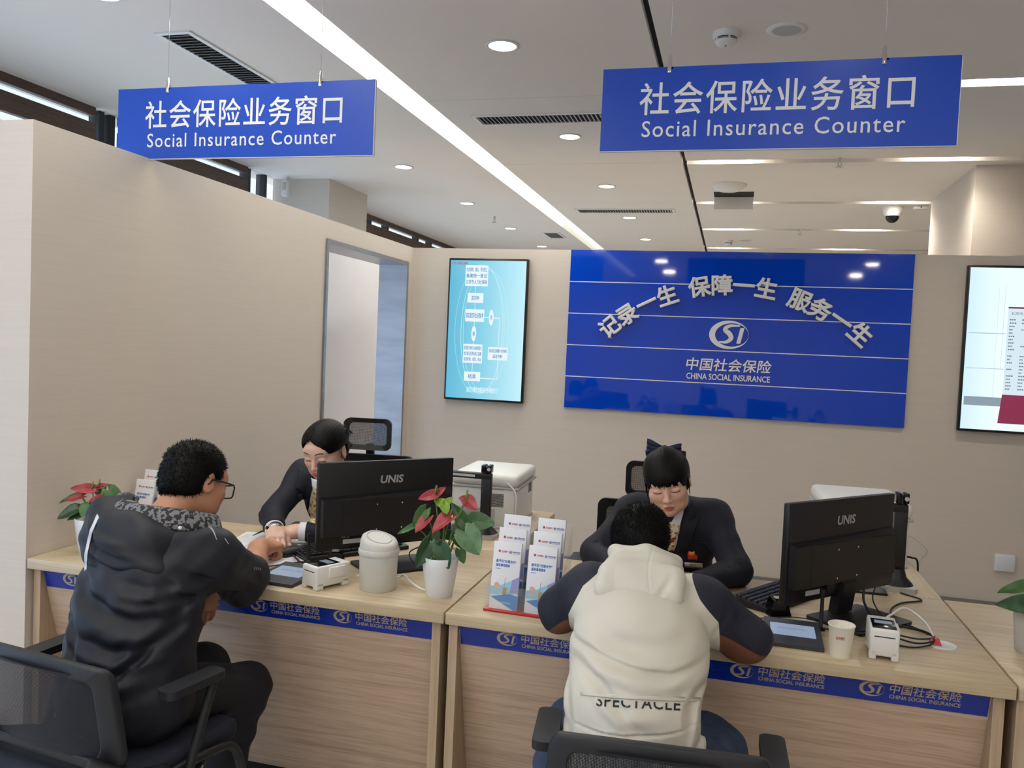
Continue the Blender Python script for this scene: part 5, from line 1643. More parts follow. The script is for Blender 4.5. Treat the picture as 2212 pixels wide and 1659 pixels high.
def hand_model(m, w, d, n, side, curl=(20, 30, 20), thumb_in=0.3, sc=1.0, spread=0.06, curls=None):
    d = unit(d); n = np.asarray(n, float); s_ = unit(np.cross(d, n)); n = np.cross(s_, d); s = s_ * side
    w = np.asarray(w, float)
    Ap = np.stack([s, d, n])
    m.u(Cap(w - d * .03 * sc, w + d * .015 * sc, .027 * sc, .027 * sc), .02)
    m.u(Box(w + d * .050 * sc, np.array([.040, .045, .0145]) * sc, .013 * sc, Ap), .022)
    for i, (o, b, L) in enumerate(((.030, .088, .96), (.0102, .093, 1.06), (-.0100, .089, .98), (-.0290, .080, .80))):
        p = w + (s * o + d * b * .92) * sc
        ang = 0.0
        cc = curls[i] if curls else curl
        sd = spread * (1.5 - i)
        for (L0, r0, r1), c in zip(((.044, .0098, .0090), (.027, .0088, .0080), (.022, .0080, .0068)), cc):
            ang += R(c)
            dr = unit(d * math.cos(ang) - n * math.sin(ang) + s * sd * math.cos(ang))
            q2 = p + dr * L0 * L * sc
            m.u(Cap(p, q2, r0 * sc, r1 * sc), .006)
            p = q2
    p = w + (d * .022 + s * .030 - n * .006) * sc
    dr = unit(d * .65 + s * (.75 - thumb_in) - n * (.25 + thumb_in * .6))
    for L0, r0, r1 in ((.042, .0145, .0115), (.032, .011, .0100), (.026, .0100, .0078)):
        q2 = p + dr * L0 * sc
        m.u(Cap(p, q2, r0 * sc, r1 * sc), .010)
        p = q2
        dr = unit(dr + d * .30 - s * thumb_in * .6 - n * thumb_in * .2)

HAIRM = mat('black_hair', (9, 8, 8), 0.5, var=0.25, scale=(40, 40, 40), bump=0.25, bscale=(260, 260, 90), spec=0.16)
def spikes(me, n, L, flow, seed, mb=None):
    """short tapered hairs standing on a hair cap"""
    rng = random.Random(seed)
    mb = mb or MB()
    N = len(me.polygons)
    for _ in range(n):
        p = me.polygons[rng.randrange(N)]
        c = Vector(p.center); nn = Vector(p.normal)
        dr = (nn + Vector(flow(c)) + Vector((rng.gauss(0, .25), rng.gauss(0, .25), rng.gauss(0, .25)))).normalized()
        a = nn.orthogonal().normalized() * 0.0016; b = nn.cross(a).normalized() * 0.0016
        l = L * rng.uniform(.6, 1.15)
        c2 = c - nn * 0.002
        mb.add([c2 + a, c2 - a * .5 + b * .87, c2 - a * .5 - b * .87, c2 + dr * l + nn * 0.001], [(0, 1, 3), (1, 2, 3), (2, 0, 3)], 0, True)
    return mb
def hair_part(name, me, parent, extra=None):
    if extra is not None:
        bm = bmesh.new(); bm.from_mesh(me)
        m2 = extra.mesh('x'); bm.from_mesh(m2); bm.to_mesh(me); bm.free(); bpy.data.meshes.remove(m2)
    return link_mesh(name, me, HAIRM, parent, True, True)

from mathutils.bvhtree import BVHTree
EYE = Vector((0, 0, 1.58))
def bvh_of(o):
    M = root_matrix(o)
    me = o.data
    return BVHTree.FromPolygons([M @ v.co for v in me.vertices], [tuple(p.vertices) for p in me.polygons])
def stick(name, polys, tree, m, parent, yref, lift=0.002, thick=0.002, cuts=3, eye=EYE):
    """lays flat shapes, given as (x, z) outlines at depth yref, onto a body surface"""
    bm = bmesh.new()
    for poly in polys:
        vs = [bm.verts.new((x, yref, z)) for x, z in poly]
        bm.faces.new(vs)
    bmesh.ops.triangulate(bm, faces=bm.faces[:])
    for _ in range(cuts):
        bmesh.ops.subdivide_edges(bm, edges=bm.edges[:], cuts=1, use_grid_fill=True)
    miss = []
    for v in bm.verts:
        dr = (v.co - eye).normalized()
        h = tree.ray_cast(v.co - dr * 0.6, dr)
        if h[0] is not None and (h[0] - v.co).length < 0.5:
            v.co = h[0] - dr * lift
        else: miss.append(v)
    if miss: bmesh.ops.delete(bm, geom=miss, context='VERTS')
    bmesh.ops.recalc_face_normals(bm, faces=bm.faces[:])
    me = bpy.data.meshes.new(name); bm.to_mesh(me); bm.free()
    o = link_mesh(name, me, m, parent, True, True)
    if thick:
        md = o.modifiers.new('solid', 'SOLIDIFY'); md.thickness = thick; md.offset = 0
    return o
def stick_mb(mb, tree, yref, lift=0.0015, eye=EYE):
    out = []
    for p in mb.v:
        v = Vector(p); dr = (v - eye).normalized()
        h = tree.ray_cast(v - dr * 0.6, dr)
        out.append(tuple(h[0] - dr * lift) if h[0] is not None else p)
    mb.v = out
    return mb

def skin_attrs(me, P, C, A, W, fem, smile, brow=1.0):
    q_ = local(P, C, A)
    x, y, z = q_.T
    f = (y > .05)
    w = .030 if smile else .0185
    zz = z - (.0000 + (9.0 * x * x if smile else -1.0 * x * x))
    lip = np.minimum(1 - (x / w) ** 2 - ((zz + .0648) / (.0088 if not smile else .0098)) ** 2, 1) * .004
    attr(me, 'lip', np.where(f, lip, -.01))
    ax_ = np.abs(x)
    bz = .0265 + .006 * np.sin((ax_ - .012) / .036 * 2.6) * (1 if fem else .6)
    br = np.minimum(.0023 * brow - np.abs(z - bz), np.minimum(ax_ - .012, .047 - ax_))
    u = (ax_ - .0315) / .0155
    ez = (-.0035 - .0030 * (1 - u * u)) if not smile else (-.0045 + .0035 * (1 - u * u) - .002)
    la = np.minimum(.0019 - np.abs(z - ez), (1.02 - np.abs(u)) * .0155)
    ny = np.maximum(br, la)
    attr(me, 'dark', np.where(f, ny, -.01))
    bl = .004 * (1 - ((ax_ - .042) / .022) ** 2 - ((z + .026) / .018) ** 2)
    attr(me, 'blush', np.where(f, bl, -.01))
SKINF = zoned('skin_fair', (226, 182, 160), [('blush', (226, 174, 154), .006), ('lip', (190, 98, 94), .0014), ('dark', (44, 30, 28), .0006)], 0.48, var=0.04)
SKINM = zoned('skin_tan', (196, 140, 110), [('lip', (150, 84, 74), .0015), ('dark', (30, 24, 22), .0008)], 0.5, var=0.06, bump=0.05)
SUIT = zoned('navy_suit', (15, 18, 34), [('seam', (12, 14, 26), .0008)], 0.75, bump=0.10, bscale=(900, 900, 900))
SHIRT = mat('white_shirt', (232, 234, 238), 0.7, var=0.01)
# ------------------------------------------------------------------ people
def bvh_many(objs, head=None):
    vs = []; fs = []
    for o in objs:
        M = root_matrix(o); b = len(vs)
        vs += [M @ v.co for v in o.data.vertices]
        fs += [tuple(b + i for i in p.vertices) for p in o.data.polygons if head is None or (M @ p.center - Vector(head)).length > .125]
    return BVHTree.FromPolygons(vs, fs)
def sculpt(name, M, lo, hi, h, m, parent, att=None, relax=1):
    me, P = sdf_mesh(name, M, lo, hi, h, relax=relax)
    if att: att(me, P)
    return link_mesh(name, me, m, parent, True, True)
def arm(m, sh, el, wr, r0, r1, r2, k=.045):
    m.u(Cap(sh, el, r0, r1), k); m.u(Cap(el, wr, r1, r2), .03)
def seg(m, c, r, f=(0, 1, 0), u=(0, 0, 1), k=.09):
    m.u(Ell(V3(*c), V3(*r), axes(f, u)), k)
def legs(m, hips, knees, ankles, rh, rk, ra):
    for h_, k_, a_ in zip(hips, knees, ankles):
        m.u(Cap(h_, k_, rh, rk), .06); m.u(Cap(k_, a_, rk * .95, ra), .035)
def shoes(parent, ankles, d, m):
    for a in ankles:
        s = Model(); a = V3(*a)
        s.u(Cap(a + V3(0, 0, -.02), V3(a[0], a[1], .055), .045, .046), .02)
        s.u(Cap(V3(a[0] + d[0] * .02, a[1] + d[1] * .02, .045), V3(a[0] + d[0] * .16, a[1] + d[1] * .16, .036), .042, .034), .03)
        s.keep(Fn(lambda P: .004 - P[:, 2]), .004)
        sculpt('shoe', s, (a[0] - .25, a[1] - .25, -.02), (a[0] + .25, a[1] + .25, .2), .007, m, parent)
SHOE = mat('black_leather', (24, 24, 26), 0.35, var=0.1)

# ============ man in the dark jacket (left) ============
pa = thing('person', 'seated man in a dark navy hooded jacket and glasses, seen from behind', 'person', (-1.64, 1.98, 0))
Ca = V3(-1.560, 2.205, 1.122)
Aa = axes((.262, .895, -.36), (-.05, .33, 1))
bm_ = Model()
Wa = head_model(bm_, Ca, Aa, fem=False)
bm_.u(Cap(Ca + Aa.T @ V3(0, -.025, -.05), V3(-1.60, 2.09, .985), .056, .064), .03)
for c, r in (((-1.60, 1.96, .60), (.15, .11, .12)), ((-1.60, 2.0, .74), (.145, .105, .13)), ((-1.60, 2.06, .88), (.15, .105, .12))): seg(bm_, c, r)
shR, elR, wrR = V3(-1.435, 2.13, .920), V3(-1.468, 2.365, .806), V3(-1.590, 2.640, .822)
shL, elL, wrL = V3(-1.735, 2.11, .945), V3(-1.74, 2.28, .72), V3(-1.565, 2.305, .772)
arm(bm_, shR, elR, wrR, .052, .045, .030); arm(bm_, shL, elL, wrL, .052, .042, .029)
bm_.u(Cap(elR + (wrR - elR) * .35, elR + (wrR - elR) * .4, .046, .044), .03)
hand_model(bm_, wrR, (.02, 1, -.10), (.18, -.05, 1), -1, curls=[(42, 70, 45), (55, 75, 50), (60, 78, 50), (62, 78, 50)], thumb_in=.5, sc=1.03)
hand_model(bm_, wrL, (-.12, -.10, -1), (.75, -.6, .0), 1, curl=(12, 24, 14), thumb_in=.25, sc=.84)
def att_a(me, P): skin_attrs(me, P, Ca, Aa, Wa, False, False, 1.4)
body_a = sculpt('body', bm_, (-2.05, 1.75, .42), (-1.2, 3.0, 1.32), .0027, SKINM, pa, att_a)
# hair
hm = Model()
L_ = lambda x, y, z: Ca + x * Aa[0] + y * Aa[1] + z * Aa[2]
hm.u(Ell(L_(0, -.013, .036), V3(.082, .099, .088), Aa), .02)
hm.u(Ell(L_(0, -.045, -.012), V3(.068, .064, .062), Aa), .03)
def carve_a(P):
    x, y, z = local(P, Ca, Aa).T
    return np.maximum(z - (.062 - .35 * np.maximum(np.abs(x) - .03, 0)), .040 - y)
def carve_a2(P):
    x, y, z = local(P, Ca, Aa).T
    return np.maximum(np.maximum(z - (-.058 + .0 * y), z - (-.058)), -y * 0 - 1)
hm.sub(Fn(carve_a), .006); hm.sub(Fn(carve_a2), .008)
for s in (-1, 1):
    hm.sub(Ell(L_(s * .085, .004, -.022), V3(.030, .030, .046), Aa), .008)
    hm.sub(Ell(L_(s * .075, .055, -.05), V3(.05, .05, .07), Aa), .008)
me, P = sdf_mesh('hair', hm, Ca - .15, Ca + .15, .0035)
fl_a = lambda c: tuple(Aa[1] * .55 + Aa[2] * -.1) if (np.array(c) - Ca) @ Aa[2] > .05 else tuple(Aa[2] * -1.3 + Aa[1] * .2)
hair_part('hair', me, pa, spikes(me, 5200, .013, fl_a, 3))
# glasses
gl = MB()
MG = Matrix([[*(Aa.T[i]), Ca[i]] for i in range(3)] + [[0, 0, 0, 1]])
for s in (-1, 1):
    o = rrect(s * .034 - .027, s * .034 + .027, -.024, .016, .009, 5)
    gl.tube([(x, .106 - .12 * max(0, abs(x) - .03) * 1.0, z) for x, z in o + o[:2]], .0023, 6, M=MG)
    gl.tube([(s * .060, .101, .010), (s * .074, .085, .012), (s * .0815, .02, .010), (s * .083, -.005, .006), (s * .081, -.02, -.012)], .0028, 6, M=MG)
gl.tube([(-.008, .106, .004), (0, .109, .008), (.008, .106, .004)], .002, 6, M=MG)
go = gl.build('glasses', BLACKG, pa, world=True)
# jacket
ja = Model()
for c, r, u in (((-1.590, 1.955, .56), (.205, .150, .15), (0, .05, 1)), ((-1.592, 1.985, .72), (.190, .145, .16), (0, .2, 1)), ((-1.594, 2.045, .865), (.195, .140, .14), (0, .35, 1)), ((-1.596, 2.10, .955), (.155, .105, .070), (0, .4, 1))):
    seg(ja, c, r, (.08, 1, 0), u)
ja.u(Cap(shL + V3(.02, 0, .0), shR + V3(-.03, 0, .01), .080, .076), .06)
ja.u(Cap(shR, elR + V3(.0, -.03, .0), .080, .076), .05)
ja.u(Cap(elR + V3(.005, -.04, -.012), elR + V3(-.010, .030, .0), .074, .058), .03)
ja.u(Cap(shL, elL, .084, .07), .05); ja.u(Cap(elL, wrL + V3(-.03, 0, 0), .07, .046), .03)
ja.sub(Cap(elR + V3(-.030, .055, .004), elR + V3(-.09, .18, .006), .051, .05), .010)
ja.sub(Cap(V3(-1.59, 2.11, 1.0), V3(-1.57, 2.15, 1.10), .066, .08), .02)
for pts, w, a in (([(-1.76, .90), (-1.66, .84), (-1.52, .80), (-1.42, .80)], .022, .016), ([(-1.77, .80), (-1.66, .745), (-1.54, .72), (-1.44, .73)], .020, .013),
                  ([(-1.76, .70), (-1.64, .655), (-1.52, .63), (-1.43, .66)], .022, -.012), ([(-1.74, .60), (-1.62, .57), (-1.5, .58)], .02, .011), ([(-1.50, .66), (-1.46, .74), (-1.40, .79)], .016, .011),
                  ([(-1.70, .78), (-1.67, .70), (-1.69, .60)], .016, .010), ([(-1.60, .88), (-1.50, .86), (-1.40, .87)], .014, -.009), ([(-1.55, .62), (-1.50, .69), (-1.44, .72)], .012, .009),
                  ([(-1.47, .90), (-1.42, .84), (-1.43, .77)], .016, .010), ([(-1.44, .92), (-1.38, .87)], .012, .008), ([(-1.78, .88), (-1.76, .78), (-1.73, .72)], .014, .010)):
    ja.fold(pts, w, a, 1.7, 2.22)
for pts, w, a in (([(-1.40, 2.20, .94), (-1.41, 2.30, .87)], .010, .006), ([(-1.40, 2.26, .88), (-1.46, 2.33, .88)], .010, -.005), ([(-1.385, 2.27, .84), (-1.41, 2.34, .78)], .012, .007), ([(-1.395, 2.31, .83), (-1.44, 2.33, .76)], .010, -.006)):
    ja.crease(pts, w, a)
ja.d(Fn(lambda P: wv(P, (38, 14, 30, 0.3, .0024), (-24, 30, 52, 1.7, .0020), (70, 40, -60, 2.2, .0010))))
JACA = mat('navy_shell_cloth', (11, 14, 28), 0.6, var=0.06, scale=(20, 20, 20), bump=0.08, bscale=(500, 500, 500))
ja.keep(Fn(lambda P: .466 - P[:, 2]), .02)
jac_a = sculpt('jacket', ja, (-2.1, 1.65, .36), (-1.15, 2.65, 1.2), .0045, JACA, pa)
# hood lying on the back
ho = Model()
ho.u(Ell(V3(-1.650, 2.000, .985), V3(.140, .072, .085), axes((.12, 1, -.25), (.1, .25, 1))), .05)
ho.u(Ell(V3(-1.610, 1.975, .930), V3(.145, .058, .058), axes((.15, 1, -.1), (.1, .25, 1))), .05)
ho.u(Cap(V3(-1.755, 2.05, 1.045), V3(-1.67, 2.09, 1.070), .042, .034), .04)
ho.u(Cap(V3(-1.55, 2.00, .985), V3(-1.445, 2.10, .985), .046, .030), .05)
ho.sub(Ell(V3(-1.590, 2.125, 1.075), V3(.115, .085, .085), axes((.2, 1, 0), (0, .3, 1))), .016)
for pts, w, a in (([(-1.76, 1.0), (-1.66, .965), (-1.53, .93)], .014, .010), ([(-1.75, 1.04), (-1.66, 1.0), (-1.58, .985)], .010, -.008), ([(-1.71, .95), (-1.60, .915), (-1.50, .92)], .012, .009), ([(-1.70, 1.06), (-1.69, .98), (-1.66, .92)], .012, .007)):
    ho.fold(pts, w, a, 1.7, 2.3)
ho.d(Fn(lambda P: wv(P, (45, 20, 40, 0.9, .002), (-30, 35, 60, 0.2, .0016))))
hood_a = sculpt('hood', ho, (-2.0, 1.85, .82), (-1.35, 2.25, 1.2), .004, JACA, pa)
# patterned lining around the neck
def dashed(name):
    m, N, L, b = _new(name)
    tc = N.new('ShaderNodeTexCoord')
    mp = N.new('ShaderNodeMapping'); mp.inputs['Scale'].default_value = (700, 300, 120); mp.inputs['Rotation'].default_value = (0, R(-14), 0)
    L.new(tc.outputs['Object'], mp.inputs['Vector'])
    w = N.new('ShaderNodeTexWave'); w.inputs['Scale'].default_value = 0.32; w.bands_direction = 'X'
    L.new(mp.outputs['Vector'], w.inputs['Vector'])
    nz = N.new('ShaderNodeTexNoise'); nz.inputs['Scale'].default_value = 90; L.new(tc.outputs['Object'], nz.inputs['Vector'])
    a = N.new('ShaderNodeMath'); a.operation = 'GREATER_THAN'; a.inputs[1].default_value = 0.72; L.new(w.outputs['Fac'], a.inputs[0])
    c = N.new('ShaderNodeMath'); c.operation = 'GREATER_THAN'; c.inputs[1].default_value = 0.50; L.new(nz.outputs['Fac'], c.inputs[0])
    x = N.new('ShaderNodeMath'); x.operation = 'MULTIPLY'; L.new(a.outputs[0], x.inputs[0]); L.new(c.outputs[0], x.inputs[1])
    mx = N.new('ShaderNodeMix'); mx.data_type = 'RGBA'; mx.inputs[6].default_value = (*srgb(34, 34, 40), 1); mx.inputs[7].default_value = (*srgb(190, 190, 194), 1)
    L.new(x.outputs[0], mx.inputs['Factor']); L.new(mx.outputs[2], b.inputs['Base Color']); b.inputs['Roughness'].default_value = 0.75
    return m
LIN = dashed('dashed_lining')
lg_ = MB()
inner = smooth_path([(-1.678, 2.105, 1.078), (-1.643, 2.060, 1.072), (-1.588, 2.045, 1.074), (-1.528, 2.060, 1.070), (-1.478, 2.105, 1.058), (-1.458, 2.170, 1.035)], 5)
outer = smooth_path([(-1.733, 2.080, 1.090), (-1.688, 2.020, 1.066), (-1.620, 1.995, 1.048), (-1.518, 2.015, 1.022), (-1.453, 2.070, 1.010), (-1.418, 2.140, 1.000)], 5)
rows = []
for k in range(7):
    t = k / 6
    rows.append([a.lerp(b, t) + Vector((0, 0, .010 * math.sin(PI * t))) for a, b in zip(inner, outer)])
lg_.grid(rows)
lo_ = lg_.build('hood_lining', LIN, pa, world=True)
lo_.modifiers.new('solid', 'SOLIDIFY').thickness = 0.004
MB().ball((-1.488, 2.04, 1.022), 0.0075, 12).build('cord_bead', WHITEP, pa, world=True)
tr_a = bvh_many([jac_a, hood_a])
PIP = mat('pale_piping', (176, 178, 186), 0.5, var=0.05)
for ln_ in ([(-1.521, 1.004), (-1.500, .996), (-1.486, .980), (-1.478, .962)], [(-1.517, .998), (-1.496, .988), (-1.483, .972), (-1.475, .956)], [(-1.447, .963), (-1.434, .947)]):
    b = MB(); b.tube([(x, 2.2, z) for x, z in ln_], .0011, 5)
    vs_ = smooth_path([(x, 2.2, z) for x, z in ln_], 5)
    out = []
    for v in vs_:
        d_ = (v - EYE).normalized(); h_ = tr_a.ray_cast(v - d_ * .6, d_)
        if h_[0] is not None: out.append(h_[0] - d_ * .001)
    if len(out) > 2: MB().tube(out, .0013, 5).build('piping', PIP, pa, world=True)
mk = MB()
for k in range(4):
    x0 = -1.437 + k * .007
    mk.prism([(x0, .832 + .0), (x0 + .002, .832), (x0 + .004, .840), (x0 + .002, .840)], 0, .0, M=Matrix(((1, 0, 0, 0), (0, 0, 0, 2.35), (0, 1, 0, 0), (0, 0, 0, 1))))
stick_mb(mk, tr_a, 2.35).build('sleeve_mark', PIP, pa, world=True)
stick('side_stripe', [[(-1.862, 1.008), (-1.888, .955), (-1.905, .88), (-1.905, .825), (-1.897, .83), (-1.894, .885), (-1.878, .95), (-1.856, .998)]], tr_a, mat('pale_stripe', (205, 210, 220), 0.4, var=0.03), pa, 2.15, .003, .002)
# trousers
TROU_A = mat('black_trousers', (15, 15, 20), 0.8, var=0.1, scale=(20, 20, 20), bump=0.1, bscale=(400, 400, 400))
ta = Model()
seg(ta, (-1.60, 1.96, .558), (.17, .15, .093))
kn_a = [V3(-1.415, 2.285, .475), V3(-1.580, 2.310, .505)]
an_a = [V3(-1.475, 2.215, .10), V3(-1.66, 2.30, .10)]
legs(ta, [V3(-1.52, 1.99, .545), V3(-1.69, 1.99, .545)], kn_a, an_a, .095, .074, .055)
for pts, w, a in (([(-1.33, 2.30, .40), (-1.45, 2.22, .38)], .014, .006), ([(-1.36, 2.25, .55), (-1.50, 2.08, .56)], .016, .006), ([(-1.36, 2.26, .34), (-1.46, 2.2, .30)], .014, .005)): ta.crease(pts, w, a)
ta.keep(Fn(lambda P: np.where(P[:, 1] < 2.15, .464 - P[:, 2], -1.0)), 0)
ta.d(Fn(lambda P: wv(P, (40, 30, 50, 0.3, .002), (-30, 45, 70, 1.7, .0013))))
sculpt('trousers', ta, (-2.0, 1.7, .05), (-1.2, 2.5, .75), .006, TROU_A, pa)
shoes(pa, an_a, (-.1, .99), SHOE)

# ============ man in the cream jacket (right) ============
pb = thing('person', 'seated man in a cream jacket with navy and brown sleeves, back to the camera', 'person', (-.187, 2.04, 0))
Cb = V3(-.238, 2.492, 1.000)
Ab = axes((-.20, .72, -.66), (-.03, .7, .75))
bb = Model()
Wb = head_model(bb, Cb, Ab, fem=False)
bb.u(Cap(Cb + Ab.T @ V3(0, -.025, -.05), V3(-.208, 2.37, .905), .056, .056), .03)
for c, r in (((-.19, 2.03, .60), (.14, .10, .12)), ((-.19, 2.08, .74), (.135, .095, .13)), ((-.195, 2.19, .83), (.15, .090, .11))): seg(bb, c, r)
sR, eR, wR = V3(-.048, 2.285, .898), V3(.078, 2.325, .815), V3(-.06, 2.60, .80)
sL, eL, wL = V3(-.342, 2.275, .902), V3(-.432, 2.325, .835), V3(-.30, 2.60, .80)
arm(bb, sR, eR, wR, .045, .040, .028); arm(bb, sL, eL, wL, .045, .040, .028)
hand_model(bb, wR, (-.45, .85, -.08), (.1, .1, 1), -1, curl=(25, 35, 25))
hand_model(bb, wL, (.45, .85, -.08), (-.1, .1, 1), 1, curl=(20, 30, 20))
def att_b(me, P): skin_attrs(me, P, Cb, Ab, Wb, False, False, 1.4)
sculpt('body', bb, (-.6, 1.85, .42), (.25, 2.95, 1.25), .0027, SKINM, pb, att_b)
hm = Model()
L_ = lambda x, y, z: Cb + x * Ab[0] + y * Ab[1] + z * Ab[2]
hm.u(Ell(L_(0, -.013, .036), V3(.083, .100, .089), Ab), .02)
hm.u(Ell(L_(0, -.045, -.014), V3(.070, .064, .064), Ab), .03)
def carve_b(P):
    x, y, z = local(P, Cb, Ab).T
    return np.maximum(z - (.062 - .35 * np.maximum(np.abs(x) - .03, 0)), .045 - y)
hm.sub(Fn(carve_b), .006)
hm.sub(Fn(lambda P: local(P, Cb, Ab)[:, 2] + .066), .008)
for s in (-1, 1):
    hm.sub(Ell(L_(s * .088, .004, -.020), V3(.026, .026, .042), Ab), .008)
    hm.sub(Ell(L_(s * .078, .055, -.05), V3(.05, .05, .07), Ab), .008)
me, P = sdf_mesh('hair', hm, Cb - .15, Cb + .15, .0035)
whorl = Cb + Ab.T @ V3(.0, -.055, .105)
def fl_b(c):
    d = np.array(c) - whorl
    d = d / (np.linalg.norm(d) + .02)
    return tuple(d * 1.5)
hair_part('hair', me, pb, spikes(me, 6500, .013, fl_b, 4))
jb = Model()
for c, r, u in (((-.187, 2.01, .545), (.176, .150, .12), (0, .05, 1)), ((-.187, 2.03, .69), (.170, .140, .14), (0, .25, 1)), ((-.190, 2.13, .82), (.178, .130, .13), (0, .55, 1)), ((-.198, 2.245, .895), (.168, .105, .078), (0, .7, 1))):
    seg(jb, c, r, (0, 1, 0), u)
jb.u(Cap(sL, sR, .070, .070), .05)
arm(jb, sR, eR, wR, .076, .062, .05, .06); arm(jb, sL, eL, wL, .076, .060, .05, .06)
for pts, w, a in (([(-.375, .848), (-.30, .842), (-.20, .826), (-.10, .815), (-.02, .835)], .009, .007), ([(-.37, .825), (-.26, .815), (-.14, .795), (-.02, .80)], .014, -.006), ([(-.33, .81), (-.26, .785), (-.20, .74), (-.165, .71)], .014, .009), ([(-.02, .79), (-.05, .75), (-.045, .70)], .012, .009),
                  ([(-.01, .68), (-.045, .635), (-.09, .605), (-.13, .60)], .012, .011), ([(-.005, .64), (-.04, .60), (-.06, .565)], .010, -.009), ([(-.35, .68), (-.315, .63), (-.27, .60), (-.22, .59)], .013, .010), ([(-.355, .62), (-.32, .585), (-.26, .565)], .012, -.008), ([(-.345, .76), (-.335, .70), (-.325, .66)], .011, .008),
                  ([(-.015, .77), (-.02, .70), (-.03, .65)], .010, .009), ([(-.30, .90), (-.25, .87), (-.16, .865), (-.08, .88)], .020, .006), ([(-.26, .76), (-.20, .73), (-.12, .735)], .016, -.006), ([(-.12, .66), (-.16, .62), (-.17, .57)], .016, .007), ([(-.335, .6895), (-.19, .6975), (-.025, .717)], .0035, .006)):
    jb.fold(pts, w, a, 1.7, 2.20)
for pts, w, a in (([(.03, 2.24, .92), (.0, 2.20, .85)], .010, .006), ([(.05, 2.26, .89), (.10, 2.30, .82)], .011, .006), ([(.07, 2.26, .83), (.10, 2.28, .78)], .009, -.005), ([(-.40, 2.26, .93), (-.37, 2.22, .86)], .010, .006), ([(-.43, 2.27, .90), (-.47, 2.30, .83)], .011, .006), ([(-.43, 2.27, .84), (-.46, 2.29, .79)], .009, -.005)):
    jb.crease(pts, w, a)
jb.d(Fn(lambda P: wv(P, (26, 10, 34, 0.3, .0022), (-18, 30, 44, 1.1, .0018), (60, 30, -50, 2.2, .0007))))
def att_jb(me, P):
    x, y, z = P.T
    xr = np.interp(z, [.76, .835, .888, .946, 1.011], [.012, .010, .004, -.046, -.085])
    xl = np.interp(z, [.76, .81, .865, .947, .991], [-.390, -.392, -.388, -.352, -.305])
    nv = np.maximum(x - xr, xl - x)
    nv = np.where(z < .70, -.05, nv)
    attr(me, 'navy', nv)
    zl = np.where(x > -.19, np.interp(x, [0.0, .13], [.858, .785]), np.interp(x, [-.47, -.40], [.772, .838]))
    attr(me, 'brown', np.minimum(nv, zl - z))
JACB = zoned('cream_jacket_cloth', (212, 207, 193), [('navy', (24, 27, 44), .0006), ('brown', (118, 72, 48), .0006)], 0.68, bump=0.06, bscale=(600, 600, 600))
jb.keep(Fn(lambda P: .466 - P[:, 2]), .02)
jac_b = sculpt('jacket', jb, (-.65, 1.75, .40), (.30, 2.85, 1.08), .004, JACB, pb, att_jb)
CREAM = mat('cream_cloth', (213, 208, 195), 0.68, var=0.02, scale=(20, 20, 20), bump=0.06, bscale=(600, 600, 600))
hb = Model()
hb.u(Box(V3(-.200, 2.190, .968), V3(.116, .034, .054), .030, axes((0, -.72, .68), (0, .68, .72))), .03)
hb.u(Ell(V3(-.208, 2.320, .978), V3(.112, .085, .050), axes((-.1, 1, -.3), (-.08, .3, 1))), .075)
hb.u(Cap(V3(-.290, 2.380, 1.002), V3(-.20, 2.340, 1.010), .024, .022), .03); hb.u(Cap(V3(-.20, 2.340, 1.010), V3(-.125, 2.395, .985), .022, .024), .03)
hb.sub(Ell(V3(-.225, 2.470, 1.035), V3(.088, .095, .085), axes((0, 1, -.5), (0, .5, 1))), .010)
for pts, w, a in (([(-.185, 1.05), (-.180, 1.0), (-.16, .935)], .003, .0016), ([(-.27, 1.03), (-.265, .98), (-.26, .93)], .0028, .0012), ([(-.12, 1.0), (-.14, .965), (-.16, .945)], .009, .004)):
    hb.fold(pts, w, a, 1.9, 2.5)
hb.d(Fn(lambda P: wv(P, (34, 14, 44, 0.9, .0016), (-26, 30, 40, 0.2, .0012))))
sculpt('hood', hb, (-.42, 2.08, .82), (.02, 2.55, 1.12), .0032, CREAM, pb)
tr_b = bvh_many([jac_b])
# back print, its upper half under the yoke flap
me_t = text_mesh('SPECTACLE', 0.014, 0, 1.12)
bmt = bmesh.new(); bmt.from_mesh(me_t)
ys_ = [v.co.y for v in bmt.verts]; xs_ = [v.co.x for v in bmt.verts]
cut = min(ys_) + (max(ys_) - min(ys_)) * .60
bmesh.ops.bisect_plane(bmt, geom=bmt.verts[:] + bmt.edges[:] + bmt.faces[:], plane_co=(0, cut, 0), plane_no=(0, 1, 0), clear_outer=True)
bmesh.ops.triangulate(bmt, faces=bmt.faces[:])
tb = MB()
y0_, y1_ = min(ys_), cut
tb.add([(-.288 + .211 * (v.co.x - min(xs_)) / (max(xs_) - min(xs_)), 2.1, (.667 + (.021) * (v.co.x - min(xs_)) / (max(xs_) - min(xs_))) + (v.co.y - y0_) / (y1_ - y0_) * .0185) for v in bmt.verts], [[v.index for v in f.verts] for f in bmt.faces])
bmt.free(); bpy.data.meshes.remove(me_t)
stick_mb(tb, tr_b, 2.1, .0012).build('back_print', mat('black_print', (34, 34, 38), 0.6, var=0.05), pb, world=True)
stick('yoke_flap', [[(-.330, .690), (-.26, .6935), (-.194, .699), (-.11, .708), (-.028, .719), (-.028, .728), (-.11, .718), (-.194, .709), (-.26, .7035), (-.330, .700)]], tr_b, CREAM, pb, 2.1, .0022, .003, 2)
JEANS = mat('blue_jeans', (52, 66, 92), 0.85, var=0.2, scale=(40, 40, 40), bump=0.2, bscale=(900, 900, 900))
tb_ = Model()
seg(tb_, (-.187, 2.03, .555), (.165, .14, .095))
kn_b = [V3(-.02, 2.36, .505), V3(-.365, 2.37, .505)]; an_b = [V3(.0, 2.20, .10), V3(-.37, 2.22, .10)]
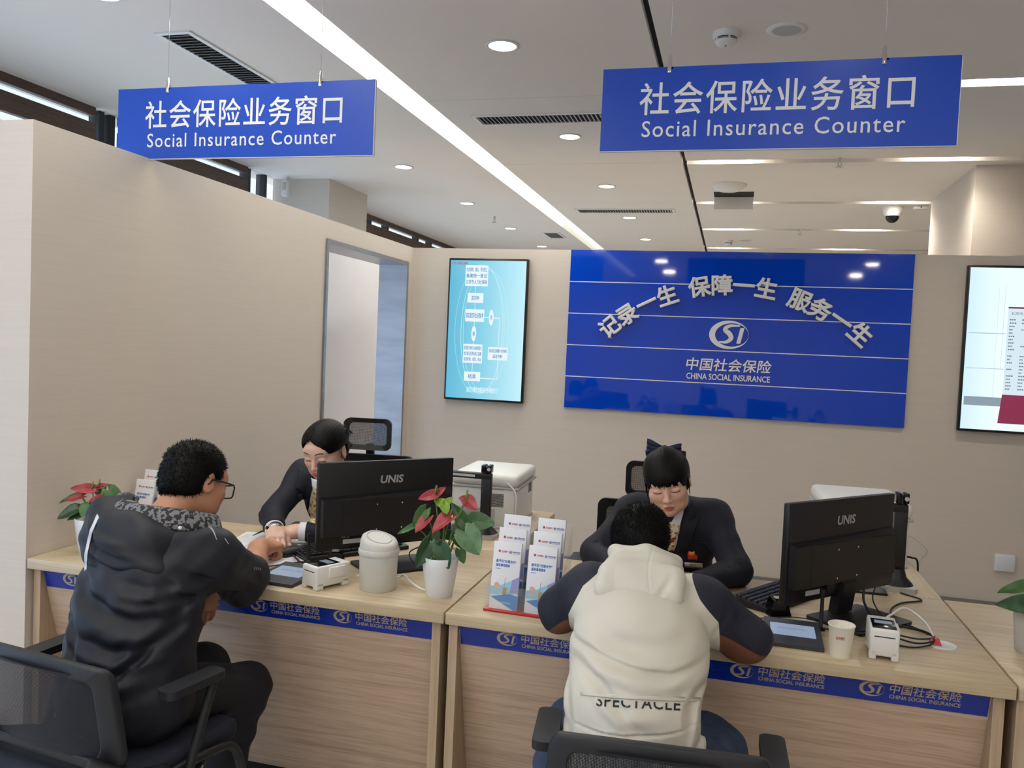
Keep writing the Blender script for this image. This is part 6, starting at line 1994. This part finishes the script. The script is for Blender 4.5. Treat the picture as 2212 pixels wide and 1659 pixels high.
legs(tb_, [V3(-.085, 2.04, .54), V3(-.285, 2.04, .54)], kn_b, an_b, .098, .07, .055)
tb_.u(Cap(V3(.0, 2.05, .53), V3(.03, 2.3, .51), .075, .07), .05); tb_.u(Cap(V3(-.36, 2.05, .53), V3(-.39, 2.3, .51), .075, .07), .05)
tb_.keep(Fn(lambda P: np.where(P[:, 1] < 2.2, .464 - P[:, 2], -1.0)), 0)
tb_.d(Fn(lambda P: wv(P, (40, 30, 50, 0.3, .002), (-30, 45, 70, 1.7, .0013))))
sculpt('jeans', tb_, (-.6, 1.8, .05), (.25, 2.5, .72), .007, JEANS, pb)
shoes(pb, an_b, (0, 1), SHOE)

# ============ women clerks ============
BLACKT = mat('dark_trouser_cloth', (26, 28, 40), 0.8, var=0.05)
def lower_body(p, c, fy):
    m = Model(); seg(m, (c[0], c[1], .59), (.16, .13, .09))
    for s in (-1, 1):
        m.u(Cap(V3(c[0] + s * .08, c[1], .575), V3(c[0] + s * .09, c[1] + fy * .36, .56), .078, .06), .05)
        m.u(Cap(V3(c[0] + s * .09, c[1] + fy * .36, .555), V3(c[0] + s * .09, c[1] + fy * .34, .09), .058, .042), .03)
    sculpt('trousers', m, (c[0] - .35, c[1] - .55, .03), (c[0] + .35, c[1] + .3, .75), .012, BLACKT, p)
    shoes(p, [V3(c[0] - .09, c[1] + fy * .34, .09), V3(c[0] + .09, c[1] + fy * .34, .09)], (0, fy), SHOE)
def cuff(p, a, b, r, name='shirt_cuff'):
    a = Vector(a); b = Vector(b)
    return MB().tube([a, a.lerp(b, .3), b], r, 20, rs=[r * .98, r, r * 1.02]).build(name, SHIRT, p, world=True)

# woman with the bow (right)
pc = thing('person', 'woman clerk with fringe and hair bow in a navy suit, looking down behind the counter', 'person', (-.17, 3.45, 0))
Cc = V3(-.203, 3.085, 1.110)
Ac = axes((.05, -.965, -.27), (-.17, -.27, .96))
bc = Model()
Wc = head_model(bc, Cc, Ac, fem=True)
bc.u(Cap(Cc + Ac.T @ V3(0, -.03, -.06), V3(-.185, 3.21, .985), .046, .052), .03)
for c, r in (((-.17, 3.44, .62), (.13, .09, .12)), ((-.172, 3.38, .76), (.115, .08, .13)), ((-.178, 3.28, .88), (.14, .085, .11))): seg(bc, c, r)
cR, ceR, cwR = V3(-.335, 3.24, .955), V3(-.462, 3.115, .812), V3(-.30, 2.88, .800)     # her right arm, image left
cL, ceL, cwL = V3(-.035, 3.235, .962), V3(.060, 3.075, .812), V3(-.10, 2.845, .800)
arm(bc, cR, ceR, cwR, .040, .034, .025); arm(bc, cL, ceL, cwL, .040, .034, .025)
hand_model(bc, cwR, (.75, -.62, -.05), (.0, -.1, 1), -1, sc=.9)
hand_model(bc, cwL, (-.75, -.62, -.05), (.0, -.1, 1), 1, sc=.9)
def att_c(me, P): skin_attrs(me, P, Cc, Ac, Wc, True, False)
body_c = sculpt('body', bc, (-.62, 2.7, .48), (.22, 3.6, 1.30), .0024, SKINF, pc, att_c)
hm = Model()
L_ = lambda x, y, z: Cc + x * Ac[0] + y * Ac[1] + z * Ac[2]
hm.u(Ell(L_(0, -.016, .038), V3(.085, .099, .087), Ac), .02)
hm.u(Ell(L_(0, .030, .030), V3(.071, .070, .062), Ac), .02)
hm.u(Ell(L_(0, -.035, -.012), V3(.081, .066, .070), Ac), .02)
def carve_c(P):
    x, y, z = local(P, Cc, Ac).T
    jag = .0035 * np.sin(x * 210 + .6) + .0025 * np.sin(x * 470) + .002 * np.sin(x * 790 + 1)
    zl = .0225 + jag - 2.2 * x * x - np.clip((np.abs(x) - .056) * 6, 0, .075)
    return np.maximum(z - zl, .022 - y)
hm.sub(Fn(carve_c), .003)
def strands(C, A, amp):
    def f(P):
        x, y, z = local(P, C, A).T
        a = np.arctan2(x, z + .02) 
        return amp * (np.sin(a * 71 + y * 40) * .5 + np.sin(a * 127 + y * 60 + 1) * .5)
    return Fn(f)
hm.d(strands(Cc, Ac, .0006))
me, P = sdf_mesh('hair', hm, Cc - .16, Cc + .16, .0024)
wisps = MB(); rw = random.Random(8)
for k in range(26):
    x = rw.uniform(-.058, .058); zt = rw.uniform(.012, .024)
    wisps.tube([L_(x * .9, .094 - 8 * x * x, .060), L_(x, .0985 - 8.6 * x * x, .038), L_(x + rw.uniform(-.004, .004), .0985 - 9 * x * x, zt)], .0012, 4, rs=[.0012, .0014, .0003])
for s in (-1, 1):
    for k in range(6):
        wisps.tube([L_(s * .076, .035 - .004 * k, .03), L_(s * .0775, .032 - .004 * k, -.01), L_(s * (.074 + .002 * rw.random()), .036 - .003 * k, -.045 - .01 * rw.random())], .002, 4, rs=[.002, .0018, .0003])
hair_part('hair', me, pc, wisps)
# bow
BOW = zoned('navy_bow', (26, 32, 62), [], 0.7, bump=0.3, bscale=(260, 260, 260))
bw = MB()
bc0 = Vector((-.222, 3.125, 1.224))
def bowloop(sx, dz, w, hh):
    P = []
    for i in range(11):
        t = i / 10
        row = []
        for j in range(9):
            v = j / 8 - .5
            x = sx * (t * w)
            hgt = hh * (.35 + 1.0 * t ** .7) * (1 - .12 * t)
            row.append(bc0 + Vector((x, -.008 * math.sin(PI * t) + .010 * math.sin(j * 1.9) * t, dz * t + v * hgt + .004 * math.sin(j * 2.2 + i * .4) * t)))
        P.append(row)
    bw.grid(P)
bowloop(-1, .012, .066, .034); bowloop(1, .004, .060, .032); bowloop(1, -.014, .078, .014); bowloop(-1, -.016, .068, .016)
bw.ball(bc0, (.012, .012, .015), 14)
bo = bw.build('hair_bow', BOW, pc, world=True); bo.modifiers.new('solid', 'SOLIDIFY').thickness = .003
jc = Model()
for c, r, u in (((-.17, 3.45, .60), (.165, .125, .12), (0, 0, 1)), ((-.172, 3.39, .74), (.140, .110, .14), (0, -.3, 1)), ((-.176, 3.285, .87), (.170, .115, .13), (0, -.5, 1)), ((-.182, 3.235, .95), (.150, .085, .065), (0, -.4, 1))):
    seg(jc, c, r, (0, -1, 0), u)
jc.u(Cap(cR, cL, .064, .064), .05)
arm(jc, cR, ceR, cwR + (ceR - cwR) * .1, .064, .050, .040, .05); arm(jc, cL, ceL, cwL + (ceL - cwL) * .1, .064, .050, .040, .05)
jc.sub(Cap(V3(-.185, 3.22, .99), V3(-.19, 3.16, 1.05), .055, .06), .012)
for pts, w, a in (([(.03, 3.14, .93), (.07, 3.08, .88)], .010, .005), ([(.0, 3.12, .84), (.06, 3.03, .84)], .010, .005), ([(-.06, 2.98, .83), (.03, 2.98, .84)], .008, .004), ([(.05, 3.06, .88), (.11, 3.08, .84)], .008, .004), ([(-.03, 3.17, .90), (-.025, 3.20, .80)], .008, .007),
                  ([(-.42, 3.10, .88), (-.40, 3.02, .83)], .010, .005), ([(-.45, 3.08, .86), (-.50, 3.09, .82)], .008, .005), ([(-.36, 3.17, .92), (-.34, 3.2, .82)], .009, .007), ([(-.33, 3.0, .84), (-.25, 2.92, .83)], .008, .004)):
    jc.crease(pts, w, a)
jc.d(Fn(lambda P: wv(P, (40, 16, 44, 0.3, .0014), (-28, 40, 54, 1.1, .0011))))
def seam_none(me, P): attr(me, 'seam', np.full(len(P), -.01))
jc.keep(Fn(lambda P: .505 - P[:, 2]), .02)
jac_c = sculpt('suit_jacket', jc, (-.65, 2.75, .46), (.25, 3.65, 1.08), .004, SUIT, pc, seam_none)
tr_c = bvh_many([jac_c, body_c], Cc)
stick('shirt_front', [[(-.215, .975), (-.180, .966), (-.137, 1.060), (-.128, 1.048), (-.146, .955), (-.160, .875), (-.185, .862), (-.215, .90)]], tr_c, SHIRT, pc, 3.05, .0035, .003)
stick('shirt_collar', [[(-.183, .966), (-.162, .990), (-.139, 1.060), (-.127, 1.052), (-.139, 1.0), (-.150, .955)]], tr_c, SHIRT, pc, 3.05, .008, .004)
stick('lapel', [[(-.132, 1.055), (-.113, 1.066), (-.097, .999), (-.119, .986), (-.080, 1.0), (-.112, .880), (-.150, .858), (-.158, .875), (-.146, .950)]], tr_c, SUIT, pc, 3.05, .008, .005)
stick('lapel', [[(-.262, 1.02), (-.30, 1.03), (-.33, .97), (-.30, .96), (-.325, .95), (-.25, .86), (-.20, .85), (-.225, .93)]], tr_c, SUIT, pc, 3.05, .008, .005)
def scarf_mat(name, base, cols, sc):
    m, N, L, b = _new(name)
    tc = N.new('ShaderNodeTexCoord')
    cur = None
    prev = srgb(*base)
    rgb = N.new('ShaderNodeRGB'); rgb.outputs[0].default_value = (*prev, 1); cur = rgb.outputs[0]
    for i, (c, th, s) in enumerate(cols):
        nz = N.new('ShaderNodeTexNoise'); nz.inputs['Scale'].default_value = s; nz.inputs['Detail'].default_value = 1.0
        mp = N.new('ShaderNodeMapping'); mp.inputs['Location'].default_value = (i * 3.1, i * 1.7, i * 2.3)
        L.new(tc.outputs['Object'], mp.inputs['Vector']); L.new(mp.outputs['Vector'], nz.inputs['Vector'])
        g = N.new('ShaderNodeMath'); g.operation = 'GREATER_THAN'; g.inputs[1].default_value = th
        L.new(nz.outputs['Fac'], g.inputs[0])
        mx = N.new('ShaderNodeMix'); mx.data_type = 'RGBA'
        L.new(g.outputs[0], mx.inputs['Factor']); L.new(cur, mx.inputs[6]); mx.inputs[7].default_value = (*srgb(*c), 1)
        cur = mx.outputs[2]
    L.new(cur, b.inputs['Base Color']); b.inputs['Roughness'].default_value = 0.45
    return m
SCARF = scarf_mat('printed_scarf', (222, 208, 184), [((206, 160, 44), .56, 70), ((150, 34, 36), .63, 60), ((40, 38, 60), .68, 90)], 60)
stick('neck_scarf', [[(-.186, .968), (-.152, .962), (-.152, .940), (-.163, .905), (-.166, .868), (-.182, .868), (-.178, .92), (-.186, .945)]], tr_c, SCARF, pc, 3.05, .011, .006)
lw = MB(); lw.tube([(x, 3.05, z) for x, z in ((-.160, .945), (-.155, .920), (-.158, .893), (-.166, .866))], .0022, 6)
stick_mb(lw, tr_c, 3.05, .014).build('lanyard', mat('grey_lanyard', (176, 184, 196), 0.5, var=0.03), pc, world=True)
bd_ = stick('name_badge', [[(-.123, .840), (-.061, .8435), (-.060, .830), (-.122, .8265)]], tr_c, mat('badge_white', (226, 222, 220), 0.4, var=0.01), pc, 3.0, .006, .003, 2)
stick('badge_stripe', [[(-.122, .8265), (-.060, .830), (-.060, .826), (-.122, .8225)]], tr_c, mat('badge_red', (196, 52, 56), 0.4, var=0.02), bd_, 3.0, .006, .003, 2)
bt = MB(); text_into(bt, '综合柜员', frame((-.090, 3.0, .8355), (1, 0, .055), (0, 0, 1)), w=.028, h=.0062, bold=.01, depth=0)
stick_mb(bt, tr_c, 3.0, .0085).build('badge_text', MATS['black_print'], bd_, world=True)
stick('pin_badge', [[(-.113, .866), (-.111, .852), (-.079, .854), (-.080, .868), (-.086, .872), (-.089, .884), (-.1, .880), (-.111, .883), (-.110, .872)]], tr_c, mat('pin_red', (214, 66, 58), 0.35, var=0.03), pc, 3.0, .006, .003, 2)
stick('pin_star', [[(-.108, .870), (-.104, .868), (-.096, .868), (-.090, .871), (-.092, .876), (-.091, .882), (-.099, .879), (-.107, .881), (-.106, .875)]], tr_c, mat('pin_yellow', (232, 176, 60), 0.35, var=0.03), pc, 3.0, .0085, .002, 2)
stick('breast_pocket', [[(-.092, .918), (-.044, .923), (-.044, .917), (-.092, .912)]], tr_c, SUIT, pc, 3.0, .003, .003, 2)
lower_body(pc, (-.17, 3.45), -1)

# smiling woman (left)
pd = thing('person', 'smiling woman clerk in a navy suit and printed scarf, half hidden by the left monitor', 'person', (-1.61, 3.50, 0))
Cd = V3(-1.575, 3.085, 1.122)
Ad = axes((-.08, -.93, -.36), (-.06, -.36, .93))
bd2 = Model()
Wd = head_model(bd2, Cd, Ad, fem=True, smile=True)
bd2.u(Cap(Cd + Ad.T @ V3(0, -.03, -.06), V3(-1.60, 3.22, .985), .046, .052), .03)
for c, r in (((-1.61, 3.49, .62), (.13, .09, .12)), ((-1.61, 3.42, .76), (.115, .08, .13)), ((-1.605, 3.30, .88), (.14, .085, .11))): seg(bd2, c, r)
dR, deR, dwR = V3(-1.745, 3.225, .985), V3(-1.778, 3.030, .850), V3(-1.685, 2.895, .822)
dL, deL, dwL = V3(-1.455, 3.235, .965), V3(-1.36, 3.02, .812), V3(-1.615, 2.945, .815)
arm(bd2, dR, deR, dwR, .040, .034, .024); arm(bd2, dL, deL, dwL, .040, .034, .024)
hand_model(bd2, dwR, (.52, -.80, -.18), (.1, -.1, 1), -1, sc=.92, curl=(22, 30, 20))
hand_model(bd2, dwL, (-.72, -.50, -.06), (-.1, -.35, .9), 1, sc=.92, curl=(35, 40, 30))
def att_d(me, P): skin_attrs(me, P, Cd, Ad, Wd, True, True)
body_d = sculpt('body', bd2, (-2.0, 2.7, .48), (-1.2, 3.65, 1.30), .0024, SKINF, pd, att_d)
hm = Model()
L_ = lambda x, y, z: Cd + x * Ad[0] + y * Ad[1] + z * Ad[2]
hm.u(Ell(L_(0, -.016, .037), V3(.0845, .099, .088), Ad), .02)
hm.u(Ell(L_(0, .020, .050), V3(.073, .066, .055), Ad), .03)
hm.u(Ell(L_(0, -.045, -.010), V3(.074, .062, .060), Ad), .02)
hm.u(Ell(L_(0, -.118, .012), V3(.040, .032, .040), Ad), .015)
def carve_d(P):
    x, y, z = local(P, Cd, Ad).T
    zl = .083 - .62 * np.abs(x - .012) - 3.0 * np.maximum(np.abs(x - .012) - .05, 0)
    return np.maximum(z - zl, -.004 - y)
hm.sub(Fn(carve_d), .006)
hm.sub(Fn(lambda P: np.maximum(local(P, Cd, Ad)[:, 2] - .016, -.034 - local(P, Cd, Ad)[:, 1])), .008)
hm.crease([L_(.012, .085, .085), L_(.010, .04, .110), L_(.008, -.02, .122)], .0035, .004)
hm.d(strands(Cd, Ad, .0006))
me, P = sdf_mesh('hair', hm, Cd - .18, Cd + .18, .0026)
wis = MB(); rw = random.Random(2)
for k in range(14):
    s = -1 if k % 2 else 1
    wis.tube([L_(s * .074, .02, .02), L_(s * .078, .012, -.005), L_(s * (.076 + .004 * rw.random()), .018 * rw.random(), -.02 - .02 * rw.random())], .001, 4, rs=[.0012, .001, .0003])
hair_part('hair', me, pd, wis)
hc = MB(); rw = random.Random(5)
for k in range(16):
    a = rw.uniform(0, 2 * PI); b_ = L_(-.050, -.085, .045)
    e_ = Vector(b_) + Vector((math.cos(a) * .028, rw.uniform(-.02, .01), math.sin(a) * .028))
    m_ = Vector(b_) + Vector((math.cos(a + .5) * .022, -.014, math.sin(a + .5) * .022))
    hc.tube(smooth_path([b_, m_, e_], 4), .0045, 6, flat=.35)
hc.build('hair_flower', BOW, pd, world=True)
MB().ball(L_(-.079, -.008, -.034), .0028, 10).build('earring', CHROME, pd, world=True)
jd = Model()
for c, r, u in (((-1.61, 3.50, .60), (.165, .125, .12), (0, 0, 1)), ((-1.61, 3.43, .74), (.140, .110, .14), (0, -.3, 1)), ((-1.607, 3.31, .87), (.165, .112, .13), (0, -.5, 1)), ((-1.602, 3.25, .955), (.145, .085, .065), (0, -.4, 1))):
    seg(jd, c, r, (0, -1, 0), u)
jd.u(Cap(dR, dL, .062, .062), .05)
arm(jd, dR, deR, dwR + (deR - dwR) * .22, 0.060, .047, .042, .05); arm(jd, dL, deL, dwL + (deL - dwL) * .22, .062, .050, .043, .05)
jd.sub(Cap(V3(-1.60, 3.24, .99), V3(-1.595, 3.17, 1.05), .055, .06), .012)
for pts, w, a in (([(-1.80, 3.13, .95), (-1.77, 3.06, .90)], .009, .005), ([(-1.86, 3.04, .88), (-1.79, 2.98, .86)], .008, .005), ([(-1.83, 3.0, .84), (-1.75, 2.97, .84)], .008, .004), ([(-1.70, 3.15, .93), (-1.72, 3.2, .83)], .008, .007), ([(-1.72, 3.09, .88), (-1.76, 3.0, .82)], .008, .005), ([(-1.50, 2.93, .83), (-1.43, 2.99, .84)], .008, .004)):
    jd.crease(pts, w, a)
jd.d(Fn(lambda P: wv(P, (40, 16, 44, 0.9, .0014), (-28, 40, 54, 2.1, .0011))))
jd.keep(Fn(lambda P: .505 - P[:, 2]), .02)
jac_d = sculpt('suit_jacket', jd, (-2.0, 2.75, .46), (-1.2, 3.7, 1.10), .004, SUIT, pd, seam_none)
cuff(pd, dwR + (deR - dwR) * .26, dwR + (deR - dwR) * .05, .037)
cuff(pd, dwL + (deL - dwL) * .26, dwL + (deL - dwL) * .04, .037)
wa_ = MB()
ax_w = (Vector(dwR) - Vector(deR)).normalized(); cw_ = Vector(dwR) + ax_w * .010
Mw = ax_w.to_track_quat('Z', 'Y').to_matrix().to_4x4(); Mw.translation = cw_
wa_.lathe([(.029, -.007), (.0315, -.006), (.0315, .006), (.029, .007)], 24, M=Mw, cap=False)
wo_ = wa_.build('wristwatch', CHROME, pd, world=True)
wf = MB(); wf.cyl(.013, 0, .007, 18, M=Matrix.Translation(cw_ + Vector((-.020, -.020, .010))) @ Vector((-.65, -.65, .3)).to_track_quat('Z', 'Y').to_matrix().to_4x4())
wf.build('watch_face', BLACKG, wo_, world=True)
tr_d = bvh_many([jac_d, body_d], Cd)
stick('shirt_front', [[(-1.634, 1.003), (-1.596, .998), (-1.560, 1.003), (-1.575, .90), (-1.60, .83), (-1.640, .84), (-1.628, .95)]], tr_d, SHIRT, pd, 3.08, .0035, .003)
stick('shirt_collar', [[(-1.634, 1.006), (-1.600, .99), (-1.595, .972), (-1.616, .962), (-1.632, .975)]], tr_d, SHIRT, pd, 3.08, .008, .004)
stick('lapel', [[(-1.690, 1.05), (-1.645, 1.02), (-1.632, 1.0), (-1.628, .96), (-1.640, .91), (-1.652, .830), (-1.675, .86), (-1.690, .93), (-1.672, .94), (-1.70, .96)]], tr_d, SUIT, pd, 3.08, .009, .005)
stick('neck_scarf', [[(-1.621, .956), (-1.595, .974), (-1.570, .965), (-1.575, .90), (-1.592, .822), (-1.650, .826), (-1.640, .87), (-1.630, .905)]], tr_d, SCARF, pd, 3.08, .012, .008)
lower_body(pd, (-1.61, 3.50), -1)
pen = thing('pen', 'black pen beside the joined hands on the left counter', 'pen', (-1.735, 2.875, .815))
MB().tube([(-1.760, 2.86, .800), (-1.735, 2.875, .815), (-1.700, 2.885, .832)], .0035, 8, rs=[.001, .0036, .0036]).build('barrel', BLACKP, pen, world=True)
MB().tube([(-1.700, 2.885, .832), (-1.690, 2.888, .836)], .0040, 8).build('cap', BLACKG, pen, world=True)
